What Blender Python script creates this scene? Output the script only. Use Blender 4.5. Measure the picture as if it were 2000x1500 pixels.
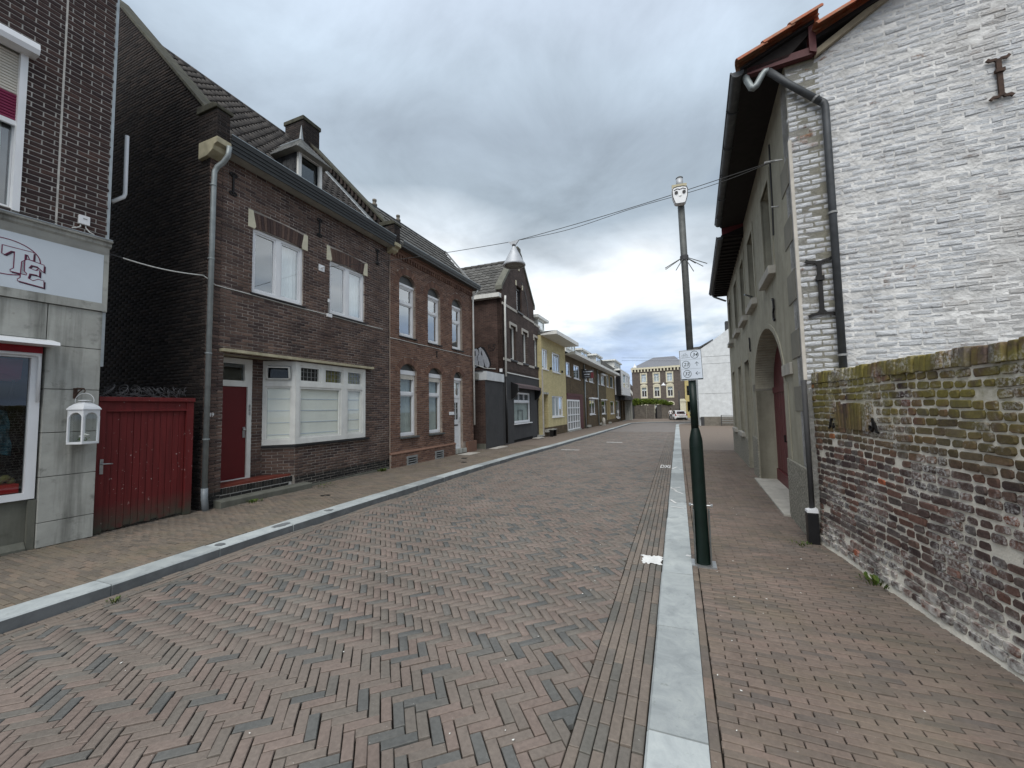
import bpy, bmesh, math, random
import numpy as np
from mathutils import Vector, Matrix
R = math.radians
random.seed(7); rng = np.random.default_rng(7)
for o in list(bpy.data.objects): bpy.data.objects.remove(o)
scene = bpy.context.scene
C = scene.collection

# ------------------------------------------------------------------ camera, sky, sun, exposure
CAM_H, CAM_F, YAW, PITCH, ROLL = 1.70, 772.0, R(22.6), R(3.61), R(1.14)
fw = Vector((-math.sin(YAW)*math.cos(PITCH), math.cos(YAW)*math.cos(PITCH), math.sin(PITCH)))
r0 = Vector((math.cos(YAW), math.sin(YAW), 0)); u0 = r0.cross(fw)
rt = r0*math.cos(ROLL) - u0*math.sin(ROLL); up = r0*math.sin(ROLL) + u0*math.cos(ROLL)
cam = bpy.data.cameras.new('camera'); camo = bpy.data.objects.new('camera', cam); C.objects.link(camo)
cam.sensor_fit = 'HORIZONTAL'; cam.sensor_width = 36; cam.lens = 36*CAM_F/2000
cam.clip_start = .05; cam.clip_end = 3000
m3 = Matrix((rt, up, -fw)).transposed()
camo.matrix_world = Matrix.Translation((0, 0, CAM_H)) @ m3.to_4x4()
scene.camera = camo

SUN_ROT, SUN_EL = 176.0, 52.0          # azimuth the light comes from (clockwise from +Y), elevation
world = bpy.data.worlds.new('World'); scene.world = world; world.use_nodes = True
def build_sky():
    nt = world.node_tree; N = nt.nodes; L = nt.links; N.clear()
    def nd(t, **k):
        n = N.new(t)
        for a, b in k.items(): setattr(n, a, b)
        return n
    def mth(op, a, b=None, c=None):
        n = nd('ShaderNodeMath', operation=op)
        for i, x in enumerate((a, b, c)):
            if x is None: continue
            if isinstance(x, (int, float)): n.inputs[i].default_value = x
            else: L.new(x, n.inputs[i])
        return n.outputs[0]
    out = nd('ShaderNodeOutputWorld'); bg = nd('ShaderNodeBackground')
    tc = nd('ShaderNodeTexCoord'); sep = nd('ShaderNodeSeparateXYZ'); L.new(tc.outputs['Generated'], sep.inputs[0])
    x, y, z = sep.outputs
    zc = mth('MAXIMUM', z, 0.0)
    den = mth('ADD', zc, 0.16)
    comb = nd('ShaderNodeCombineXYZ'); L.new(mth('DIVIDE', x, den), comb.inputs[0]); L.new(mth('DIVIDE', y, den), comb.inputs[1])
    def noise(scale, detail, rough, dist=0.0, off=(0, 0, 0)):
        mp = nd('ShaderNodeMapping'); L.new(comb.outputs[0], mp.inputs[0]); mp.inputs['Location'].default_value = off
        n = nd('ShaderNodeTexNoise'); n.inputs['Scale'].default_value = scale; n.inputs['Detail'].default_value = detail
        n.inputs['Roughness'].default_value = rough; n.inputs['Distortion'].default_value = dist
        L.new(mp.outputs[0], n.inputs['Vector']); return n.outputs['Fac']
    big = noise(.42, 2, .45, .3, (3.1, 7.7, 0)); mid = noise(1.5, 5, .52, .2, (1.3, 2.2, 0)); fine = noise(1.9, 6, .6, .4, (9, 4, 2))
    # cloud layer: brightness follows elevation, shifted by the cloud masses
    e = mth('ADD', zc, mth('MULTIPLY', mth('SUBTRACT', big, .5), .52))
    lowfade = mth('SUBTRACT', 1.0, mth('MULTIPLY', zc, 1.5))
    e = mth('ADD', e, mth('MULTIPLY', mth('MULTIPLY', mth('SUBTRACT', mid, .5), .46), lowfade))
    ramp = nd('ShaderNodeValToRGB'); cr = ramp.color_ramp
    stops = [(0.0, (.42, .52, .68)), (.06, (.38, .48, .66)), (.13, (.40, .49, .62)), (.20, (.66, .72, .77)), (.28, (.82, .85, .87)),
             (.35, (.54, .60, .66)), (.43, (.30, .36, .42)), (.56, (.31, .37, .44)), (.68, (.42, .50, .59)), (.84, (.50, .57, .68)), (1.0, (.62, .68, .76))]
    cr.elements[0].position = 0; cr.elements[0].color = (*stops[0][1], 1)
    cr.elements[1].position = 1; cr.elements[1].color = (*stops[-1][1], 1)
    for p, c in stops[1:-1]:
        el = cr.elements.new(p); el.color = (*c, 1)
    L.new(e, ramp.inputs[0])
    det = mth('ADD', .50, mth('MULTIPLY', fine, 1.0))
    mul = nd('ShaderNodeMix', data_type='RGBA', blend_type='MULTIPLY'); mul.inputs[0].default_value = 1
    L.new(ramp.outputs[0], mul.inputs[6])
    cc = nd('ShaderNodeCombineColor'); [L.new(det, cc.inputs[i]) for i in range(3)]
    L.new(cc.outputs[0], mul.inputs[7])
    sky = nd('ShaderNodeTexSky', sky_type='NISHITA'); sky.sun_disc = False
    sky.sun_elevation = R(SUN_EL); sky.sun_rotation = R(SUN_ROT); sky.air_density = 1.0; sky.dust_density = 1.5
    sc = nd('ShaderNodeMix', data_type='RGBA', blend_type='MULTIPLY'); sc.inputs[0].default_value = 1
    L.new(sky.outputs[0], sc.inputs[6]); sc.inputs[7].default_value = (.085, .085, .085, 1)
    gap = nd('ShaderNodeValToRGB'); gap.color_ramp.elements[0].position = .56; gap.color_ramp.elements[1].position = .74
    L.new(noise(1.1, 4, .55, .3, (5.5, 1.2, 8)), gap.inputs[0])
    gm = mth('MULTIPLY', gap.outputs[0], .55)
    mx = nd('ShaderNodeMix', data_type='RGBA'); L.new(gm, mx.inputs[0]); L.new(mul.outputs[2], mx.inputs[6]); L.new(sc.outputs[2], mx.inputs[7])
    L.new(mx.outputs[2], bg.inputs[0]); bg.inputs[1].default_value = .70
    L.new(bg.outputs[0], out.inputs[0])
build_sky()
sun = bpy.data.lights.new('sun', 'SUN'); sun.energy = 1.5; sun.angle = R(50); sun.color = (1, .97, .92)
suno = bpy.data.objects.new('sun', sun); C.objects.link(suno)
sd = Vector((math.sin(R(SUN_ROT))*math.cos(R(SUN_EL)), math.cos(R(SUN_ROT))*math.cos(R(SUN_EL)), math.sin(R(SUN_EL))))
suno.rotation_euler = sd.to_track_quat('Z', 'Y').to_euler(); suno.location = (0, -10, 30)
vs = scene.view_settings; vs.view_transform = 'Standard'; vs.look = 'None'; vs.gamma = 1; vs.use_curve_mapping = False
vs.exposure = 1.0

# ------------------------------------------------------------------ helpers
def px(P):
    d = Vector(P) - Vector((0, 0, CAM_H)); z = d.dot(fw)
    if z < .1: return (-9999, -9999, z)
    return (1000 + CAM_F*d.dot(rt)/z, 750 - CAM_F*d.dot(up)/z, z)
def vis_score(P, n=None):
    x, y, z = px(P)
    if not (-20 < x < 2020 and -20 < y < 1520): return -1
    return 1/z
class Fr:
    """frame on a vertical plane: u along, n outward, z up"""
    def __init__(s, x, y, ua, na):
        s.x, s.y, s.ua, s.na = x, y, R(ua), R(na)
        s.ux, s.uy = math.sin(s.ua), math.cos(s.ua); s.nx, s.ny = math.sin(s.na), math.cos(s.na)
    def P(s, u, n, z): return (s.x+u*s.ux+n*s.nx, s.y+u*s.uy+n*s.ny, z)
    def sub(s, u, n, ua, na): p = s.P(u, n, 0); return Fr(p[0], p[1], ua, na)
WF = Fr(0, 0, 90, 0)
def wloc(o):
    v = Vector((0, 0, 0))
    while o is not None: v += o.location; o = o.parent
    return v
def thing(name, label, cat, loc=(0, 0, 0), group=None, kind=None):
    o = bpy.data.objects.new(name, None); C.objects.link(o); o.location = loc; o.empty_display_size = .1
    if label: o['label'] = label
    if cat: o['category'] = cat
    if group: o['group'] = group
    if kind: o['kind'] = kind
    return o
def tag(o, label=None, cat=None, group=None, kind=None):
    for k, v in (('label', label), ('category', cat), ('group', group), ('kind', kind)):
        if v: o[k] = v
    return o
def link(name, me, mat, parent=None, smooth=False):
    if mat is not None and not me.materials: me.materials.append(mat)
    o = bpy.data.objects.new(name, me); C.objects.link(o)
    if parent is not None: o.parent = parent
    return o
class MB:
    def __init__(s): s.v = []; s.f = []; s.mi = []; s.cur = 0
    def add(s, vs, fs):
        b = len(s.v); s.v += [tuple(p) for p in vs]
        for f in fs: s.f.append([b+i for i in f]); s.mi.append(s.cur)
        return s
    def hexa(s, p): # p: 0-3 ring a, 4-7 ring b
        return s.add(p, [(0, 1, 2, 3), (7, 6, 5, 4), (0, 4, 5, 1), (1, 5, 6, 2), (2, 6, 7, 3), (3, 7, 4, 0)])
    def box(s, fr, u0, u1, n0, n1, z0, z1):
        P = fr.P
        return s.hexa([P(u0, n0, z0), P(u1, n0, z0), P(u1, n1, z0), P(u0, n1, z0), P(u0, n0, z1), P(u1, n0, z1), P(u1, n1, z1), P(u0, n1, z1)])
    def uz(s, fr, pts, n0, n1): # polygon in (u,z) extruded along n
        k = len(pts); a = [fr.P(u, n0, z) for u, z in pts]; b = [fr.P(u, n1, z) for u, z in pts]
        fs = [tuple(range(k)), tuple(range(2*k-1, k-1, -1))] + [(i, (i+1) % k, k+(i+1) % k, k+i) for i in range(k)]
        return s.add(a+b, fs)
    def nz(s, fr, pts, u0, u1): # profile in (n,z) extruded along u
        k = len(pts); a = [fr.P(u0, n, z) for n, z in pts]; b = [fr.P(u1, n, z) for n, z in pts]
        fs = [tuple(range(k)), tuple(range(2*k-1, k-1, -1))] + [(i, (i+1) % k, k+(i+1) % k, k+i) for i in range(k)]
        return s.add(a+b, fs)
    def quad(s, a, b, c, d): return s.add([a, b, c, d], [(0, 1, 2, 3)])
    def tube(s, pts, r, seg=10, caps=True, r2=None):
        pts = [Vector(p) for p in pts]; rings = []; n = len(pts)
        ref = None
        for i, p in enumerate(pts):
            t = (pts[min(i+1, n-1)] - pts[max(i-1, 0)]).normalized()
            a = Vector((0, 0, 1)) if abs(t.z) < .9 else Vector((1, 0, 0))
            if ref is not None: a = ref
            e1 = (a - t*a.dot(t)).normalized(); e2 = t.cross(e1); ref = e1
            rr = r if r2 is None else r + (r2-r)*i/(n-1)
            rings.append([p + e1*rr*math.cos(2*math.pi*j/seg) + e2*rr*math.sin(2*math.pi*j/seg) for j in range(seg)])
        vs = [q for g in rings for q in g]; fs = []
        for i in range(n-1):
            for j in range(seg): fs.append((i*seg+j, i*seg+(j+1) % seg, (i+1)*seg+(j+1) % seg, (i+1)*seg+j))
        if caps: fs += [tuple(range(seg))[::-1], tuple(range((n-1)*seg, n*seg))]
        return s.add(vs, fs)
    def lathe(s, c, prof, seg=16, caps=True):
        vs = []; fs = []; n = len(prof)
        for r, z in prof:
            for j in range(seg): vs.append((c[0]+r*math.cos(2*math.pi*j/seg), c[1]+r*math.sin(2*math.pi*j/seg), c[2]+z))
        for i in range(n-1):
            for j in range(seg): fs.append((i*seg+j, i*seg+(j+1) % seg, (i+1)*seg+(j+1) % seg, (i+1)*seg+j))
        if caps: fs += [tuple(range(seg))[::-1], tuple(range((n-1)*seg, n*seg))]
        return s.add(vs, fs)
    def build(s, name, mat, parent=None, smooth=False, bevel=0):
        me = bpy.data.meshes.new(name)
        if parent is not None: off = wloc(parent)
        else:
            a = np.array(s.v); off = Vector(((a[:, 0].min()+a[:, 0].max())/2, (a[:, 1].min()+a[:, 1].max())/2, a[:, 2].min()))
        me.from_pydata([(p[0]-off.x, p[1]-off.y, p[2]-off.z) for p in s.v], [], s.f)
        mats = mat if isinstance(mat, (list, tuple)) else [mat]
        for m in mats: me.materials.append(m)
        if len(mats) > 1: me.polygons.foreach_set('material_index', s.mi)
        if len(s.f) < 6000:
            bm = bmesh.new(); bm.from_mesh(me); bmesh.ops.recalc_face_normals(bm, faces=bm.faces)
            if bevel:
                bmesh.ops.bevel(bm, geom=[e for e in bm.edges if len(e.link_faces) == 2 and e.calc_face_angle(0) > .6], offset=bevel, segments=2, affect='EDGES', profile=.6)
            bm.to_mesh(me); bm.free()
        if smooth:
            me.polygons.foreach_set('use_smooth', [True]*len(me.polygons))
        me.update()
        o = link(name, me, None, parent)
        if parent is None: o.location = off
        return o
def smooth_angle(o, ang=35):
    me = o.data
    me.polygons.foreach_set('use_smooth', [True]*len(me.polygons))
    try: me.set_sharp_from_angle(angle=R(ang))
    except Exception: pass
    return o
def grid_body(mb, fr, u0, u1, z0, z1, holes, n0, n1):
    """wall slab with rectangular holes: (a,b,c,d) = u from a to b, z from c to d"""
    us = sorted(set([u0, u1] + [min(max(v, u0), u1) for h in holes for v in h[:2]])); zs = sorted(set([z0, z1] + [min(max(v, z0), z1) for h in holes for v in h[2:]]))
    nu, nz = len(us)-1, len(zs)-1
    solid = [[not any(h[0]-1e-6 < (us[i]+us[i+1])/2 < h[1]+1e-6 and h[2]-1e-6 < (zs[j]+zs[j+1])/2 < h[3]+1e-6 for h in holes) for j in range(nz)] for i in range(nu)]
    S = lambda i, j: 0 <= i < nu and 0 <= j < nz and solid[i][j]
    P = fr.P
    for i in range(nu):
        for j in range(nz):
            if not solid[i][j]: continue
            a, b, c, d = us[i], us[i+1], zs[j], zs[j+1]
            mb.quad(P(a, n1, c), P(b, n1, c), P(b, n1, d), P(a, n1, d)); mb.quad(P(a, n0, c), P(a, n0, d), P(b, n0, d), P(b, n0, c))
            if not S(i-1, j): mb.quad(P(a, n0, c), P(a, n1, c), P(a, n1, d), P(a, n0, d))
            if not S(i+1, j): mb.quad(P(b, n0, c), P(b, n0, d), P(b, n1, d), P(b, n1, c))
            if not S(i, j-1): mb.quad(P(a, n0, c), P(b, n0, c), P(b, n1, c), P(a, n1, c))
            if not S(i, j+1): mb.quad(P(a, n0, d), P(a, n1, d), P(b, n1, d), P(b, n0, d))
    return mb
def pdata(name, verts, faces, mat, parent=None):
    """fast mesh from numpy quads; world coordinates"""
    me = bpy.data.meshes.new(name); verts = np.asarray(verts, np.float32); faces = np.asarray(faces, np.int32)
    off = wloc(parent) if parent is not None else Vector((0, 0, 0))
    verts = verts - np.array(off, np.float32)
    me.vertices.add(len(verts)); me.vertices.foreach_set('co', verts.ravel())
    k = faces.shape[1]; nf = len(faces)
    me.loops.add(nf*k); me.loops.foreach_set('vertex_index', faces.ravel())
    me.polygons.add(nf); me.polygons.foreach_set('loop_start', np.arange(0, nf*k, k, dtype=np.int32)); me.polygons.foreach_set('loop_total', np.full(nf, k, np.int32))
    me.update(calc_edges=True); me.materials.append(mat)
    return link(name, me, None, parent)
BQ = np.array([(8, 9, 10, 11), (4, 5, 9, 8), (5, 6, 10, 9), (6, 7, 11, 10), (7, 4, 8, 11), (0, 1, 5, 4), (1, 2, 6, 5), (2, 3, 7, 6), (3, 0, 4, 7)])
def brick_local(w, h, depth, ch, jit=0.0):
    """12 verts of a chamfered brick: x in [-w/2,w/2], z in [-h/2,h/2], front at y=0, back y=-depth"""
    def ring(i, y): return [(-w/2+i, y, -h/2+i), (w/2-i, y, -h/2+i), (w/2-i, y, h/2-i), (-w/2+i, y, h/2-i)]
    v = np.array(ring(0, -depth) + ring(0, -ch) + ring(ch, 0.0))
    if jit:
        d = rng.uniform(-jit, jit, (4, 3)); d[:, 1] *= .5
        for k in range(3): v[4*k:4*k+4] += d
        v[8:12] += rng.uniform(-jit*.6, jit*.6, (4, 3))
    return v
_proto = {}
def proto(key, maker, mat):
    if key not in _proto:
        v = maker(); me = bpy.data.meshes.new(key[0]); me.from_pydata([tuple(p) for p in v], [], [tuple(q) for q in BQ]); me.materials.append(mat); _proto[key] = me
    return _proto[key]
def lay_bricks(fr, bricks, mat, parent, name='brick', front=.010, depth=.05, ch=.004, jit=0.0, nparts=300, zj=.002, rest='bricks', nvar=6):
    """bricks: list of (u0,u1,z0,z1[,dn]); the nparts largest in view become objects, the rest one mesh"""
    sc = []
    for b in bricks:
        sc.append(vis_score(fr.P((b[0]+b[1])/2, front, (b[2]+b[3])/2))*math.sqrt(max(1e-6, (b[1]-b[0])*(b[3]-b[2]))))
    order = sorted(range(len(bricks)), key=lambda i: -sc[i])
    parts = set(i for i in order[:nparts] if sc[i] > 0)
    off = wloc(parent); rz = -fr.na
    V = []; k = 0
    co, si = math.cos(rz), math.sin(rz)
    for i, b in enumerate(bricks):
        w, h = b[1]-b[0], b[3]-b[2]; dn = front + random.uniform(-zj, zj) + (b[4] if len(b) > 4 else 0)
        c = fr.P((b[0]+b[1])/2, dn, (b[2]+b[3])/2)
        if i in parts:
            me = proto((name, mat.name, depth, ch, jit, round(w/.05), random.randrange(nvar if jit else 1)), lambda: brick_local(round(w/.05)*.05 or .05, h, depth, ch, jit), mat)
            o = bpy.data.objects.new(name, me); C.objects.link(o); o.parent = parent
            o.location = (c[0]-off.x, c[1]-off.y, c[2]-off.z); o.rotation_euler = (0, 0, rz)
            bw = (round(w/.05)*.05 or .05); o.scale = (w/bw, 1, 1)
        else:
            v = brick_local(w, h, depth, ch, jit)
            x = v[:, 0]*co - v[:, 1]*si + c[0]; y = v[:, 0]*si + v[:, 1]*co + c[1]
            V.append(np.stack([x, y, v[:, 2]+c[2]], 1))
    if V:
        n = len(V); V = np.concatenate(V); F = (BQ[None]+(np.arange(n)*12)[:, None, None]).reshape(-1, 4)
        o = pdata(rest, V, F, mat, parent); o['kind'] = 'stuff'
        return o
def courses(z0, z1, pitch, spans, holes=(), L=.2, j=.011, bond=0, seed=0):
    """bond 0 stretcher, 1 alternate header courses; spans(zc)->[(a,b)], holes: callables zc->(a,b)|None"""
    rnd = random.Random(seed); out = []; k = 0; z = z0
    while z + pitch*.6 < z1:
        zt = min(z+pitch-j, z1); zc = (z+zt)/2
        iv = list(spans(zc))
        for h in holes:
            g = h(zc)
            if not g: continue
            nv = []
            for a, b in iv:
                if g[1] <= a or g[0] >= b: nv.append((a, b)); continue
                if g[0] > a: nv.append((a, g[0]))
                if g[1] < b: nv.append((g[1], b))
            iv = nv
        hd = bond == 1 and k % 2 == 1
        bl = (L-j)/2 if hd else L
        st = bl + j; off = 0 if k % 2 == 0 else (st/2 if not hd else st*.5+.0)
        if bond == 1 and not hd and k % 4 == 2: off = st/2
        for a, b in iv:
            m = math.floor((a+off)/st); u = m*st - off
            while u < b:
                p, q = max(u, a), min(u+bl, b)
                if q-p > .028: out.append((p+rnd.uniform(0, .002), q-rnd.uniform(0, .002), z+rnd.uniform(-.001, .001), zt+rnd.uniform(-.001, .001)))
                u += st
        z += pitch; k += 1
    return out
def rect_hole(a, b, c, d): return lambda z: (a, b) if c < z < d else None
# ------------------------------------------------------------------ materials
def lin(r, g, b):
    f = lambda c: (c/255/12.92) if c/255 <= .04045 else ((c/255+.055)/1.055)**2.4
    return (f(r), f(g), f(b))
class NT:
    def __init__(s, name):
        s.m = bpy.data.materials.new(name); s.m.use_nodes = True; s.t = s.m.node_tree; s.N = s.t.nodes; s.N.clear()
        s.out = s.nd('ShaderNodeOutputMaterial'); s.b = s.nd('ShaderNodeBsdfPrincipled'); s.lk(s.b.outputs[0], s.out.inputs[0])
        s.pos = s.nd('ShaderNodeNewGeometry').outputs['Position']
    def nd(s, t, **k):
        n = s.N.new(t)
        for a, b in k.items(): setattr(n, a, b)
        return n
    def lk(s, a, b): s.t.links.new(a, b)
    def set(s, sock, x):
        if hasattr(x, 'node'): s.lk(x, sock)
        elif isinstance(x, (tuple, list)) and len(x) == 3 and sock.type == 'RGBA': sock.default_value = (*x, 1)
        else: sock.default_value = x
    def math(s, op, a, b=None, clamp=False):
        n = s.nd('ShaderNodeMath', operation=op, use_clamp=clamp); s.set(n.inputs[0], a)
        if b is not None: s.set(n.inputs[1], b)
        return n.outputs[0]
    def vec(s, scale=(1, 1, 1), loc=(0, 0, 0), src=None):
        mp = s.nd('ShaderNodeMapping'); s.lk(src or s.pos, mp.inputs[0]); mp.inputs['Scale'].default_value = scale; mp.inputs['Location'].default_value = loc
        return mp.outputs[0]
    def noise(s, scale, detail=3, rough=.55, dist=0, vec=None, col=False):
        n = s.nd('ShaderNodeTexNoise'); s.lk(vec or s.pos, n.inputs['Vector']); n.inputs['Scale'].default_value = scale
        n.inputs['Detail'].default_value = detail; n.inputs['Roughness'].default_value = rough; n.inputs['Distortion'].default_value = dist
        return n.outputs['Color' if col else 'Fac']
    def ramp(s, fac, stops, interp='LINEAR'):
        n = s.nd('ShaderNodeValToRGB'); c = n.color_ramp; c.interpolation = interp
        stops = [(p, k if isinstance(k, (tuple, list)) else (k, k, k)) for p, k in stops]
        c.elements[0].position = stops[0][0]; c.elements[0].color = (*stops[0][1], 1)
        c.elements[1].position = stops[-1][0]; c.elements[1].color = (*stops[-1][1], 1)
        for p, k in stops[1:-1]: c.elements.new(p).color = (*k, 1)
        s.lk(fac, n.inputs[0]); return n.outputs[0]
    def mix(s, fac, a, b, blend='MIX'):
        n = s.nd('ShaderNodeMix', data_type='RGBA', blend_type=blend); s.set(n.inputs[0], fac); s.set(n.inputs[6], a); s.set(n.inputs[7], b); return n.outputs[2]
    def rng(s, v, a, b):
        n = s.nd('ShaderNodeMapRange'); s.lk(v, n.inputs[0]); n.inputs[1].default_value = a; n.inputs[2].default_value = b; return n.outputs[0]
    def xyz(s, src=None):
        n = s.nd('ShaderNodeSeparateXYZ'); s.lk(src or s.pos, n.inputs[0]); return n.outputs
    def bump(s, h, strength=.3, dist=.005):
        n = s.nd('ShaderNodeBump'); n.inputs['Strength'].default_value = strength; n.inputs['Distance'].default_value = dist; s.lk(h, n.inputs['Height']); s.lk(n.outputs[0], s.b.inputs['Normal'])
    def rnd(s):
        oi = s.nd('ShaderNodeObjectInfo').outputs['Random']; ri = s.nd('ShaderNodeNewGeometry').outputs['Random Per Island']
        return s.math('FRACT', s.math('ADD', s.math('MULTIPLY', oi, 7.31), ri))
    def fin(s, col, rough=.7, metallic=0, spec=.35):
        s.set(s.b.inputs['Base Color'], col); s.set(s.b.inputs['Roughness'], rough); s.b.inputs['Metallic'].default_value = metallic
        s.b.inputs['Specular IOR Level'].default_value = spec
        return s.m
def mat(name, col, rough=.6, var=.25, scale=6, bump=.15, bscale=90, metallic=0, spec=.35, streak=0, streakcol=None, bdist=.003):
    n = NT(name)
    a = n.noise(scale, 5, .6); f = n.ramp(a, [(.3, 1-var), (.7, 1+var*.6)])
    c = n.mix(1, col, f, 'MULTIPLY')
    if streak:
        s = n.noise(1, 4, .6, 0, n.vec((7, 7, .7))); sm = n.ramp(s, [(.5, 0), (.72, streak)])
        c = n.mix(sm, c, streakcol or tuple(x*.35 for x in col))
    if bump: n.bump(n.noise(bscale, 4, .6), bump, bdist)
    return n.fin(c, rough, metallic, spec)
def mat_brick(name, stops, rough=.85, var=.35, bump=.5, extra=None, spec=.25, grain=140, bvec=None, bdist=.004):
    n = NT(name); c = n.ramp(n.rnd(), stops)
    c = n.mix(1, c, n.ramp(n.noise(38, 4, .65), [(.3, 1-var), (.72, 1+var*.5)]), 'MULTIPLY')
    c = n.mix(1, c, n.ramp(n.noise(1.3, 4, .6), [(.3, .84), (.7, 1.12)]), 'MULTIPLY')
    if extra: c = extra(n, c)
    n.bump(n.noise(grain, 5, .72, 0, n.vec(bvec) if bvec else None), bump, bdist)
    return n.fin(c, rough, 0, spec)
def mat_brickwall(name, axis, c1, c2, mortar, bw=.21, bh=.0615, ms=.010, rough=.85, dirt=.3, bump=.4):
    n = NT(name); x, y, z = n.xyz(); cb = n.nd('ShaderNodeCombineXYZ'); n.lk(x if axis == 'x' else y, cb.inputs[0]); n.lk(z, cb.inputs[1])
    t = n.nd('ShaderNodeTexBrick'); n.lk(cb.outputs[0], t.inputs['Vector']); t.inputs['Color1'].default_value = (*c1, 1); t.inputs['Color2'].default_value = (*c2, 1); t.inputs['Mortar'].default_value = (*mortar, 1)
    t.inputs['Scale'].default_value = 1; t.inputs['Brick Width'].default_value = bw; t.inputs['Row Height'].default_value = bh; t.inputs['Mortar Size'].default_value = ms*.5; t.inputs['Mortar Smooth'].default_value = .2; t.inputs['Bias'].default_value = 0
    c = n.mix(1, t.outputs['Color'], n.ramp(n.noise(2.2, 5, .65), [(.3, 1-dirt), (.7, 1+dirt*.5)]), 'MULTIPLY')
    c = n.mix(1, c, n.ramp(n.noise(30, 3, .6), [(.3, .8), (.7, 1.15)]), 'MULTIPLY')
    n.bump(t.outputs['Fac'], -bump, .006)
    return n.fin(c, rough, 0, .2)
def mat_glass(name='window_glass', refl=.55, tint=(.90, .94, .95)):
    n = NT(name); n.N.remove(n.b)
    tr = n.nd('ShaderNodeBsdfTransparent'); tr.inputs[0].default_value = (*tint, 1)
    gl = n.nd('ShaderNodeBsdfGlossy'); gl.inputs['Roughness'].default_value = .015; gl.inputs[0].default_value = (.92, .96, 1, 1)
    nz = n.nd('ShaderNodeBump'); nz.inputs['Strength'].default_value = .06; nz.inputs['Distance'].default_value = .01; n.lk(n.noise(1.6, 2), nz.inputs['Height']); n.lk(nz.outputs[0], gl.inputs['Normal'])
    lw = n.nd('ShaderNodeLayerWeight'); lw.inputs[0].default_value = .35
    f = n.math('ADD', refl*.2, n.math('MULTIPLY', lw.outputs['Facing'], refl), True)
    mx = n.nd('ShaderNodeMixShader'); n.lk(f, mx.inputs[0]); n.lk(tr.outputs[0], mx.inputs[1]); n.lk(gl.outputs[0], mx.inputs[2]); n.lk(mx.outputs[0], n.out.inputs[0])
    return n.m
M = {}
W3 = lambda *a: lin(*a)
M['white_pvc'] = mat('white_pvc', (.74, .75, .76), .35, .06, 3, .03, 40, spec=.4, streak=.12, streakcol=(.45, .45, .42))
M['white_paint'] = mat('white_paint', (.70, .70, .66), .5, .12, 4, .08, 60, streak=.2, streakcol=(.38, .37, .33))
M['cream'] = mat('cream_stone', (.42, .38, .26), .8, .3, 5, .25, 80, streak=.5, streakcol=(.25, .23, .12))
M['cream_key'] = mat('cream_painted_stone', (.60, .56, .42), .75, .15, 5, .15, 80)
M['moss_stone'] = mat('mossy_stone', (.058, .056, .040), .9, .5, 7, .5, 50, streak=.5, streakcol=(.06, .065, .03))
M['glass'] = mat_glass('window_glass', .72)
M['glass_dark'] = mat_glass('dim_glass', .30, (.60, .63, .63))
M['glass_clear'] = mat_glass('clear_glass', .16, (.95, .97, .97))
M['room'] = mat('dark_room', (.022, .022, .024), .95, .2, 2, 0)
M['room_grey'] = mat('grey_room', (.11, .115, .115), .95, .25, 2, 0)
M['curtain'] = mat('net_curtain', (.74, .78, .76), .9, .12, 3, .2, 20)
M['curtain_grey'] = mat('grey_green_curtain', (.36, .41, .38), .9, .2, 3, .2, 20)
M['blind'] = mat('cream_blind', (.80, .80, .72), .9, .06, 2, .1, 30)
M['zinc'] = mat('zinc', (.36, .39, .40), .45, .2, 8, .05, 60, metallic=.55, streak=.25, streakcol=(.2, .21, .21))
M['zinc_dark'] = mat('weathered_zinc', (.07, .075, .08), .55, .3, 8, .06, 60, metallic=.2, streak=.3, streakcol=(.16, .17, .16))
M['zinc_pipe'] = mat('grey_zinc_pipe', (.30, .33, .33), .5, .2, 9, .05, 60, metallic=.4, streak=.3, streakcol=(.18, .19, .18))
M['fascia_dark'] = mat('dark_fascia', (.026, .028, .027), .5, .15, 5, .05, 40)
M['fascia_grey'] = mat('grey_fascia', (.075, .078, .074), .5, .15, 5, .05, 40)
M['soffit'] = mat('soffit_board', (.34, .34, .31), .7, .2, 4, .1, 50)
M['iron'] = mat('black_iron', (.014, .013, .013), .55, .4, 20, .3, 80, metallic=.3)
M['rust'] = mat('rusty_iron', (.06, .035, .025), .8, .5, 20, .4, 80)
M['red_paint'] = mat('dark_red_paint', (.155, .014, .016), .5, .25, 5, .12, 60, spec=.35)
M['door_red'] = mat('oxblood_door', (.115, .010, .012), .42, .12, 3, .05, 40, spec=.4)
def gate_mat():
    n = NT('weathered_red_planks'); z = n.xyz()[2]
    c = n.mix(1, (.125, .015, .015), n.ramp(n.noise(1, 5, .6, 0, n.vec((20, 20, 1.5))), [(.3, .7), (.7, 1.2)]), 'MULTIPLY')
    ch = n.ramp(n.noise(26, 4, .55), [(.66, 0), (.70, .8)]); patch = n.ramp(n.noise(3.2, 3, .6), [(.44, 0), (.56, 1)])
    c = n.mix(n.math('MULTIPLY', ch, patch), c, (.42, .33, .31))
    low = n.math('MULTIPLY', n.ramp(z, [(.12, 1), (.50, 0)]), n.ramp(n.noise(9, 4, .6), [(.30, .35), (.55, 1)]))
    c = n.mix(low, c, (.055, .062, .045)); n.bump(n.noise(60, 3), .2, .004)
    return n.fin(c, .6, 0, .3)
M['gate'] = gate_mat()
M['tile_red'] = mat('red_tile', (.16, .035, .022), .6, .2, 6, .1, 50)
M['mortar_light'] = mat('pale_mortar', (.52, .50, .46), .95, .25, 9, .5, 120)
M['mortar_dark'] = mat('sooty_mortar', (.33, .295, .26), .95, .72, 1.9, .5, 120)
M['mortar_side'] = mat('black_mortar', (.05, .045, .042), .95, .5, 3, .5, 120)
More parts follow.
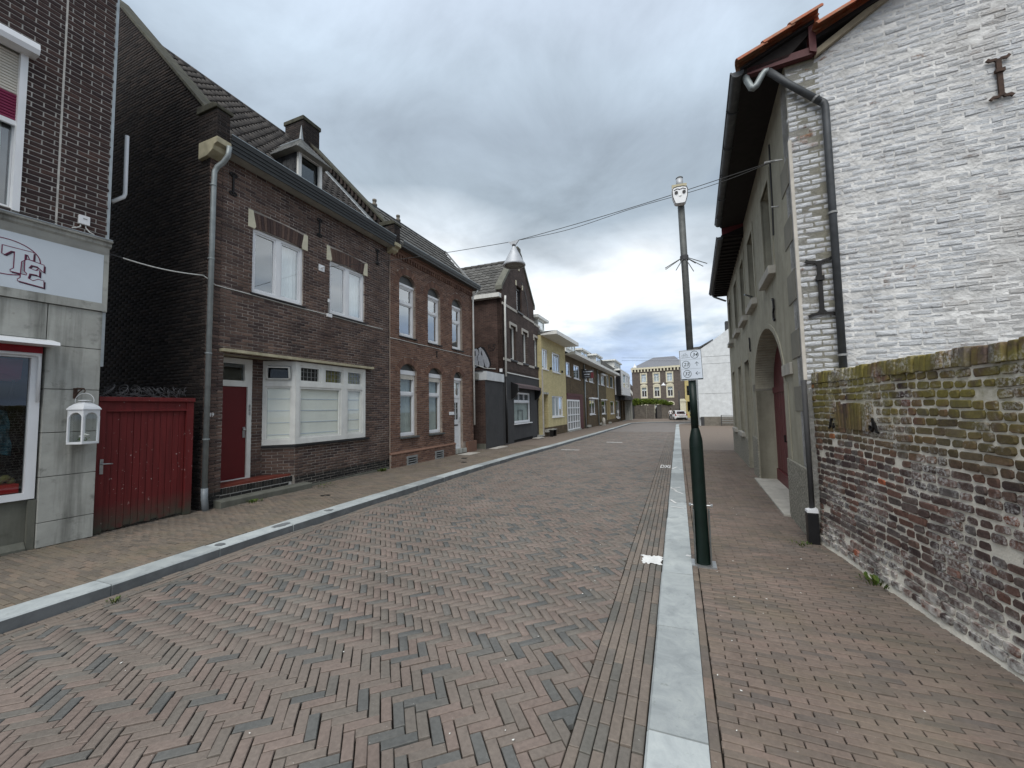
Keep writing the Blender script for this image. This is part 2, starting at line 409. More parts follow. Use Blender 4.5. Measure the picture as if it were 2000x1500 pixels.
M['mortar_h2'] = mat('buff_mortar', (.30, .25, .21), .95, .35, 5, .5, 120)
M['mortar_gable'] = mat('limewashed_mortar', (.58, .575, .56), .95, .35, 4, 1, 16, bdist=.03)
def gw_mortar():
    n = NT('old_lime_mortar'); z = n.xyz()[2]
    c = n.mix(1, (.84, .79, .68), n.ramp(n.noise(7, 5, .65), [(.25, .7), (.7, 1.05)]), 'MULTIPLY')
    mo = n.math('MULTIPLY', n.rng(z, 1.35, 1.9), n.ramp(n.noise(3.0, 6, .68), [(.44, 0), (.60, .75)]))
    c = n.mix(mo, c, (.17, .15, .045)); n.bump(n.noise(70, 4, .7), .7, .008); return n.fin(c, .95, 0, .15)
M['mortar_gw'] = gw_mortar()
M['brick_shop'] = mat_brick('shop_brick', [(0, lin(56, 44, 44)), (.5, lin(64, 50, 48)), (.85, lin(74, 57, 53)), (1, lin(86, 66, 60))])
def h49_extra(n, c):
    z = n.xyz()[2]
    c = n.mix(n.ramp(n.noise(.9, 4, .6), [(.54, 0), (.72, .42)]), c, (.030, .027, .026))
    low = n.math('MULTIPLY', n.ramp(z, [(.15, 1), (.6, 0)]), n.ramp(n.noise(5, 4, .6), [(.35, .3), (.6, .9)]))
    return n.mix(low, c, (.028, .030, .026))
M['brick_h49'] = mat_brick('dark_brown_brick', [(0, lin(72, 59, 57)), (.4, lin(93, 76, 70)), (.8, lin(104, 85, 76)), (1, lin(116, 95, 85))], extra=h49_extra)
M['brick_side'] = mat_brick('alley_shade_brick', [(0, lin(34, 29, 28)), (.6, lin(48, 41, 38)), (1, lin(64, 54, 49))])  # alley shadow is put into this dark tone; piers and chimney share it
M['brick_h2'] = mat_brick('red_brown_brick', [(0, lin(100, 76, 67)), (.45, lin(116, 88, 75)), (.8, lin(126, 97, 82)), (1, lin(138, 108, 92))])
M['brick_plinth'] = mat_brick('dark_plinth_brick', [(0, lin(34, 34, 33)), (.6, lin(46, 45, 43)), (1, lin(62, 58, 54))])
def gable_extra(n, c):
    w = n.ramp(n.noise(2.1, 6, .70, .4), [(.30, 0), (.40, 1)]); fine = n.ramp(n.noise(17, 6, .74, .8, n.vec((1, 1, 2.4))), [(.30, .1), (.42, 1)])
    k = n.math('MULTIPLY', w, fine)
    tone = n.mix(1, (.59, .605, .62), n.ramp(n.noise(9, 6, .7, 0, n.vec((1, 1, 2))), [(.28, .74), (.72, 1.12)]), 'MULTIPLY')
    stain = n.ramp(n.noise(1.1, 4, .6), [(.54, 0), (.72, .35)])
    tone = n.mix(stain, tone, (.40, .33, .24))
    return n.mix(k, c, tone)
M['brick_gable'] = mat_brick('limewashed_brick', [(0, lin(128, 100, 84)), (.5, lin(140, 112, 92)), (.8, lin(112, 96, 84)), (1, lin(150, 116, 88))], extra=gable_extra, bump=1.0, grain=16, bvec=(1, 1, 2.6), bdist=.03)
def gw_extra(n, c):
    z = n.xyz()[2]
    mo = n.math('MULTIPLY', n.rng(z, 1.15, 1.75), n.ramp(n.noise(3.0, 6, .68), [(.36, 0), (.54, .9)]))
    c = n.mix(mo, c, n.mix(n.noise(40, 3), (.10, .092, .026), (.27, .225, .055)))
    wh = n.math('MULTIPLY', n.ramp(n.noise(2.2, 5, .65, .4, n.vec((1, 1, 1), (4, 0, 2))), [(.50, 0), (.64, 1)]), n.ramp(n.noise(45, 4, .7), [(.44, 0), (.60, .75)]))
    c = n.mix(wh, c, (.62, .61, .58))
    ft = n.math('MULTIPLY', n.ramp(z, [(.10, 1), (.42, 0)]), n.ramp(n.noise(11, 5, .7), [(.40, 0), (.60, .9)]))
    return n.mix(ft, c, (.64, .62, .57))
M['brick_gw'] = mat_brick('old_field_brick', [(0, lin(72, 60, 59)), (.3, lin(94, 77, 71)), (.62, lin(116, 86, 75)), (.8, lin(98, 92, 89)), (.982, lin(108, 84, 72)), (.988, lin(168, 96, 66)), (1, lin(164, 92, 66))], extra=gw_extra, bump=.9, grain=70, var=.45)
def pave_extra(n, c):
    c = n.mix(n.ramp(n.noise(.8, 4, .6), [(.48, 0), (.75, .30)]), c, (.215, .19, .165))
    sp = n.ramp(n.noise(75, 2, .4), [(.77, 0), (.79, .55)])
    return n.mix(sp, c, (.5, .48, .44))
M['brick_road'] = mat_brick('road_clinker', [(0, lin(90, 91, 89)), (.12, lin(97, 97, 94)), (.22, lin(108, 103, 96)), (.45, lin(115, 106, 98)), (.68, lin(118, 108, 100)), (.86, lin(119, 106, 98)), (1, lin(123, 110, 102))], extra=pave_extra, var=.22, bump=.35, rough=.72, spec=.35)
M['brick_strip'] = mat_brick('gutter_clinker', [(0, lin(100, 98, 92)), (.3, lin(110, 104, 97)), (.6, lin(117, 107, 98)), (1, lin(122, 112, 102))], extra=pave_extra, var=.22, bump=.35, rough=.72, spec=.35)
def pl_extra(n, c):
    c = pave_extra(n, c)
    return n.mix(n.ramp(n.noise(1.5, 5, .65), [(.46, 0), (.70, .30)]), c, (.165, .148, .090))
M['brick_pave_l'] = mat_brick('pavement_brick_buff', [(0, lin(102, 95, 87)), (.4, lin(114, 105, 95)), (.75, lin(121, 110, 98)), (1, lin(124, 110, 98))], extra=pl_extra, var=.2, bump=.35)
M['brick_pave_r'] = mat_brick('pavement_brick_brown', [(0, lin(98, 91, 86)), (.25, lin(109, 99, 91)), (.6, lin(117, 104, 95)), (.85, lin(120, 107, 98)), (1, lin(123, 107, 98))], extra=pl_extra, var=.2, bump=.35)
def joint_mat():
    n = NT('joint_sand'); c = n.ramp(n.noise(25, 4, .6), [(.3, (.010, .009, .008)), (.75, (.045, .040, .034))]); return n.fin(c, 1, 0, .1)
M['joint'] = joint_mat()
def far_road():
    n = NT('distant_clinker')
    c = n.ramp(n.noise(9, 6, .75), [(.25, lin(98, 93, 90)), (.5, lin(114, 108, 103)), (.75, lin(126, 118, 112))])
    c = n.mix(n.ramp(n.noise(.7, 4, .6), [(.42, 0), (.7, .5)]), c, lin(124, 119, 114)); n.bump(n.noise(30, 4, .7), .3, .01); return n.fin(c, .75, 0, .3)
M['far_road'] = far_road()
def far_pave(nm, a, b):
    n = NT(nm); return n.fin(n.ramp(n.noise(8, 6, .75), [(.25, a), (.75, b)]), .85, 0, .2)
M['far_pave'] = far_pave('distant_pavement', lin(104, 95, 87), lin(130, 117, 105))
def kerb_mat():
    n = NT('bluestone_kerb')
    c = n.ramp(n.noise(5, 6, .7, .6), [(.25, (.27, .295, .30)), (.5, (.37, .40, .40)), (.75, (.47, .50, .485))])
    c = n.mix(n.ramp(n.noise(18, 4, .6), [(.62, 0), (.72, .5)]), c, (.20, .22, .19))
    c = n.mix(1, c, n.ramp(n.rnd(), [(0, .76), (1, 1.1)]), 'MULTIPLY')
    n.bump(n.noise(50, 4, .6), .35, .004); return n.fin(c, .7, 0, .35)
M['kerb'] = kerb_mat()
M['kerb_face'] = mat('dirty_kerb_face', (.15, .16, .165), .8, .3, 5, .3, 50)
def plaster(nm, col, dirtc, amt=.5, sc=1.0, bs=45):
    n = NT(nm)
    c = n.mix(1, col, n.ramp(n.noise(2.4*sc, 6, .7), [(.25, .78), (.75, 1.14)]), 'MULTIPLY')
    st = n.ramp(n.noise(1, 5, .62, 0, n.vec((6, 6, .45))), [(.46, 0), (.74, amt)])
    c = n.mix(st, c, dirtc); c = n.mix(n.ramp(n.noise(5.5, 5, .6), [(.58, 0), (.7, amt*.6)]), c, dirtc)
    n.bump(n.noise(bs, 5, .65), .35, .006); return n.fin(c, .9, 0, .2)
M['plaster'] = plaster('grey_ochre_plaster', (.37, .35, .275), (.19, .178, .138))
M['plaster_block'] = plaster('darker_plaster_block', (.24, .228, .19), (.15, .142, .115))
M['pebble'] = mat('pebbledash', (.30, .285, .235), .95, .6, 34, 1.0, 34, bdist=.02)
M['stone_sill'] = plaster('stone_sill', (.45, .43, .38), (.16, .15, .12), .4)
M['concrete'] = plaster('cladding_slab', (.39, .39, .355), (.10, .10, .088), .85, 1.6)
M['concrete_dark'] = plaster('plinth_slab', (.15, .15, .125), (.07, .07, .055), .6)
M['grey_render'] = plaster('dark_grey_render', (.066, .066, .067), (.045, .045, .045), .3)
M['yellow_brick'] = mat_brickwall('yellow_brick', 'y', lin(198, 186, 142), lin(188, 175, 132), lin(178, 167, 130), dirt=.15, bump=.2)
M['yellow2'] = mat_brickwall('ochre_brick', 'y', lin(158, 142, 104), lin(146, 130, 94), lin(132, 120, 90), dirt=.2, bump=.2)
M['brown_brick_far'] = mat_brickwall('brown_brick', 'y', lin(104, 88, 66), lin(86, 74, 58), lin(82, 74, 62), dirt=.4, bump=.3)
M['brown_brick_far2'] = mat_brickwall('drab_brick', 'y', lin(110, 98, 74), lin(92, 84, 66), lin(90, 82, 68), dirt=.35, bump=.3)
M['h3_brick'] = mat_brickwall('gable_house_brick', 'y', lin(86, 72, 66), lin(70, 59, 55), lin(96, 88, 82), dirt=.35)
M['h3_side'] = mat_brickwall('gable_house_side_brick', 'x', lin(82, 63, 57), lin(67, 52, 48), lin(94, 84, 77), dirt=.35)
M['mansion'] = mat_brickwall('mansion_brick', 'x', lin(102, 93, 87), lin(92, 84, 79), lin(104, 97, 91), dirt=.2)
M['white_wall'] = plaster('white_render', (.62, .64, .645), (.52, .54, .54), .25)
M['yellow_wall'] = plaster('yellow_render', (.46, .38, .17), (.34, .28, .14), .4)
M['band'] = mat('pale_stone_band', (.46, .43, .38), .8, .2, 6, .2, 50)
M['tile_dark'] = mat_brick('dark_pantile', [(0, (.040, .036, .033)), (.5, (.060, .053, .048)), (1, (.082, .073, .065))], var=.35, bump=.3, rough=.7)
M['tile_grey'] = mat_brick('grey_concrete_tile', [(0, (.080, .078, .072)), (.5, (.108, .105, .097)), (1, (.135, .132, .122))], var=.35, bump=.4, rough=.85)
M['tile_orange'] = mat_brick('orange_clay_tile', [(0, lin(150, 84, 58)), (.5, lin(168, 98, 68)), (1, lin(148, 110, 84))], var=.3, bump=.3, rough=.75, extra=lambda n, c: n.mix(n.ramp(n.noise(9, 5, .65), [(.45, 0), (.7, .6)]), c, (.19, .17, .12)))
M['slate'] = mat_brick('slate', [(0, (.035, .037, .040)), (.6, (.065, .068, .072)), (1, (.11, .112, .112))], var=.3, bump=.3, rough=.55)
M['slate_pale'] = mat_brick('pale_slate', [(0, (.15, .155, .15)), (.6, (.21, .215, .205)), (1, (.27, .27, .25))], var=.3, bump=.3, rough=.6)
M['roof_far'] = mat('far_roof', (.085, .085, .082), .8, .3, 6, .4, 30)
M['roof_slate_far'] = mat('far_slate_roof', (.17, .175, .19), .6, .15, 4, .3, 30)
M['lead'] = mat('lead_sheet', (.25, .275, .29), .5, .25, 8, .1, 50, metallic=.2)
M['wood_pale'] = mat('bare_wood', (.30, .255, .18), .8, .3, 9, .3, 60)
M['maroon_wood'] = mat('maroon_timber', (.085, .022, .024), .6, .25, 9, .2, 60)
M['maroon_door'] = mat('maroon_door_paint', (.125, .026, .032), .5, .2, 5, .1, 50)
M['black'] = mat('black_plastic', (.012, .012, .013), .4, .1, 5, .02, 40)
M['eaves_dark'] = mat('shade_black_boards', (.016, .013, .012), .9, .3, 9, .2, 40)  # near-black: the shadow under the eaves is put into the board colour
M['dark'] = mat('dark_void', (.010, .010, .010), .95, .1, 5, 0)
M['pole_green'] = mat('dark_green_paint', (.004, .012, .009), .45, .35, 7, .08, 60, spec=.3)
M['pole_grey'] = mat('galvanised_mast', (.10, .105, .10), .6, .3, 12, .1, 60, metallic=.2)
M['wire_metal'] = mat('dull_wire', (.13, .13, .135), .6, .2, 20, .05, 80, metallic=.4)
M['metal'] = mat('galvanised_steel', (.42, .43, .43), .4, .2, 20, .05, 80, metallic=.8)
M['lamp_grey'] = mat('lamp_aluminium', (.42, .44, .46), .45, .12, 6, .03, 40, metallic=.2)
M['lamp_in'] = mat('frosted_lamp_cover', (.20, .20, .175), .4, .15, 12, .1, 50)
M['sign_face'] = mat('sign_face', (.55, .60, .66), .4, .06, 4, .02, 40)
M['sign_ink'] = mat('sign_ink', (.018, .03, .03), .5, .05, 4, 0)
M['sign_grey'] = mat('sign_faded_ink', (.22, .25, .27), .5, .1, 4, 0)
M['shop_sign'] = mat('shop_sign_board', (.58, .63, .67), .3, .05, 2, .02, 30, spec=.5)
M['logo'] = mat('logo_maroon', (.16, .012, .05), .4, .05, 4, 0)
M['logo_dark'] = mat('logo_shadow', (.045, .012, .03), .4, .05, 4, 0)
M['shutter_cream'] = mat('shutter_cream', (.60, .57, .50), .5, .08, 4, .03, 40)
M['shutter_maroon'] = mat('shutter_maroon', (.20, .018, .065), .45, .1, 4, .03, 40)
M['cable_white'] = mat('pale_cable', (.55, .55, .52), .6, .15, 8, 0)
M['cable_dark'] = mat('dark_cable', (.05, .05, .05), .6, .15, 8, 0)
M['graf_silver'] = mat('silver_spray', (.40, .42, .46), .5, .25, 14, .3, 60)
M['graf_black'] = mat('black_spray', (.008, .008, .009), .7, .2, 14, .2, 60)
M['road_paint'] = mat('worn_road_paint', (.72, .72, .70), .7, .15, 14, .2, 60)
M['blue_sign'] = mat('blue_sign', (.02, .05, .30), .4, .05, 4, 0)
M['red_cloth'] = mat('red_cloth', (.55, .012, .012), .8, .15, 5, .1, 30)
M['red_canvas'] = mat('faded_red_canvas', (.30, .02, .03), .8, .15, 5, .1, 30)
M['teal_cloth'] = mat('teal_cloth', (.045, .12, .15), .85, .7, 26, .3, 30)
M['olive_cloth'] = mat('olive_cloth', (.23, .21, .075), .85, .5, 14, .3, 30)
M['leaf'] = mat_brick('leaf_green', [(0, (.035, .065, .010)), (.5, (.075, .12, .018)), (1, (.14, .17, .035))], var=.3, bump=.1, rough=.55)
M['leaf_hedge'] = mat_brick('climber_green', [(0, (.04, .07, .008)), (.5, (.10, .15, .015)), (1, (.20, .25, .03))], var=.3, bump=.1, rough=.55)
M['leaf_white'] = mat('white_petal', (.75, .75, .70), .7, .1, 5, 0)
M['bark'] = mat('bark', (.06, .045, .03), .9, .3, 20, .5, 40)
M['fence'] = mat('brown_garden_wall', (.12, .105, .088), .9, .3, 3, .3, 30, streak=.4, streakcol=(.06, .055, .045))
M['fence_light'] = mat('wall_pier', (.17, .155, .13), .9, .25, 4, .3, 30)
M['car_white'] = mat('white_car_paint', (.80, .80, .80), .25, .02, 2, 0, spec=.6)
M['car_glass'] = mat('car_glass', (.035, .018, .020), .08, .1, 3, 0, spec=.8)
M['car_red'] = mat('tail_light_red', (.42, .03, .025), .2, .1, 5, 0, spec=.6)
M['tyre'] = mat('tyre_rubber', (.010, .010, .010), .8, .1, 20, .1, 60)
M['rim'] = mat('wheel_rim', (.25, .25, .26), .35, .1, 20, 0, metallic=.7)
M['plate'] = mat('number_plate', (.55, .55, .52), .5, .05, 20, 0)
M['skin'] = mat('skin', (.42, .25, .18), .6, .06, 20, 0)
M['shirt'] = mat('white_shirt', (.72, .70, .70), .85, .1, 20, .1, 60)
M['trousers'] = mat('black_trousers', (.013, .013, .015), .85, .1, 20, .1, 60)
M['hair'] = mat('dark_hair', (.014, .010, .008), .6, .1, 20, .1, 60)
M['jacket'] = mat('pale_jacket', (.55, .60, .56), .85, .1, 20, .1, 60)
M['grey_trim'] = mat('grey_trim', (.24, .245, .24), .6, .15, 5, .05, 40)
M['dgrey'] = mat('charcoal', (.045, .045, .046), .7, .2, 5, .1, 40)
M['awning_cloth'] = mat('faded_brown_awning', (.115, .085, .085), .85, .25, 9, .2, 40)
# ------------------------------------------------------------------ ground, road, kerbs, pavements
def gz(y): return -.0077*(min(max(y, 13), 70)-13)
def und(x, y): return .005*math.sin(1.3*x+.7*y)+.004*math.sin(2.6*y-.9*x+1)+.003*math.sin(5.1*x+3.7*y)
KLP = [(-8, -5.0), (1.4, -5.03), (2.1, -5.05), (3.6, -5.17), (5.4, -5.21), (9, -5.24), (12.2, -5.14), (18, -4.98), (34, -4.86), (46, -4.85)]
def kl(y):
    for (a, xa), (b, xb) in zip(KLP, KLP[1:]):
        if y <= b: return xa+(xb-xa)*(max(y, a)-a)/(b-a)
    return KLP[-1][1]
def sheet(name, xs, ys, zf, mat_, parent=None, **k):
    V = [(x, y, zf(x, y)) for y in ys for x in xs]; nx = len(xs)
    mb = MB(); mb.add(V, [(j*nx+i, j*nx+i+1, (j+1)*nx+i+1, (j+1)*nx+i) for j in range(len(ys)-1) for i in range(nx-1)])
    o = mb.build(name, mat_, parent); tag(o, **k); return o
sheet('ground', [-400, -60, -20, 0, 20, 60, 400], [-200, -60, -10, 0, 13, 30, 50, 70, 120, 400, 900], lambda x, y: gz(y)-.06, M['far_pave'], label='bare ground reaching beyond the houses', kind='structure')
ys = [-8, -4, 0, 4, 8, 13, 20, 30, 40, 50, 60, 70, 80]
road = sheet('road', [-7, -4, -2, 0, 14], ys, lambda x, y: gz(y)-.026, M['joint'], kind='structure', label='herringbone clinker road running down the street')
fr_ = sheet('distant_paving', [-7, -4, -2, 0, 14], [30, 40, 50, 60, 70, 80], lambda x, y: gz(y)-.001, M['far_road'], road)
def flat_verts(w, d, dep, ch):
    v = brick_local(w, d, dep, ch); return np.stack([v[:, 0], v[:, 2], v[:, 1]], 1)
def lay_flat(bricks, mat_, parent, name, nparts=300, dep=.03, ch=.0035, rest='brick_field'):
    """bricks: (cx,cy,ang,len,wid,z)"""
    sc = [vis_score((b[0], b[1], b[5]))/max(.2, px((b[0], b[1], b[5]))[2]) for b in bricks]
    parts = set(i for i in sorted(range(len(bricks)), key=lambda i: -sc[i])[:nparts] if sc[i] > 0)
    V = []; off = wloc(parent)
    for i, (cx, cy, an, L, W, z) in enumerate(bricks):
        tx, ty = random.gauss(0, .009), random.gauss(0, .016); dz = random.gauss(0, .0018)
        if i in parts:
            key = ('f'+name, mat_.name, round(L, 3), round(W, 3))
            if key not in _proto:
                me = bpy.data.meshes.new(name); me.from_pydata([tuple(p) for p in flat_verts(L, W, dep, ch)], [], [tuple(q) for q in BQ]); me.materials.append(mat_); _proto[key] = me
            o = bpy.data.objects.new(name, _proto[key]); C.objects.link(o); o.parent = parent
            o.location = (cx-off.x, cy-off.y, z+dz-off.z); o.rotation_euler = (ty, -tx, an)
        else:
            v = flat_verts(L, W, dep, ch); zz = v[:, 2]+v[:, 0]*tx+v[:, 1]*ty+z+dz; c, s = math.cos(an), math.sin(an)
            V.append(np.stack([v[:, 0]*c-v[:, 1]*s+cx, v[:, 0]*s+v[:, 1]*c+cy, zz], 1))
    n = len(V)
    if n:
        o = pdata(rest, np.concatenate(V), (BQ[None]+(np.arange(n)*12)[:, None, None]).reshape(-1, 4), mat_, parent); o['kind'] = 'stuff'
def clip_poly(P, nx, ny, d): # keep nx*x+ny*y<=d
    out = []
    for i in range(len(P)):
        a, b = P[i], P[(i+1) % len(P)]; da = nx*a[0]+ny*a[1]-d; db = nx*b[0]+ny*b[1]-d
        if da <= 0: out.append(a)
        if (da < 0 < db) or (db < 0 < da):
            t = da/(da-db); out.append((a[0]+(b[0]-a[0])*t, a[1]+(b[1]-a[1])*t))
    return out
def poly_area(P): return abs(sum(P[i][0]*P[(i+1) % len(P)][1]-P[(i+1) % len(P)][0]*P[i][1] for i in range(len(P))))/2
XR = -.585; YMAX = 30.0
def herringbone():
    W, J = .0633, .0060; A = R(49); a = (math.sin(A), math.cos(A)); b = (math.sin(A+math.pi/2), math.cos(A+math.pi/2))
    full = []; cut = MB()
    smin, smax = -90, 420; tmin, tmax = -480, 60
    for s in range(smin, smax):
        for t in range(tmin, tmax):
            r = (s-t) % 6
            if r == 0: c0, c1, L, D = s+1.5, t+.5, 3*W-J, W-J; an = math.atan2(a[1], a[0])
            elif r == 5: c0, c1, L, D = s+.5, t+1.5, 3*W-J, W-J; an = math.atan2(b[1], b[0])
            else: continue
            cx, cy = W*(c0*a[0]+c1*b[0]), W*(c0*a[1]+c1*b[1])
            if not (-.6 < cy < YMAX): continue
            xl = kl(cy)+.262
            if not (xl-.1 < cx < XR+.1): continue
            cx += random.gauss(0, .0016); cy += random.gauss(0, .0016); an += random.gauss(0, .011)
            if xl+.1 < cx < XR-.1: full.append((cx, cy, an, L, D, gz(cy)+und(cx, cy))); continue
            c, s_ = math.cos(an), math.sin(an)
            P = [(cx+x*c-y*s_, cy+x*s_+y*c) for x, y in ((-L/2, -D/2), (L/2, -D/2), (L/2, D/2), (-L/2, D/2))]
            P2 = clip_poly(clip_poly(P, 1, 0, XR-.003), -1, 0, -(xl+.003))
            if len(P2) < 3 or poly_area(P2) < .0012: continue
            g = np.mean(P2, 0); z = gz(cy)+und(cx, cy)+random.gauss(0, .001); k = len(P2)
            ring = lambda f, zz: [(g[0]+(p[0]-g[0])*f, g[1]+(p[1]-g[1])*f, zz) for p in P2]
            cut.add(ring(1, z-.03)+ring(1, z-.0035)+ring(.93, z), [tuple(range(2*k, 3*k))]+[(i, (i+1) % k, k+(i+1) % k, k+i) for i in range(k)]+[(k+i, k+(i+1) % k, 2*k+(i+1) % k, 2*k+i) for i in range(k)])
    lay_flat(full, M['brick_road'], road, 'clinker_brick')
    o = cut.build('cut_bricks', M['brick_road'], road); o['kind'] = 'stuff'
herringbone()
strip = sheet('gutter_strip', [-.585, -.4, -.205], [-1, 4, 8, 13, 20, 30], lambda x, y: gz(y)-.022, M['joint'], kind='structure', label='straight band of clinkers beside the flush right kerb')
def strips():
    B = []
    for r in range(6):
        x = -.555+.0605*r; y = -.8+random.uniform(0, .18)
        while y < YMAX:
            L = .178; B.append((x, y+L/2, math.pi/2+random.gauss(0, .006), L-.006, .0548, gz(y)+und(x, y)-.003)); y += L+.001
    lay_flat(B, M['brick_strip'], strip, 'strip_brick')
    B = []
    for r in range(4):
        y = -.8+random.uniform(0, .18)
        while y < YMAX:
            L = .178; ym = y+L/2; sl = (kl(ym+.2)-kl(ym-.2))/.4; x = kl(ym)+.034+.0615*r
            B.append((x, ym, math.pi/2-math.atan(sl)+random.gauss(0, .006), L-.006, .055, gz(ym)+und(x, ym)-.002)); y += L+.001
    lay_flat(B, M['brick_strip'], road, 'strip_brick', 120)
strips()
# kerbs: every stone a mesh of its own
kerb_l = thing('left_kerb', None, None, (-5.1, 5, 0), kind='structure'); kerb_l['label'] = 'raised bluestone kerb along the left pavement'
kerb_r = thing('right_kerb', None, None, (-.07, 5, 0), kind='structure'); kerb_r['label'] = 'wide pale bluestone kerb along the right pavement'
def kstone(p0, p1, q0, q1, h0, h1, parent, low=-.1):
    """p: road side edge, q: back edge"""
    mb = MB(); g = .0045
    def lerp(a, b, t): return (a[0]+(b[0]-a[0])*t, a[1]+(b[1]-a[1])*t)
    jj = random.gauss(0, .003); p0 = (p0[0]+jj, p0[1]); p1 = (p1[0]+jj+random.gauss(0, .002), p1[1]); h0 += random.gauss(0, .002); h1 += random.gauss(0, .002)
    ln = math.dist(p0, p1); t = g/ln
    P0, P1, Q0, Q1 = lerp(p0, p1, t), lerp(p0, p1, 1-t), lerp(q0, q1, t), lerp(q0, q1, 1-t)
    c = .012; w0 = math.dist(P0, Q0)
    I0, I1 = lerp(P0, Q0, c/w0), lerp(P1, Q1, c/w0)
    z0, z1 = gz(p0[1]), gz(p1[1])
    V = [(*P0, z0+low), (*P1, z1+low), (*P0, z0+h0-c), (*P1, z1+h0-c), (*I0, z0+h0), (*I1, z1+h0), (*Q0, z0+h1), (*Q1, z1+h1), (*Q0, z0+low), (*Q1, z1+low)]
    mb.add(V, [(2, 3, 5, 4), (4, 5, 7, 6), (6, 7, 9, 8), (0, 2, 4, 6, 8), (1, 9, 7, 5, 3)])
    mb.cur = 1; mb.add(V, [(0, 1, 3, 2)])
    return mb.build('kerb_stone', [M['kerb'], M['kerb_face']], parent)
def kerbs():
    path = [(kl(y), y) for y in np.arange(-3, 46.1, 1.02)]
    a = path[-1]; cx, cy = a[0]+3.2, a[1]
    for k in range(1, 7): t = R(90*k/6); path.append((cx-3.2*math.cos(t), cy+4.2*math.sin(t)))
    for k in range(1, 4): path.append((path[-1][0]+1.0, path[-1][1]+.02))
    def back(i):
        t = Vector((path[min(i+1, len(path)-1)][0]-path[max(i-1, 0)][0], path[min(i+1, len(path)-1)][1]-path[max(i-1, 0)][1])).normalized()
        return (path[i][0]-t.y*.27, path[i][1]+t.x*.27)
    for i in range(len(path)-1): kstone(path[i], path[i+1], back(i), back(i+1), .105, .108, kerb_l)
    path = [(-.212, y) for y in np.arange(-.9, 43.1, 1.04)]
    a = path[-1]; cx, cy = a[0]+5, a[1]
    for k in range(1, 8): t = R(80*k/7); path.append((cx-5*math.cos(t), cy+6*math.sin(t)))
    def back2(i):
        t = Vector((path[min(i+1, len(path)-1)][0]-path[max(i-1, 0)][0], path[min(i+1, len(path)-1)][1]-path[max(i-1, 0)][1])).normalized()
        return (path[i][0]+t.y*.282, path[i][1]-t.x*.282)
    for i in range(len(path)-1): kstone(path[i], path[i+1], back2(i), back2(i+1), .055, .06, kerb_r)
kerbs()
# pavements
PL, PR = .100, .058
pave_l = MB()
def poly_sheet(name, pts, zf, mat_, parent=None, **k):
    mb = MB(); mb.add([(x, y, zf(y)) for x, y in pts], [tuple(range(len(pts)))]); o = mb.build(name, mat_, parent); tag(o, **k); return o
yy = list(np.arange(-8, 46.1, 2.0))
def band_sheet(name, xa, xb, ys_, h, mat_, parent=None, **k):
    V = []; [V.extend([(xa(y), y, gz(y)+h), (xb(y), y, gz(y)+h)]) for y in ys_]
    mb = MB(); mb.add(V, [(2*i, 2*i+1, 2*i+3, 2*i+2) for i in range(len(ys_)-1)]); o = mb.build(name, mat_, parent); tag(o, **k); return o
pl = band_sheet('left_pavement', lambda y: -9.5, lambda y: kl(y)-.268, yy, PL-.022, M['joint'], kind='structure', label='buff brick pavement along the left house fronts')
band_sheet('distant_pavement', lambda y: -9.5, lambda y: kl(y)-.268, [16.5, 20, 26, 32, 38, 44, 46], PL-.001, M['far_pave'], pl)
cor = [(-9.5, 46)] + [(-4.85-.27, 46)] + [(-1.65-3.47*math.cos(R(90*k/6)), 46+4.47*math.sin(R(90*k/6))) for k in range(1, 7)] + [(1.4, 50.53), (1.4, 78), (-9.5, 78)]
poly_sheet('corner_pavement', [p for p in cor], lambda y: gz(y)+PL, M['far_pave'], pl)
pr = band_sheet('right_pavement', lambda y: .068, lambda y: 3.2, [-6, 0, 4, 8, 13, 17], PR-.022, M['joint'], kind='structure', label='brown brick pavement beside the garden wall and plastered house')
poly_sheet('distant_pavement', [(.068, 16.6), (9, 16.6), (9, 44), (.068, 43)], lambda y: gz(y)+PR-.001, M['far_pave'], pr)
poly_sheet('corner_pavement', [(.068, 43), (.3, 45), (.9, 46.7), (2, 48.2), (4, 48.7), (9, 48.7), (9, 43)], lambda y: gz(y)+PR-.001, M['far_pave'], pr)
def pav_bricks():
    B = []; y = -.5; k = 0
    while y < 16.5:
        xr = kl(y)-.288; x = xr-.0-(.1 if k % 2 else 0)-random.uniform(0, .01)
        if k % 2: B.append((xr-.05, y, random.gauss(0, .006), .096, .0475, gz(y)+PL+und(x, y)*.8))
        while x > -8.3:
            if x < -7.05 and False: break
            B.append((x-.1, y, random.gauss(0, .008), .194, .0455, gz(y)+PL+und(x, y)*.8)); x -= .2
        y += .0505; k += 1
    lay_flat(B, M['brick_pave_l'], pl, 'paving_brick')
    B = []; y = .2
    while y < 16.6:
        B.append((.097, y+.09, math.pi/2+random.gauss(0, .005), .177, .049, gz(y)+PR+und(0, y)*.6)); y += .181
    y = .2; k = 0
    while y < 16.6:
        x = .125+random.uniform(0, .006); xw = (1.95 if y < 5.9 else 1.55+.04*(y-5.8))
        if k % 2: B.append((x+.046, y, random.gauss(0, .006), .089, .044, gz(y)+PR+und(x, y))); x += .093
        while x < xw:
            B.append((x+.0925, y, random.gauss(0, .008), .180, .0422, gz(y)+PR+und(x, y))); x += .186
        y += .0475; k += 1
    lay_flat(B, M['brick_pave_r'], pr, 'paving_brick')
pav_bricks()
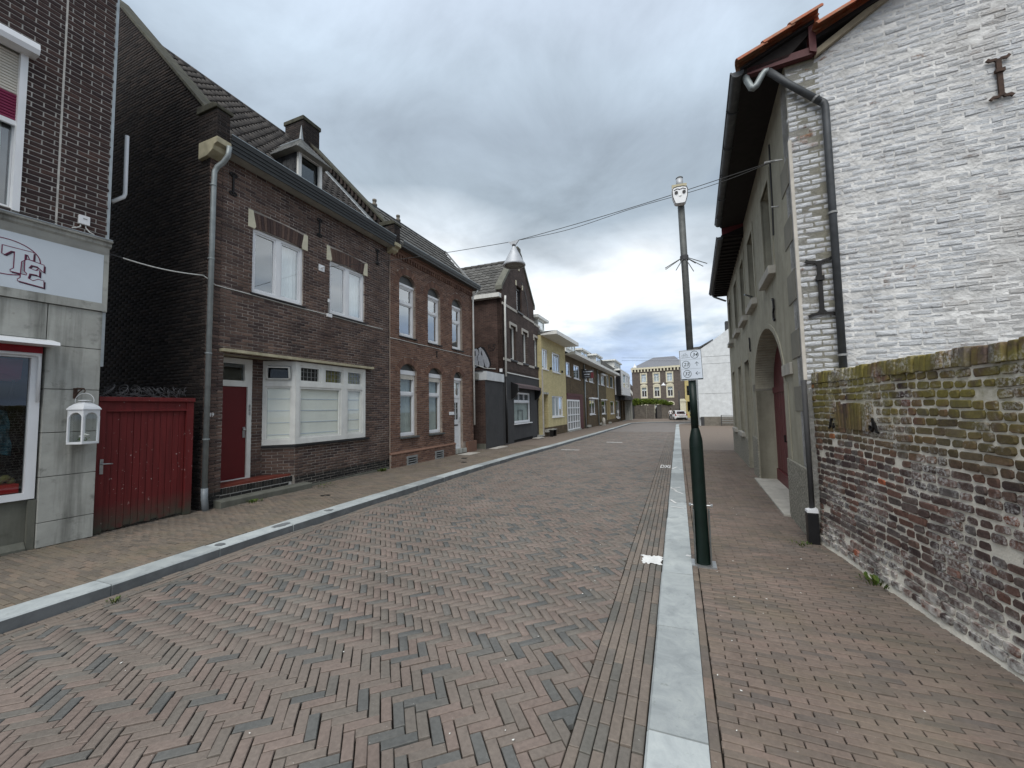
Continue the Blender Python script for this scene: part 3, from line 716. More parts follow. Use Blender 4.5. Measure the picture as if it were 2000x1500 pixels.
# ------------------------------------------------------------------ shared builders
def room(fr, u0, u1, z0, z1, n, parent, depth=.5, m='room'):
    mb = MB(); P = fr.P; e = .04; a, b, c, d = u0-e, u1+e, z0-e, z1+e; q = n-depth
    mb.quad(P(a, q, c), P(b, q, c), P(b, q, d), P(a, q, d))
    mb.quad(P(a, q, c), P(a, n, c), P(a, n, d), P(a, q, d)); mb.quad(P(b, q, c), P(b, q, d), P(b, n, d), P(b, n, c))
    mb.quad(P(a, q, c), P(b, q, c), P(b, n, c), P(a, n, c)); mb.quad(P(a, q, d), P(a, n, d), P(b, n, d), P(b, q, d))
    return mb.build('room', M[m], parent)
def curtain(fr, u0, u1, z0, z1, n, parent, m='curtain', amp=.018, wl=.09, name='curtain'):
    k = max(8, int((u1-u0)/wl*6)); mb = MB(); top = []; bot = []; ph = random.uniform(0, 6)
    for i in range(k+1):
        u = u0+(u1-u0)*i/k; d = amp*math.sin(2*math.pi*u/wl+ph)+amp*.5*math.sin(2*math.pi*u/(wl*2.7))
        top.append(fr.P(u, n+d*.6, z1)); bot.append(fr.P(u, n+d, z0))
    mb.add(bot+top, [(i, i+1, k+2+i, k+1+i) for i in range(k)])
    return mb.build(name, M[m], parent, smooth=True)
def window(fr, u0, u1, z0, z1, n, parent, panes, fm='white_pvc', d=.07, sash=.028, gl='glass', rm='room', rdepth=.5, cur=None, name='window'):
    """frame = rectangle minus panes; panes (a,b,c,d) absolute; each pane gets a sash ring and a glass sheet"""
    f = grid_body(MB(), fr, u0, u1, z0, z1, panes, n-d, n).build(name, M[fm], parent)
    for (a, b, c, e) in panes:
        if sash:
            s = grid_body(MB(), fr, a, b, c, e, [(a+sash, b-sash, c+sash, e-sash)], n-d, n-.018); s.build('sash', M[fm], f)
        mb = MB(); P = fr.P; q = n-d*.6
        mb.quad(P(a+sash*.8, q, c+sash*.8), P(b-sash*.8, q, c+sash*.8), P(b-sash*.8, q, e-sash*.8), P(a+sash*.8, q, e-sash*.8)); mb.build('pane', M[gl], f)
    if cur:
        for (a, b, c, e, m) in cur: curtain(fr, a, b, c, e, n-d-.07, f, m)
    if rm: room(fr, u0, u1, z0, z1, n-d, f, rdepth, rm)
    return f
def arch_hole(a, b, zs, rise):
    """segmental head: springing height zs, rise; returns half-width test"""
    hw = (b-a)/2; Rr = (hw*hw+rise*rise)/(2*rise); zc = zs+rise-Rr; uc = (a+b)/2
    def f(z):
        if z <= zs: return (a, b)
        if z >= zs+rise: return None
        w = math.sqrt(max(0, Rr*Rr-(z-zc)**2)); return (uc-w, uc+w)
    f.par = (uc, zc, Rr, hw); return f
def arch_ring(fr, par, t, n0, n1, mat_, parent, nb=None, name='arch_brick', over=0.06):
    uc, zc, Rr, hw = par; th = math.asin(min(1, (hw+over)/Rr)); nb = nb or int(2*th*Rr/.062); o0 = None; off = wloc(parent)
    for i in range(nb):
        a0 = -th+2*th*i/nb+.005/Rr; a1 = -th+2*th*(i+1)/nb-.005/Rr
        pts = [(uc+Rr*math.sin(a0), zc+Rr*math.cos(a0)), (uc+Rr*math.sin(a1), zc+Rr*math.cos(a1)), (uc+(Rr+t)*math.sin(a1), zc+(Rr+t)*math.cos(a1)), (uc+(Rr+t)*math.sin(a0), zc+(Rr+t)*math.cos(a0))]
        MB().uz(fr, pts, n0, n1+random.uniform(0, .003)).build(name, mat_, parent)
def text_mesh(s, size, shear=0.0, bold=0.0):
    c = bpy.data.curves.new('t', 'FONT'); c.body = s; c.size = size; c.shear = shear; c.align_x = 'CENTER'; c.align_y = 'CENTER'; c.offset = bold; c.resolution_u = 3
    o = bpy.data.objects.new('t', c); C.objects.link(o); bpy.context.view_layer.update()
    me = bpy.data.meshes.new_from_object(o.evaluated_get(bpy.context.evaluated_depsgraph_get())); C.objects.unlink(o); bpy.data.objects.remove(o)
    v = np.zeros(len(me.vertices)*3); me.vertices.foreach_get('co', v); f = [tuple(p.vertices) for p in me.polygons]; bpy.data.meshes.remove(me)
    return v.reshape(-1, 3), f
def text(fr, s, u, n, z, size, mat_, parent, name='lettering', shear=0., bold=0., flip=1, squash=1.0):
    v, f = text_mesh(s, size, shear, bold); mb = MB()
    mb.add([fr.P(u+flip*p[0]*squash, n, z+p[1]) for p in v], f)
    return mb.build(name, M[mat_], parent)
def stroke(mb, fr, pts, w, n0, n1):
    """flat band following points in (u,z)"""
    k = len(pts); L = []; Rr = []
    for i, (u, z) in enumerate(pts):
        a, b = pts[max(0, i-1)], pts[min(k-1, i+1)]; tx, tz = b[0]-a[0], b[1]-a[1]; l = math.hypot(tx, tz) or 1; tx /= l; tz /= l
        ww = w[i] if isinstance(w, (list, tuple)) else w
        L.append((u-tz*ww/2, z+tx*ww/2)); Rr.append((u+tz*ww/2, z-tx*ww/2))
    for i in range(k-1): mb.uz(fr, [L[i], L[i+1], Rr[i+1], Rr[i]], n0, n1)
    return mb
def anchor(fr, u, z0, z1, parent, w=.03, sc=1.0, m='iron', n=.012, style=0):
    """wrought-iron wall tie with curled ends"""
    mb = MB(); h = z1-z0; c = h*.16
    stroke(mb, fr, [(u, z0+.02), (u, (z0+z1)/2), (u, z1-.02)], w, n, n+.02)
    for s in (-1, 1):
        for zz, d in ((z0, 1), (z1, -1)):
            if style == 0:
                pts = [(u+s*c*(.1+math.sin(t)*.9), zz+d*c*(.5-.5*math.cos(t))-d*c*.1) for t in np.linspace(0, 4.2, 9)]
            else: pts = [(u, zz+d*c*.7), (u+s*c*.35, zz+d*c*.25), (u+s*c*.9, zz+d*.02), (u+s*c*1.2, zz+d*.0)]
            stroke(mb, fr, pts, w*.75, n, n+.018)
    if style == 1: mb.box(fr, u-w*.9, u+w*.9, n, n+.035, (z0+z1)/2+h*.12, (z0+z1)/2+h*.2)
    return mb.build('wall_tie', M[m], parent)
def clamp_ring(fr, u, n, z, r, parent, m='zinc_pipe'):
    c = fr.P(u, n, z); return MB().lathe(c, [(r*1.02, -.012), (r*1.22, -.012), (r*1.22, .012), (r*1.02, .012)], 12).build('pipe_bracket', M[m], parent, smooth=False)

# ------------------------------------------------------------------ corner shop, far left
S = Fr(-7.34, 2.83, 2, 92)
shop = thing('corner_shop', 'dark brick shop clad in grey slabs with a white sign board, far left', 'shop', S.P(-1.5, -2, PL))
def build_shop():
    U0 = -3.4; hw = (-2.3, -.80, 4.26, 6.24)
    mb = grid_body(MB(), S, U0, .0, 4.10, 9.6, [hw], -.25, 0); mb.build('upper_wall', M['mortar_light'], shop)
    MB().box(S, U0, -.02, -5, -.35, PL, 9.5).build('building_core', M['dark'], shop)
    br = courses(4.20, 9.5, .0625, lambda z: [(-2.9, -.497), (-.474, .010)], [rect_hole(*hw)], L=.2, j=.0125, seed=3)
    lay_bricks(S, br, M['brick_shop'], shop, jit=.0012, ch=.003, front=.009)
    MB().box(S, -.496, -.476, 0, .006, 4.19, 9.5).build('movement_joint', M['mortar_light'], shop)
    # roller shutter window
    w = window(S, -2.3, -.80, 4.26, 6.24, -.06, shop, [(-2.24, -.87, 4.30, 6.2)], d=.06, sash=0, cur=[(-2.2, -.93, 4.3, 6.1, 'curtain')])
    MB().nz(S, [(-.02, 6.24), (.17, 6.24), (.19, 6.30), (.17, 6.385), (-.02, 6.40)], -2.4, -.745).build('shutter_box', M['white_pvc'], shop)
    MB().box(S, -.862, -.80, -.05, .04, 4.22, 6.24).build('shutter_guide', M['white_pvc'], shop)
    z = 6.23; k = 0
    while z > 5.38:
        m = 'shutter_cream' if z > 5.73 else 'shutter_maroon'
        MB().nz(S, [(-.045, z-.036), (-.024, z-.031), (-.020, z-.018), (-.026, z-.004), (-.045, z)], -2.26, -.862).build('shutter_slat', M[m], w); z -= .0375; k += 1
    MB().box(S, -2.26, -.862, -.045, -.01, 5.305, 5.365).build('shutter_rail', M['white_pvc'], w)
    # cornice with lead top, sign board
    MB().nz(S, [(-.05, 4.06), (.06, 4.06), (.085, 4.085), (.085, 4.13), (.12, 4.135), (.125, 4.155), (.0, 4.195), (-.05, 4.195)], U0, .035).build('cornice', M['concrete'], shop)
    MB().tube([S.P(U0, .115, 4.165), S.P(.03, .115, 4.165)], .012, 8).build('cornice_roll', M['lead'], shop)
    MB().nz(S, [(-.05, 3.96), (.03, 3.96), (.045, 4.0), (.06, 4.06), (-.05, 4.06)], U0, .02).build('cornice_board', M['soffit'], shop)
    MB().box(S, U0, -.022, 0, .03, 3.275, 3.962).build('sign_board', M['shop_sign'], shop, bevel=.003)
    MB().box(S, -.021, .03, -.2, .034, 3.16, 4.06).build('corner_post', M['concrete'], shop)
    MB().box(S, U0, -.022, -.02, .04, 3.165, 3.273).build('sign_ledge', M['concrete'], shop)
    # logo: ring, T and E
    n0, n1 = .0305, .033; cu, cz, rr = -.90, 3.645, .30
    mb = MB(); ring = [(cu+rr*math.cos(t)*.98, cz+.0+rr*.72*math.sin(t)) for t in np.linspace(0, 2*math.pi, 49)]
    stroke(mb, S, ring, .010, n0, n1); mb.build('logo_ring', M['logo'], shop)
    T = [(-.915, 3.775), (-.665, 3.765), (-.665, 3.665), (-.695, 3.66), (-.715, 3.715), (-.735, 3.72), (-.735, 3.51), (-.715, 3.485), (-.715, 3.465), (-.845, 3.475), (-.845, 3.495), (-.82, 3.52), (-.82, 3.725), (-.845, 3.72), (-.89, 3.665), (-.915, 3.67)]
    E = [(-.715, 3.665), (-.575, 3.635), (-.575, 3.545), (-.59, 3.55), (-.63, 3.595), (-.68, 3.60), (-.70, 3.56), (-.64, 3.545), (-.61, 3.555), (-.61, 3.475), (-.635, 3.49), (-.69, 3.49), (-.70, 3.43), (-.66, 3.41), (-.62, 3.44), (-.57, 3.435), (-.57, 3.345), (-.785, 3.375), (-.785, 3.395), (-.765, 3.42), (-.76, 3.62)]
    for nm, poly in (('letter', T), ('letter', E)):
        mb = MB(); mb.uz(S, [(a+.016, b-.016) for a, b in poly], .0302, .0335); mb.build('letter_shadow', M['logo_dark'], shop)
        mb = MB(); mb.uz(S, poly, .0302, .0350); l = mb.build(nm, M['shop_sign'], shop)
        mb = MB(); stroke(mb, S, poly+[poly[0]], .0085, .0351, .0365); mb.build('outline', M['logo'], l)
    # slabs
    zs = [.10, .405, .965, 1.517, 2.07, 2.632, 3.16]
    for a, b in zip(zs, zs[1:]): MB().box(S, -.512, -.003, -.10, .012, a+.004, b-.004).build('cladding_slab', M['concrete'], shop, bevel=.004)
    for a, b in ((-1.25, -.520), (-2.0, -1.258), (-2.8, -2.008)): MB().box(S, a, b, -.10, .012, 2.70, 3.156).build('cladding_slab', M['concrete'], shop, bevel=.004)
    MB().box(S, -.53, -.004, -.25, -.102, PL, 3.16).build('pier_core', M['concrete_dark'], shop)
    MB().box(S, -.0035, .028, -.3, .010, 2.40, 7.9).build('corner_flashing', M['zinc'], shop)
    # shop window
    MB().nz(S, [(0, 2.60), (.27, 2.60), (.255, 2.64), (.0, 2.695)], -3.2, -.465).build('awning_hood', M['white_pvc'], shop)
    MB().box(S, -3.2, -.53, -.08, -.02, 2.515, 2.605).build('awning_cloth', M['red_canvas'], shop)
    f = window(S, -3.2, -.535, .715, 2.515, -.02, shop, [(-1.9, -.622, .795, 2.452), (-3.1, -1.97, .795, 2.452)], d=.07, sash=0, gl='glass_dark', rm='room', rdepth=1.4)
    pts = [S.P(-1.9, .012, 2.49), S.P(-.60, .012, 2.49), S.P(-.568, .012, 2.47), S.P(-.562, .012, 2.42), S.P(-.562, .012, 1.9)]
    MB().tube(pts, .016, 8).build('conduit', M['white_pvc'], shop, smooth=True)
    MB().box(S, -3.2, -.585, -.25, -.07, .20, .715).build('stall_riser', M['concrete_dark'], shop)
    MB().box(S, -.584, -.52, -.25, -.015, .10, .70).build('riser_pier', M['concrete_dark'], shop)
    MB().nz(S, [(-.25, .10), (.0, .10), (.0, .13), (-.06, .20), (-.25, .20)], -3.2, -.59).build('threshold', M['concrete_dark'], shop)
    # display behind the glass
    MB().box(S, -1.9, -.64, -.8, -.12, .80, .905).build('red_plinth', M['red_cloth'], shop)
    mb = MB(); mb.add([S.P(-.63, -.25, 2.44), S.P(-1.3, -.2, 2.46), S.P(-1.25, -.5, 2.15), S.P(-.645, -.5, 2.12), S.P(-.64, -.25, 2.20)], [(0, 1, 2, 3, 4)]); mb.build('parasol_cloth', M['red_canvas'], shop)
    MB().tube([S.P(-.66, -.3, 2.42), S.P(-.78, -.45, .9)], .014, 8).build('parasol_pole', M['black'], shop)
    mb = MB(); k = 10
    for i in range(k):
        for j in range(8):
            def q(a, b): return S.P(-1.02+.30*b/8+.05*a/k, -.28+.03*math.sin(a*1.3+b*2.1), 1.85-.55*a/k-.06*(b/8)**2)
            mb.quad(q(i, j), q(i, j+1), q(i+1, j+1), q(i+1, j))
    mb.build('hung_garment', M['teal_cloth'], shop, smooth=True)
    mb = MB()
    for (u, z, s) in ((-.78, .95, .05), (-.72, .98, .05), (-.88, .97, .06), (-.67, .94, .035)):
        c = S.P(u, -.25, z-.04); mb.lathe(c, [(s*.6, 0), (s, .02), (s*.9, .05), (s*.4, .075)], 10)
    mb.build('display_goods', M['olive_cloth'], shop, smooth=True)
    MB().box(S, -1.6, -.72, -.9, -.85, 1.95, 2.05).build('display_shelf', M['wood_pale'], shop)
    # junction box and cables on the cornice
    b = MB().box(S, -.292, -.185, .010, .055, 4.305, 4.425).build('junction_box', M['white_pvc'], shop, bevel=.004)
    MB().box(S, -.255, -.215, .0555, .058, 4.375, 4.388).build('label_plate', M['grey_trim'], b)
    for u, e, zz in ((-.27, -.36, 4.22), (-.22, -.15, 4.21)):
        MB().tube([S.P(u, .03, 4.31), S.P(u, .035, 4.27), S.P((u+e)/2, .05, zz+.01), S.P(e, .08, zz-.015)], .0075, 6).build('cable', M['cable_white'], shop, smooth=True)
    MB().tube([S.P(-3, .1, 4.205)]+[S.P(u, .1+.01*math.sin(u*9), 4.20+.006*math.sin(u*5)) for u in np.arange(-2.6, -.3, .3)], .005, 5).build('cable', M['cable_dark'], shop, smooth=True)
    # flue on the alley side
    MB().tube([S.P(.17, -.36, 4.92), S.P(.30, -.36, 5.06), S.P(.315, -.36, 5.12), S.P(.31, -.36, 6.04)], .026, 10).build('flue_pipe', M['white_pvc'], shop, smooth=True)
build_shop()

# lantern
lant = thing('hanging_lantern', 'white metal lantern with a small flower inside hung on a wall hook', 'lantern', S.P(-.18, .12, 1.355))
def build_lantern():
    c = S.P(-.18, .13, 0); L = Fr(c[0], c[1], 2-24, 92-24); h = .105; z0, z1 = 1.355, 1.80
    MB().box(L, -h, h, -h, h, z0, z0+.028).build('base', M['white_pvc'], lant, bevel=.004)
    for a in (-1, 1):
        for b in (-1, 1): MB().box(L, a*h*.9-.010, a*h*.9+.010, b*h*.9-.010, b*h*.9+.010, z0+.029, z1-.085).build('corner_post', M['white_pvc'], lant)
    for side in range(4):
        F = L.sub(0, 0, (-22+90*side), (68+90*side)); mb = MB(); hole = arch_hole(-h*.78, h*.78, z1-.10, .065)
        K = 14; pts = [(-h*.78, z1-.10)]+[(hole.par[0]+hole.par[2]*math.sin(t), hole.par[1]+hole.par[2]*math.cos(t)) for t in np.linspace(-math.asin(hole.par[3]/hole.par[2]), math.asin(hole.par[3]/hole.par[2]), K)]+[(h*.78, z1-.10)]
        top = [(-h, z1), (h, z1)]
        for i in range(len(pts)-1):
            a, b = pts[i], pts[i+1]; mb.uz(F, [a, b, (b[0], z1-.002), (a[0], z1-.002)], h*.84, h*.96)
        mb.uz(F, [(-h, z1-.1), (-h*.78, z1-.1), (-h*.78, z1-.002), (-h, z1-.002)], h*.84, h*.96); mb.uz(F, [(h*.78, z1-.1), (h, z1-.1), (h, z1-.002), (h*.78, z1-.002)], h*.84, h*.96)
        mb.build('arched_panel', M['white_pvc'], lant)
        MB().quad(F.P(-h*.8, h*.87, z0+.03), F.P(h*.8, h*.87, z0+.03), F.P(h*.8, h*.87, z1-.06), F.P(-h*.8, h*.87, z1-.06)).build('glass_panel', M['glass_clear'], lant)
    mb = MB(); prof = [(1.08, 0), (1.08, .012), (.92, .045), (.62, .078), (.36, .095), (.36, .10)]
    for (s0, a0), (s1, a1) in zip(prof, prof[1:]):
        for i in range(4):
            cs = [(-1, -1), (1, -1), (1, 1), (-1, 1)]; p, q = cs[i], cs[(i+1) % 4]
            mb.quad(L.P(p[0]*h*s0, p[1]*h*s0, z1+a0), L.P(q[0]*h*s0, q[1]*h*s0, z1+a0), L.P(q[0]*h*s1, q[1]*h*s1, z1+a1), L.P(p[0]*h*s1, p[1]*h*s1, z1+a1))
    mb.build('roof', M['white_pvc'], lant)
    MB().lathe((c[0], c[1], z1+.095), [(.03, 0), (.03, .018), (.062, .022), (.062, .032), (.0, .036)], 16).build('vent_cap', M['white_pvc'], lant, smooth=True)
    pts = [(c[0]+.07*math.cos(t)*math.cos(R(20)), c[1]+.07*math.cos(t)*math.sin(R(70)), z1+.12+.10*math.sin(t)) for t in np.linspace(-.3, math.pi+.3, 17)]
    MB().tube(pts, .0035, 6).build('handle', M['white_pvc'], lant, smooth=True)
    mb = MB(); mb.tube([S.P(-.235, .012, 2.075), S.P(-.235, .06, 2.085), S.P(-.19, .13, 2.08)], .009, 6); mb.tube([S.P(-.235, .02, 1.98), S.P(-.225, .07, 2.03), S.P(-.2, .1, 2.07)], .008, 6); mb.box(S, -.255, -.215, .012, .02, 1.95, 2.09)
    mb.tube([S.P(-.19, .13, 2.08), S.P(-.18, .13, 2.05), S.P(-.185, .13, 2.03), S.P(-.2, .13, 2.035)], .006, 6); mb.build('wall_hook', M['rust'], lant)
    mb = MB()
    for i in range(60):
        t = random.uniform(0, 6.28); r = random.uniform(0, .065); p = Vector((c[0]+r*math.cos(t), c[1]+r*math.sin(t), z0+.03+random.uniform(0, .055))); d = Vector((random.uniform(-1, 1), random.uniform(-1, 1), random.uniform(.2, 1))).normalized()*.022; e = d.cross(Vector((0, 0, 1))).normalized()*.008
        mb.quad(p, p+d*.5+e, p+d, p+d*.5-e)
    mb.build('foliage', M['leaf'], lant)
    mb = MB()
    for i in range(7): mb.lathe((c[0]+random.uniform(-.035, .045), c[1]+random.uniform(-.035, .035), z0+.075+random.uniform(0, .05)), [(.006, 0), (.019, .006), (.021, .014), (.008, .02)], 8)
    mb.build('petals', M['leaf_white'], lant, smooth=True)
build_lantern()

# ------------------------------------------------------------------ red plank gate in the alley
G = Fr(-7.44, 2.85, 0, 90)
gate = thing('plank_gate', 'weathered dark red vertical plank gate closing the alley', 'gate', G.P(.58, 0, PL))
def build_gate():
    MB().box(G, .005, .095, -.06, .03, PL, 1.92).build('gate_post', M['gate'], gate, bevel=.004)
    MB().box(G, 1.085, 1.185, -.06, .03, PL, 1.92).build('gate_post', M['gate'], gate, bevel=.004)
    MB().box(G, .004, 1.19, -.08, .06, 1.921, 1.985).build('gate_cap', M['gate'], gate, bevel=.006)
    MB().box(G, .096, 1.084, -.05, .012, 1.80, 1.92).build('head_rail', M['gate'], gate)
    MB().nz(G, [(-.03, 1.775), (.028, 1.775), (.028, 1.79), (.012, 1.80), (-.03, 1.80)], .096, 1.084).build('drip_mould', M['gate'], gate)
    n = 12; w = (1.08-.10)/n
    for i in range(n):
        a = .10+w*i; b = a+w-.004; z = PL+random.uniform(.012, .04); d = random.uniform(-.004, .004)
        MB().uz(G, [(a, z), (b, z+random.uniform(-.01, .01)), (b, 1.773), (a, 1.773)], -.04+d, -.012+d).build('plank', M['gate'], gate, bevel=.003)
    MB().box(G, .1, 1.08, -.075, -.045, .2, 1.77).build('backing', M['dark'], gate)
    h = MB().box(G, .045, .082, .031, .040, .91, 1.115).build('lock_plate', M['metal'], gate, bevel=.003)
    MB().tube([G.P(.062, .04, 1.05), G.P(.062, .075, 1.05), G.P(.075, .082, 1.05), G.P(.165, .082, 1.045)], .0085, 8).build('lever', M['metal'], h, smooth=True)
build_gate()
wire = thing('barbed_wire_coil', 'tangled barbed wire laid along the top of the red gate', 'wire', G.P(.6, -.1, 1.985))
def build_wire():
    for k in range(5):
        pts = []; ph = random.uniform(0, 6); rr = random.uniform(.05, .085); turns = random.uniform(6, 9); yo = random.uniform(-.1, .02)
        for i in range(90):
            t = i/89; a = ph+turns*2*math.pi*t
            pts.append(G.P(.06+1.06*t+.05*math.sin(a*1.1), -.06+yo+rr*math.cos(a)*1.1, 2.075+rr*math.sin(a)*(1.05-.3*t)+.03*math.sin(5*t+k)))
        MB().tube(pts, .0026, 4).build('strand', M['wire_metal'], wire)
    mb = MB()
    for i in range(70):
        p = Vector(G.P(.06+1.06*random.random(), random.uniform(-.2, .0), 1.99+random.random()*.16)); d = Vector((random.gauss(0, 1), random.gauss(0, 1), random.gauss(0, 1))).normalized()*.022
        mb.tube([p-d, p+d], .002, 3)
    mb.build('barbs', M['wire_metal'], wire)
build_wire()
# ------------------------------------------------------------------ dark brick house, number 49
H = Fr(-7.46, 4.2, -.7, 89.3); HS = Fr(-7.46, 4.2, -90.7, 179.3)
HW = 4.79
h49 = thing('dark_brick_house', 'two-storey dark brown brick house with dormer and red front door', 'house', H.P(2.4, -2, PL))
def plan(fr, pts, z0, z1):
    mb = MB(); k = len(pts); mb.add([fr.P(u, n, z0) for u, n in pts]+[fr.P(u, n, z1) for u, n in pts], [tuple(range(k)), tuple(range(k, 2*k))]+[(i, (i+1) % k, k+(i+1) % k, k+i) for i in range(k)]); return mb
def build_h49():
    up1, up2 = (.79, 1.93, 4.05, 5.33), (2.655, 3.805, 4.05, 5.33); porch = (.31, 1.78, .0, 2.81); bay = (1.78, 3.83, 1.04, 2.81)
    holes = [up1, up2, porch, bay]
    grid_body(MB(), H, 0, HW, .04, 6.62, holes, -.22, 0).build('front_wall', M['mortar_dark'], h49)
    heads = []
    for w in (up1, up2):
        uc = (w[0]+w[1])/2
        heads.append(lambda z, uc=uc, w=w: (w[0]-.02-.19*(z-5.31)/.33*.4, w[1]+.02+.19*(z-5.31)/.33*.4) if 5.30 < z < 5.655 else None)
    br = courses(.36, 6.60, .0612, lambda z: [(0, HW)], [rect_hole(*w) for w in holes]+heads, L=.199, j=.011, seed=5)
    lay_bricks(H, br, M['brick_h49'], h49, jit=.0012, front=.008)
    br = courses(.06, .36, .0612, lambda z: [(0, .31), (1.8, HW)], [], L=.199, j=.012, seed=6)
    lay_bricks(H, br, M['brick_plinth'], h49, name='plinth_brick', jit=.0012, front=.008, nparts=60)
    # flat-arch heads with cream springers
    for w in (up1, up2):
        uc = (w[0]+w[1])/2; n = 17; a, b = w[0]+.055, w[1]-.055
        for i in range(n):
            p, q = a+(b-a)*i/n+.004, a+(b-a)*(i+1)/n-.004; k = 1.10; rise = lambda u: .028*(1-((u-uc)/(b-a)*2)**2)
            MB().uz(H, [(p, 5.325+rise(p)), (q, 5.325+rise(q)), (uc+(q-uc)*k, 5.625+rise(q)), (uc+(p-uc)*k, 5.625+rise(p))], -.08, .010+random.uniform(0, .003)).build('arch_brick', M['brick_h49'], h49)
        for s in (-1, 1):
            e = w[0] if s < 0 else w[1]
            MB().uz(H, [(e+s*.10, 5.31), (e-s*.03, 5.31), (e-s*.055, 5.36), (e-s*.115*.2+s*.03, 5.655), (e+s*.10, 5.655)], -.05, .014).build('springer_stone', M['cream_key'], h49)
    # upper windows
    for w in (up1, up2):
        m = (w[0]+w[1])/2
        window(H, w[0], w[1], w[2], w[3], -.035, h49, [(w[0]+.055, m-.055, w[2]+.06, w[3]-.055), (m+.055, w[1]-.055, w[2]+.06, w[3]-.055)], d=.07, sash=.035, rm='room_grey', rdepth=.7,
               cur=[(m+.0, w[1]-.06, w[2], w[3], 'curtain')])
        MB().nz(H, [(-.1, w[2]-.002), (.045, w[2]-.02), (.045, w[2]-.045), (-.1, w[2]-.045)], w[0]-.03, w[1]+.05).build('window_sill', M['black'], h49)
    # porch, recessed door
    D = -.45; B = H.sub(0, D, -.7, 89.3)
    MB().box(H, .0, .31, -.5, -.221, .1, 2.81).build('porch_pier', M['mortar_dark'], h49)
    grid_body(MB(), B, .10, 1.40, .1, 2.83, [(.14, 1.13, .44, 2.79)], -.2, 0).build('porch_wall', M['mortar_dark'], h49)
    lay_bricks(B, courses(.44, 2.81, .0612, lambda z: [(1.135, 1.39)], [], seed=8), M['brick_h49'], h49, name='porch_brick', nparts=80, rest='porch_bricks')
    f = grid_body(MB(), B, .12, 1.13, .44, 2.79, [(.19, 1.045, .46, 2.245), (.25, .985, 2.36, 2.69)], -.07, .03).build('door_frame', M['white_paint'], h49)
    MB().box(B, .20, .975, -.02, -.015, 2.36, 2.69).build('fanlight', M['glass_dark'], f); room(B, .2, 1.0, 2.34, 2.7, -.03, f, .2)
    d = MB().box(B, .192, 1.043, -.045, .0, .462, 2.243).build('door', M['door_red'], h49, bevel=.003)
    MB().box(B, .975, 1.022, .0, .014, 1.24, 1.45).build('door_plate', M['metal'], d, bevel=.004)
    MB().lathe(B.P(.998, .02, 1.40), [(.0, -.02), (.026, -.016), (.03, 0), (.024, .018), (0, .022)], 12).build('door_knob', M['metal'], d, smooth=True)
    MB().lathe(B.P(.40, .002, 1.74), [(.0, -.01), (.010, -.008), (.010, .008), (0, .01)], 8).build('spyhole', M['metal'], d)
    for z in (1.68, 1.755, 1.83): MB().box(B, 1.072, 1.105, .03, .04, z, z+.06).build('bell_push', M['metal'], f, bevel=.002)
    plan(H, [(.312, -.46), (1.37, -.46), (1.735, -.045), (.312, -.045)], .40, .445).build('threshold', M['tile_red'], h49)
    for i in range(24):
        a = .315+.060*i
        if a < 1.70: MB().box(H, a, a+.052, -.10, -.018, .29, .398).build('step_brick', M['brick_plinth'], h49, bevel=.003)
    plan(H, [(.312, -.40), (1.40, -.40), (1.74, -.028), (.312, -.028)], .1, .399).build('step_core', M['mortar_light'], h49)
    lay_bricks(H, [(a+.312, a+.312+.185, z, z+.048) for z in (.225,) for a in np.arange(0, 1.25, .195)], M['brick_plinth'], h49, name='step_brick', nparts=20, front=-.018)
    MB().nz(H, [(-.02, .09), (.20, .09), (.205, .20), (.19, .218), (-.02, .225)], .20, 2.05).build('stone_step', M['concrete_dark'], h49, bevel=.008)
    MB().box(H, 2.06, 4.78, .0, .035, .05, .15).build('footing', M['concrete_dark'], h49)
    # splayed side of the bay
    sp = Fr(*H.P(1.78, 0, 0)[:2], 227.3, 137.3); sl = .60
    grid_body(MB(), sp, 0, sl, .1, 1.04, [], -.12, 0).build('splay_wall', M['mortar_dark'], h49)
    lay_bricks(sp, courses(.42, 1.0, .0612, lambda z: [(0.005, sl)], [], seed=9), M['brick_h49'], h49, name='splay_brick', nparts=60, front=.008)
    f = window(sp, .0, sl, 1.05, 2.80, .02, h49, [(.07, sl-.05, 1.15, 2.27), (.07, sl-.05, 2.38, 2.74)], fm='white_paint', d=.06, sash=.03, rm=None, gl='glass_clear')
    room(sp, .05, sl-.05, 2.36, 2.76, -.05, f, .2)
    mb = MB(); mb.box(sp, .08, sl-.06, -.045, -.04, 1.13, 2.29); mb.build('roman_blind', M['blind'], f)
    for z in (2.01, 1.76, 1.51, 1.26): MB().box(sp, .08, sl-.06, -.039, -.032, z-.008, z+.004).build('blind_fold', M['sign_face'], f)
    t = R(24); mb = MB()
    for a, b, c, e in ((.09, .12, 0, .30), (sl-.10, sl-.07, 0, .30), (.09, sl-.07, 0, .03), (.09, sl-.07, .27, .30)):
        q = lambda u, zz, k: sp.P(u, .035+math.sin(t)*zz*0+.10*(zz/.30)+k, 2.41+zz*.88)
        mb.hexa([q(a, c, 0), q(b, c, 0), q(b, c, .03), q(a, c, .03), q(a, e, 0), q(b, e, 0), q(b, e, .03), q(a, e, .03)])
    mb.build('hopper_sash', M['white_paint'], f)
    # bay front
    f = window(H, 1.765, 3.83, 1.05, 2.80, .025, h49, [(1.86, 3.02, 1.16, 2.27), (3.20, 3.72, 1.16, 2.27), (1.86, 2.42, 2.36, 2.73), (2.52, 3.08, 2.36, 2.73), (3.20, 3.72, 2.36, 2.73)], fm='white_paint', d=.07, sash=.045, rm=None, gl='glass_clear')
    MB().box(H, 1.84, 3.05, -.062, -.057, 1.12, 2.30).build('roman_blind', M['blind'], f); MB().box(H, 3.17, 3.75, -.062, -.057, 1.12, 2.30).build('roman_blind', M['blind'], f)
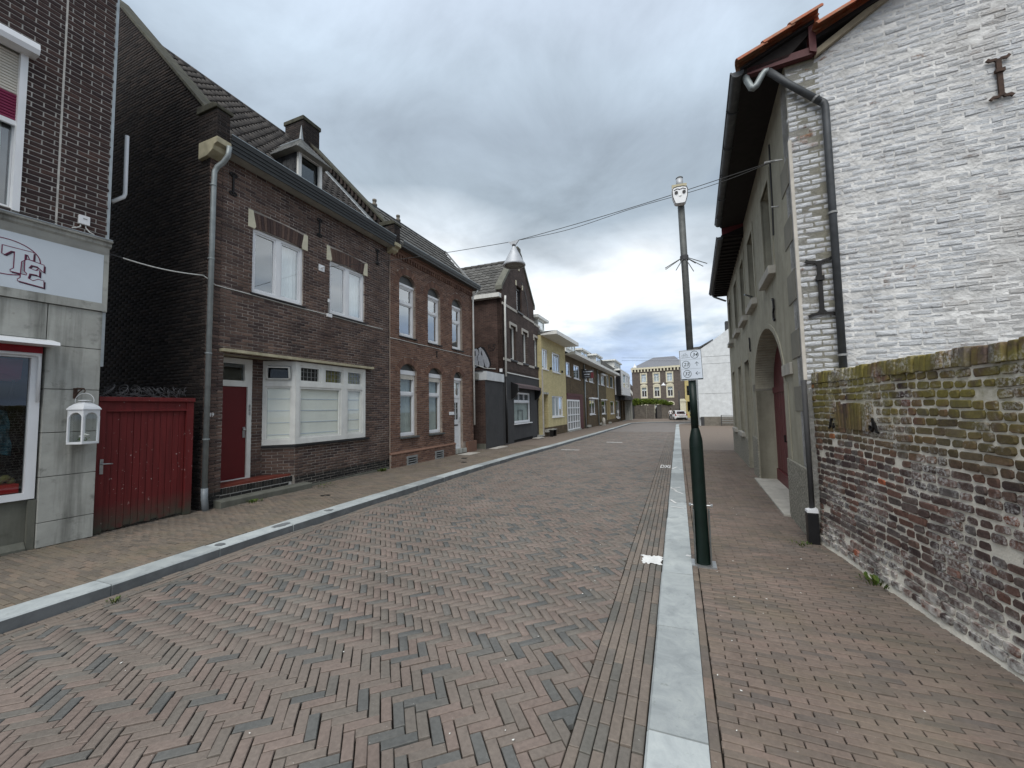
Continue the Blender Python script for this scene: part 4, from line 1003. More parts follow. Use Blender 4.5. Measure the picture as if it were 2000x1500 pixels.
    for a, b in ((1.85, 3.04), (3.18, 3.74)):
        for z in (2.01, 1.76, 1.51, 1.26): MB().box(H, a, b, -.056, -.049, z-.010, z+.005).build('blind_fold', M['sign_face'], f)
    for a, b, c in ((1.84, 2.44, 'room'), (2.50, 3.10, 'olive_cloth'), (3.18, 3.74, 'olive_cloth')):
        MB().box(H, a, b, -.09, -.085, 2.34, 2.75).build('upper_blind', M[c], f)
        mb = MB()
        for i in range(1, 5): u = a+.05+(b-a-.1)*i/5; mb.box(H, u-.004, u+.004, -.026, -.014, 2.38, 2.71)
        for z in (2.49, 2.60): mb.box(H, a+.05, b-.05, -.026, -.0145, z-.004, z+.004)
        mb.build('lead_cames', M['grey_trim'], f)
    mb = MB(); mb.nz(H, [(-.1, 1.046), (.075, 1.03), (.075, .995), (-.1, .995)], 1.75, 3.94); mb.nz(sp, [(-.1, 1.046), (.075, 1.03), (.075, .995), (-.1, .995)], -.03, sl); mb.build('bay_sill', M['black'], h49)
    MB().nz(H, [(-.46, 2.822), (.13, 2.822), (.13, 2.875), (-.46, 2.875)], .23, 4.03).build('canopy_slab', M['cream'], h49)
    text(H, '49', .125, .0125, 1.70, .095, 'road_paint', h49, 'house_number', bold=.002)
    # gutter box
    MB().nz(H, [(.02, 6.40), (.24, 6.40), (.24, 6.41), (.02, 6.43)], .18, 4.72).build('soffit', M['soffit'], h49)
    prof = [(.0, 6.435), (.245, 6.412), (.25, 6.40), (.265, 6.40), (.265, 6.47), (.28, 6.475), (.28, 6.535), (.295, 6.54), (.295, 6.60), (.31, 6.605), (.315, 6.695), (.30, 6.70), (.29, 6.62), (0, 6.62)]
    MB().nz(H, prof, .16, 4.72).build('box_gutter', M['fascia_dark'], h49)
    MB().box(H, .16, 4.72, .292, .322, 6.697, 6.712).build('gutter_edge', M['zinc'], h49)
    for u in (.39, 2.335, 4.28): anchor(H, u, 5.77, 6.18, h49)
    # corbel stones and pier heads
    for u0, u1, s in ((-.06, .16, 1), (4.70, 4.96, -1)):
        MB().nz(H, [(-.22, 6.54), (.29, 6.54), (.29, 6.44), (.20, 6.41), (.17, 6.34), (.02, 6.26), (-.22, 6.24)], u0-.01, u1+.01).build('corbel_stone', M['cream'], h49, bevel=.006)
        MB().box(H, u0, u1, -.24, .255, 6.541, 7.06).build('pier_head', M['mortar_side'], h49)
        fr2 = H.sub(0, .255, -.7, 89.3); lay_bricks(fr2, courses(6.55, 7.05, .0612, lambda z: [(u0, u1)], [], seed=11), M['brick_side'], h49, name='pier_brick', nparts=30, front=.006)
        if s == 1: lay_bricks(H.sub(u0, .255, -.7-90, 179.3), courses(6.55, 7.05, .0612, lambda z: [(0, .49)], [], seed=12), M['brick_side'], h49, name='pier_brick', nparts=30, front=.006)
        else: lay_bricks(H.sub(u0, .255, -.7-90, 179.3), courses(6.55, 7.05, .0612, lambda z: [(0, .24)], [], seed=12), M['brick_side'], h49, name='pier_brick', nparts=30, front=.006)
        MB().nz(H, [(-.26, 7.062), (.29, 7.062), (.29, 7.12), (.2, 7.17), (-.26, 7.19)], u0-.04, u1+.04).build('pier_cap', M['moss_stone'], h49, bevel=.012)
    # side gable: wall, parapet, bricks
    sl_ = 1.08; dep = 7.2; ap = 3.55
    side = [(0, .04), (dep, .04), (dep, 6.6), (ap, 7.02+sl_*ap), (.22, 7.02+sl_*.22), (0, 6.9)]
    MB().uz(HS, side, -.24, 0).build('side_wall', M['mortar_side'], h49)
    rake = lambda z: dep if z < 6.6 else (ap+.4)
    span = lambda z: [(0.0 if z < 6.9 else max(0, (z-7.02)/sl_), 3.95)] if z < 10.6 else []
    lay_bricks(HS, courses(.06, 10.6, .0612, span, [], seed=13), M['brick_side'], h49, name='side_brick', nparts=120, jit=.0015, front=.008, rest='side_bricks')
    for b0 in np.arange(.1, ap, .35):
        b1 = min(b0+.347, ap); z = lambda b: 7.03+sl_*b
        MB().hexa([HS.P(b0, .04, z(b0)), HS.P(b1, .04, z(b1)), HS.P(b1, -.30, z(b1)), HS.P(b0, -.30, z(b0)), HS.P(b0, .03, z(b0)+.07), HS.P(b1, .03, z(b1)+.07), HS.P(b1, -.29, z(b1)+.07), HS.P(b0, -.29, z(b0)+.07)]).build('coping_stone', M['moss_stone'], h49, bevel=.008)
    FS = H.sub(HW-.03, 0, -90.7, 179.3)
    MB().uz(FS, [(0, 6.4), (ap, 6.4), (ap, 7.02+sl_*ap), (.1, 7.02+sl_*.1), (0, 6.9)], -.25, .0).build('far_parapet', M['brick_plinth'], h49)
    for b0 in np.arange(.25, ap-.05, .145):
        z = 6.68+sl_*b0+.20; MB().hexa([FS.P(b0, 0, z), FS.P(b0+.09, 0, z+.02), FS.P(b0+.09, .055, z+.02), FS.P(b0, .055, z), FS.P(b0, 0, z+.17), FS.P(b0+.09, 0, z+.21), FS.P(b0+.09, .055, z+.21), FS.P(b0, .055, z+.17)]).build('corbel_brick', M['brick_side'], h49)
    z = lambda b: 7.03+sl_*b
    MB().hexa([FS.P(.1, .07, z(.1)), FS.P(ap, .07, z(ap)), FS.P(ap, -.3, z(ap)), FS.P(.1, -.3, z(.1)), FS.P(.1, .07, z(.1)+.07), FS.P(ap, .07, z(ap)+.07), FS.P(ap, -.3, z(ap)+.07), FS.P(.1, -.3, z(.1)+.07)]).build('far_coping', M['moss_stone'], h49)
    zf = lambda b: 6.69+sl_*b
    for k in range(5):
        b0, b1 = .35+k*.6, .35+k*.6+.62; MB().hexa([FS.P(b0, .0, zf(b0)+.05), FS.P(b1, .0, zf(b1)+.05), FS.P(b1, .20, zf(b1)+.03), FS.P(b0, .20, zf(b0)+.03), FS.P(b0, .0, zf(b0)+.075), FS.P(b1, .0, zf(b1)+.075), FS.P(b1, .19, zf(b1)+.055), FS.P(b0, .19, zf(b0)+.055)]).build('flashing', M['lead'], h49)
    # roof: boards, tiles
    MB().nz(H, [(.05, 6.60), (-ap, 6.60+sl_*ap), (-ap*2, 6.6), (-ap*2, 6.4), (-.2, 6.4)], .12, HW-.05).build('roof_core', M['dark'], h49)
    rl = math.hypot(1, sl_); off = wloc(h49)
    def tile_mesh():
        W, Lh, K = .222, .36, 8; vs = []; prof = [(-.5+i/K, .034*math.sin(2*math.pi*(i/K)*1.0-.6)) for i in range(K+1)]
        for yy_, dz in ((0, 0), (Lh, 0)):
            for x, h in prof: vs.append((x*W, yy_, h+dz))
        for x, h in prof: vs.append((x*W, 0, h-.034))
        n = K+1; fs = [(i, i+1, n+i+1, n+i) for i in range(K)]+[(i, 2*n+i, 2*n+i+1, i+1) for i in range(K)]
        me = bpy.data.meshes.new('pantile'); me.from_pydata(vs, [], fs); me.materials.append(M['tile_dark']); me.polygons.foreach_set('use_smooth', [True]*K+[False]*K); return me
    tm = tile_mesh(); rows = 17; cols = 22; cnt = 0; W = (HW-.30)/cols; stuffV = []; ang = math.atan(sl_); cand = []
    for r in range(rows):
        for c_ in range(cols):
            b = .03+r*.295/rl; u = .17+W*(c_+.5)
            if 1.80 < u < 2.55 and b < .75: continue
            cand.append((r, b, u))
    rot = Matrix.Rotation(-H.na+math.pi, 4, 'Z') @ Matrix.Rotation(ang, 4, 'X')
    mesh_v = np.array([v.co for v in tm.vertices]); mesh_f = [tuple(p.vertices) for p in tm.polygons]; rest = MB()
    sc = sorted(range(len(cand)), key=lambda i: -vis_score(H.P(cand[i][2], -cand[i][1], 6.7+sl_*cand[i][1]))); keep = set(sc[:300])
    for i, (r, b, u) in enumerate(cand):
        p = Vector(H.P(u, -b, 6.69+sl_*b+random.uniform(-.004, .004))); lift = Matrix.Rotation(R(-5.0)+random.gauss(0, .006), 4, 'X'); mtx = rot @ lift @ Matrix.Rotation(random.gauss(0, .008), 4, 'Z')
        if i in keep:
            o = bpy.data.objects.new('pantile', tm); C.objects.link(o); o.parent = h49; o.matrix_local = Matrix.Translation(p-off) @ mtx
        else: rest.add([p + mtx.to_3x3() @ Vector(v) for v in mesh_v], mesh_f)
    o = rest.build('pantiles', M['tile_dark'], h49, smooth=True); o['kind'] = 'stuff'
    for u in np.arange(.15, HW-.2, .33):
        c0, c1 = H.P(u, -ap, 6.60+sl_*ap), H.P(u+.34, -ap, 6.60+sl_*ap); mb = MB(); mb.tube([c0, c1], .10, 10); mb.build('ridge_tile', M['tile_dark'], h49, smooth=True)
    # chimney
    ch = grid_body(MB(), HS.sub(0, 0, -90.7, 179.3), 0, 1, 0, 1, [], 0, 1) if False else None
    CF = H.sub(4.42, -3.05, -.7, 89.3); CS = H.sub(4.42, -3.05, -90.7, 179.3)
    MB().box(CF, .0, .62, -.80, 0, 9.3, 11.02).build('chimney_stack', M['mortar_side'], h49)
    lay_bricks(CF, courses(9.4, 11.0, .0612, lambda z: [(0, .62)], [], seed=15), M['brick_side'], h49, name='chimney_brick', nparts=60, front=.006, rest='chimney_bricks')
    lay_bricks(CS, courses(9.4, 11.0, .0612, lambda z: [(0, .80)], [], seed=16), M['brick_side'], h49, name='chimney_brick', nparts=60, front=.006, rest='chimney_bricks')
    MB().box(CF, -.04, .66, -.84, .04, 11.0, 11.13).build('chimney_cap', M['moss_stone'], h49, bevel=.02)
    MB().box(CF, .05, .6, -.7, -.1, 11.131, 11.21).build('chimney_top', M['moss_stone'], h49, bevel=.03)
    MB().lathe(CF.P(.25, -.3, 11.2), [(.12, 0), (.10, .08), (.05, .13)], 8).build('mortar_lump', M['moss_stone'], h49)
    # dormer
    d0, d1, nf = 1.86, 2.50, -.10; ze = 7.56
    dm = grid_body(MB(), H, d0, d1, 6.70, ze, [(d0+.075, d1-.075, 6.72, ze-.02)], nf-.06, nf).build('dormer_frame', M['white_paint'], h49)
    MB().box(H, d0+.075, d1-.075, nf-.10, nf-.095, 6.72, ze).build('pane', M['glass_dark'], dm)
    room(H, d0+.05, d1-.05, 6.7, ze, nf-.1, dm, .5, 'room_grey')
    for u in (d0, d1-.03):
        MB().uz(H.sub(u, nf, -90.7, 179.3), [(.06, 6.75), (.78, 7.56), (.06, 7.56)], -.03, 0).build('dormer_cheek', M['slate'], dm)
    for i in range(5):
        for j in range(5):
            b0 = .07+.12*j+(.06 if i % 2 else 0); z0 = 6.92+.13*i
            if b0+.11 < (z0-6.70)/1.1: MB().box(H.sub(d0, nf, -90.7, 179.3), b0, b0+.115, .001, .008+.004*random.random(), z0, z0+.128).build('cheek_slate', M['slate'], dm)
    e0, e1, n0, n1, zr = d0-.16, d1+.16, nf+.14, -.95, 8.14; um = (e0+e1)/2; rf = -.42
    A, B_, Cc, Dd = H.P(e0, n0, ze), H.P(e1, n0, ze), H.P(e1, n1, ze), H.P(e0, n1, ze); R0, R1 = H.P(um, rf, zr), H.P(um, n1-.15, zr)
    mb = MB(); mb.add([A, B_, Cc, Dd, R0, R1], [(0, 1, 4), (1, 2, 5, 4), (3, 0, 4, 5), (0, 3, 2, 1)]); mb.build('dormer_roof', M['soffit'], dm)
    def slates(p00, p10, p01, p11, rows, n, m):
        p00, p10, p01, p11 = map(Vector, (p00, p10, p01, p11)); nrm = (p10-p00).cross(p01-p00).normalized()
        if nrm.z < 0: nrm = -nrm
        for r in range(rows):
            for c_ in range(n):
                a0, a1 = c_/n+.004, (c_+1)/n-.004; t0, t1 = r/rows, (r+1.12)/rows; t1 = min(t1, 1)
                L = lambda a, t: (p00.lerp(p10, a)).lerp(p01.lerp(p11, a), t)
                q = [L(a0, t0)+nrm*.016, L(a1, t0)+nrm*.016, L(a1, t1)+nrm*.006, L(a0, t1)+nrm*.006]; mb2 = MB(); mb2.hexa([p-nrm*.008 for p in q]+q); mb2.build('slate', M[m], dm)
    slates(A, B_, R0, R0, 9, 4, 'slate_pale'); slates(Dd, A, R1, R0, 5, 6, 'slate_pale'); slates(B_, Cc, R0, R1, 5, 6, 'slate_pale')
    MB().tube([Vector(R0)-Vector((0, 0, .03)), Vector(R0)+Vector((0, 0, .34))], .05, 8, r2=.006).build('finial', M['lead'], dm)
    MB().tube([R0, R1], .028, 8).build('ridge_roll', M['lead'], dm)
    # downpipe on the front corner
    pts = [H.P(.13, .30, 6.46), H.P(.125, .28, 6.30), H.P(.10, .20, 6.18), H.P(.06, .10, 6.10), H.P(.035, .07, 6.0), H.P(.03, .065, 5.8), H.P(.02, .065, .46)]
    dp = MB().tube(pts, .042, 14).build('downpipe', M['zinc_pipe'], h49, smooth=True)
    MB().tube([H.P(.02, .065, .47), H.P(.022, .065, .30), H.P(.04, .075, .08)], .050, 14).build('pipe_shoe', M['lead'], h49, smooth=True)
    for z in (5.75, 4.42, 2.76, 1.29): clamp_ring(H, .023, .065, z, .042, h49)
    # facade cable, junction boxes, bracket of the span wire
    pts = [H.P(-.08, .02, 4.10), H.P(.0, .02, 4.07), H.P(.12, .02, 3.99)]+[H.P(u, .016, 3.985+.004*math.sin(u*3)) for u in np.arange(.3, 4.8, .3)]
    MB().tube(pts, .011, 6).build('facade_cable', M['cable_white'], h49, smooth=True)
    MB().box(H, 2.555, 2.69, .012, .06, 3.935, 4.015).build('junction_box', M['white_pvc'], h49, bevel=.005)
    MB().box(H, 2.59, 2.64, .012, .04, 4.29, 4.37).build('junction_box', M['white_pvc'], h49, bevel=.004); MB().box(H, 2.605, 2.62, .012, .025, 4.02, 4.29).build('conduit', M['grey_trim'], h49)
    p = MB().box(H, 2.325, 2.485, .012, .024, 4.97, 5.12).build('wire_plate', M['white_pvc'], h49, bevel=.003); MB().tube([H.P(2.40, .02, 5.05), H.P(2.40, .11, 5.05)], .02, 8).build('eye_bolt', M['white_pvc'], p)
    MB().box(H, .02, HW-.02, -6.8, -.9, .1, 6.4).build('building_core', M['dark'], h49)
build_h49()
# ------------------------------------------------------------------ red-brown brick house with arched windows
K2 = Fr(-7.49, 9.0, .45, 90.45); h2 = thing('red_brick_house', 'red-brown brick house with three arched upper windows and white door', 'house', K2.P(2.4, -2, PL))
def build_h2():
    Wd = 4.86; ups = [(.40, 1.18), (1.84, 2.58), (3.34, 4.07)]; los = [(.44, 1.22), (1.87, 2.65)]; dr = (3.43, 4.04)
    arches = [arch_hole(a, b, 5.62, .235) for a, b in ups]+[arch_hole(a, b, 2.93, .20) for a, b in los]+[arch_hole(*dr, 2.90, .215)]
    bots = [3.94]*3+[.95]*2+[.12]
    rects = []
    for (a, b), ar, z0 in zip(ups+los+[dr], arches, bots):
        zs = ar.par[1]+math.sqrt(ar.par[2]**2-ar.par[3]**2); rects.append((a, b, z0, zs))
        for k in range(8):
            z = zs+.235*k/8*.88; g = ar(z+.012)
            if g: rects.append((g[0], g[1], z, z+.235/8*.88+.001))
    grid_body(MB(), K2, 0, Wd, .04, 6.6, rects, -.25, 0).build('front_wall', M['mortar_h2'], h2)
    def mk(ar, z0):
        t = .20
        def f(z):
            if z < z0: return None
            uc, zc, Rr, hw = ar.par; zs = zc+math.sqrt(Rr*Rr-hw*hw)
            if z <= zs-.05: return (uc-hw, uc+hw)
            w2 = (Rr+t)**2-(z-zc)**2
            if w2 <= 0: return None
            return (uc-min(math.sqrt(w2), hw+.10), uc+min(math.sqrt(w2), hw+.10))
        return f
    holes = [mk(a, z) for a, z in zip(arches, bots)]+[rect_hole(.66, 1.17, .06, .38), rect_hole(2.12, 2.63, .06, .37)]
    lay_bricks(K2, courses(.52, 6.42, .0612, lambda z: [(0.01, Wd)], holes, seed=21), M['brick_h2'], h2, jit=.0012, front=.008)
    for a in arches: arch_ring(K2, a.par, .19, -.06, .011, M['brick_h2'], h2)
    # plinth, vents
    PF = K2.sub(0, .05, .45, 90.45)
    grid_body(MB(), K2, -.03, 3.42, .04, .47, [(.66, 1.17, .08, .38), (2.12, 2.63, .09, .37)], .0, .05).build('plinth', M['mortar_h2'], h2)
    MB().box(K2, 4.24, 4.93, .0, .10, .04, .50).build('door_pier', M['brick_h2'], h2)
    MB().nz(K2, [(0, .47), (.07, .47), (.07, .49), (.0, .54)], -.03, 3.44).build('plinth_cap', M['brick_h2'], h2)
    lay_bricks(PF, courses(.06, .47, .0612, lambda z: [(-.03, 3.42)], holes[-2:], seed=22), M['brick_h2'], h2, name='plinth_brick', nparts=80, front=.007)
    for a, b, c, d in ((.67, 1.16, .085, .365), (2.13, 2.62, .095, .36)):
        v = grid_body(MB(), K2, a, b, c, d, [(a+.05, b-.05, c+.045+k*.067, c+.045+k*.067+.04) for k in range(3)], .02, .075).build('cellar_vent', M['grey_trim'], h2); MB().box(K2, a, b, -.05, .015, c, d).build('vent_void', M['dark'], v)
    # windows
    for (a, b), ar in zip(ups, arches[:3]):
        f = window(K2, a, b, 3.95, 5.56, -.09, h2, [(a+.06, b-.06, 5.02, 5.46), (a+.06, b-.06, 4.02, 4.95)], d=.07, sash=.035, rm='room_grey', rdepth=.6, cur=[(a+.05, a+.30, 3.95, 5.5, 'curtain')])
        MB().box(K2, a, b, -.085, -.065, 5.50, 5.57).build('shutter_rail', M['white_pvc'], f)
        MB().nz(K2, [(-.1, 3.95), (.05, 3.93), (.05, 3.90), (-.1, 3.90)], a-.03, b+.05).build('window_sill', M['fascia_dark'], h2)
    for (a, b), ar in zip(los, arches[3:5]):
        f = window(K2, a, b, .96, 2.93, -.09, h2, [(a+.055, b-.055, 2.26, 2.86), (a+.055, b-.055, 1.03, 2.18)], d=.07, sash=.03, rm='room', rdepth=.5, gl='glass_clear', cur=[(a+.04, b-.04, 1.0, 2.8, 'curtain_grey')])
        for k in range(4): MB().box(K2, a+.05, b-.05, -.088, -.078, 2.66+.035*k, 2.66+.035*k+.030).build('shutter_slat', M['shutter_cream'], f)
        MB().box(K2, a, b, -.088, -.06, 2.80, 2.93).build('shutter_box', M['white_pvc'], f)
        MB().nz(K2, [(-.1, .96), (.07, .93), (.07, .89), (-.1, .89)], a-.04, b+.07).build('window_sill', M['fascia_grey'], h2)
        mb = MB(); c = K2.P(a+.13, -.2, 1.02); mb.lathe(c, [(.03, 0), (.045, .03), (.03, .06), (.02, .1)], 10); mb.build('ornament', M['black'], f, smooth=True)
    for ar in arches:
        uc, zc, Rr, hw = ar.par; zs = zc+math.sqrt(Rr*Rr-hw*hw); th = math.asin(hw/Rr)
        pts = [(uc-hw, zs-.07)]+[(uc+Rr*math.sin(t), zc+Rr*math.cos(t)) for t in np.linspace(-th, th, 11)]+[(uc+hw, zs-.07)]
        MB().uz(K2, pts, -.13, -.10).build('arch_panel', M['soffit' if False else 'fascia_grey'], h2)
    # door
    a, b = dr
    f = grid_body(MB(), K2, a, b, .28, 2.86, [(a+.06, b-.06, .30, 2.14), (a+.06, b-.06, 2.24, 2.72)], -.17, -.10).build('door_frame', M['white_pvc'], h2)
    MB().box(K2, a, b, -.105, -.05, 2.80, 2.88).build('door_head', M['white_pvc'], f)
    MB().box(K2, a+.06, b-.06, -.15, -.145, 2.24, 2.72).build('fanlight', M['glass'], f); room(K2, a+.06, b-.06, 2.24, 2.72, -.17, f, .3); curtain(K2, a+.06, b-.06, 2.5, 2.72, -.16, f)
    d = grid_body(MB(), K2, a+.062, b-.062, .302, 2.138, [(a+.14, b-.14, 1.35, 1.98)], -.16, -.12).build('door', M['white_pvc'], h2)
    MB().box(K2, a+.14, b-.14, -.145, -.14, 1.35, 1.98).build('door_pane', M['glass_dark'], d); room(K2, a+.14, b-.14, 1.36, 1.97, -.161, d, .2)
    mb = MB(); mb.box(K2, (a+b)/2-.006, (a+b)/2+.006, -.139, -.125, 1.35, 1.98); [mb.box(K2, a+.14, b-.14, -.139, -.125, z-.005, z+.005) for z in (1.55, 1.77)]; mb.build('door_glazing_bar', M['white_pvc'], d)
    MB().box(K2, a+.12, b-.18, -.1195, -.105, 1.12, 1.17).build('letter_slot', M['dgrey'], d)
    for z0, z1 in ((.40, .66), (.72, 1.02)): grid_body(MB(), K2, a+.12, b-.12, z0, z1, [(a+.15, b-.15, z0+.03, z1-.03)], -.1199, -.112).build('door_panel', M['white_pvc'], d)
    MB().tube([K2.P(b-.10, -.12, 1.25), K2.P(b-.10, -.07, 1.25), K2.P(b-.10, -.07, 1.45)], .012, 8).build('door_handle', M['metal'], d)
    MB().box(K2, a-.02, b+.18, -.25, .06, .12, .275).build('door_step', M['concrete'], h2, bevel=.008)
    MB().box(K2, 3.07, 3.39, .010, .03, 1.53, 1.64).build('letter_plate', M['white_pvc'], h2, bevel=.003); text(K2, '47', 3.16, .0315, 1.585, .07, 'grey_trim', h2, 'plate_mark') if False else None
    # dentils, gutter, roof
    MB().nz(K2, [(0, 6.36), (.05, 6.36), (.05, 6.44), (.09, 6.45), (.09, 6.56), (0, 6.56)], .0, 4.84).build('cornice_courses', M['brick_h2'], h2)
    for u in np.arange(.03, 4.8, .125): MB().box(K2, u, u+.062, .0, .048, 6.24, 6.358).build('dentil_brick', M['brick_h2'], h2)
    MB().nz(K2, [(0, 6.52), (.26, 6.50), (.28, 6.50), (.29, 6.56), (.31, 6.57), (.33, 6.66), (.31, 6.67), (.28, 6.60), (0, 6.60)], .22, 5.06).build('box_gutter', M['fascia_grey'], h2)
    MB().box(K2, .22, 5.06, .31, .335, 6.665, 6.68).build('gutter_edge', M['zinc'], h2)
    sl, top = 1.25, 1.22; ang = math.atan(sl); rl = math.hypot(1, sl); off = wloc(h2)
    MB().nz(K2, [(.15, 6.55), (.10, 6.6), (-top, 6.58+sl*(top+.1)), (-6, 6.58+sl*(top+.1)), (-6, 6.4), (-.1, 6.4)], .05, 4.84).build('roof_core', M['dark'], h2)
    def tile():
        vs = [(-.155, 0, .020), (.155, 0, .020), (.155, .36, 0), (-.155, .36, 0), (-.155, 0, -.012), (.155, 0, -.012), (-.11, 0, .032), (-.07, 0, .032), (-.07, .36, .012), (-.11, .36, .012)]
        me = bpy.data.meshes.new('roof_tile'); me.from_pydata(vs, [], [(0, 6, 9, 3), (6, 7, 8, 9), (7, 1, 2, 8), (0, 4, 5, 1, 7, 6)]); me.materials.append(M['tile_grey']); return me
    tm = tile(); rot = Matrix.Rotation(-K2.na+math.pi, 4, 'Z') @ Matrix.Rotation(ang, 4, 'X')
    for r in range(8):
        for c in range(15):
            b = -.12+r*.268/rl; u = .24+.31*c
            if b > top-.05: continue
            p = Vector(K2.P(u, -b, 6.60+sl*(b+.1)+.02)); o = bpy.data.objects.new('roof_tile', tm); C.objects.link(o); o.parent = h2
            o.matrix_local = Matrix.Translation(p-off) @ rot @ Matrix.Rotation(R(-2.5)+random.gauss(0, .004), 4, 'X')
    zt = 6.60+sl*(top+.1)
    MB().box(K2, .05, 4.86, -top-.12, -top+.03, zt-.02, zt+.05).build('ridge_capping', M['fascia_dark'], h2)
    MB().hexa([K2.P(4.82, .15, 6.60), K2.P(4.94, .15, 6.60), K2.P(4.94, -top, zt+.02), K2.P(4.82, -top, zt+.02), K2.P(4.82, .15, 6.68), K2.P(4.94, .15, 6.68), K2.P(4.94, -top, zt+.10), K2.P(4.82, -top, zt+.10)]).build('verge_trim', M['grey_trim'], h2)
    for u in (.92, 2.10):
        c = K2.P(u, -top-.2, zt); MB().lathe(c, [(.055, 0), (.055, .16), (.085, .19), (.09, .25), (.06, .28), (.055, .34), (.07, .355), (.07, .41), (.0, .42)], 14).build('flue_terminal', M['fence_light'], h2, smooth=True)
    MB().uz(K2.sub(Wd, 0, 90.45+180, .45), [(0, .04), (6, .04), (6, 6.5), (0, 6.5)], -.2, 0).build('end_wall', M['h3_side'], h2)
    dp = MB().tube([K2.P(4.90, .25, 6.50), K2.P(4.90, .20, 6.40), K2.P(4.87, .06, 6.26), K2.P(4.865, .05, 6.1), K2.P(4.865, .05, 1.1)], .034, 10).build('downpipe', M['white_paint'], h2, smooth=True)
    pts = [K2.P(u, .016, 3.80+.004*math.sin(u*4)) for u in np.arange(-.02, 4.9, .3)]; MB().tube(pts, .011, 6).build('facade_cable', M['cable_white'], h2, smooth=True)
    anchor(K2, 2.32, 3.52, 3.70, h2, .02)
    MB().box(K2, .02, Wd-.05, -6, -1.0, .1, 6.4).build('building_core', M['dark'], h2)
build_h2()
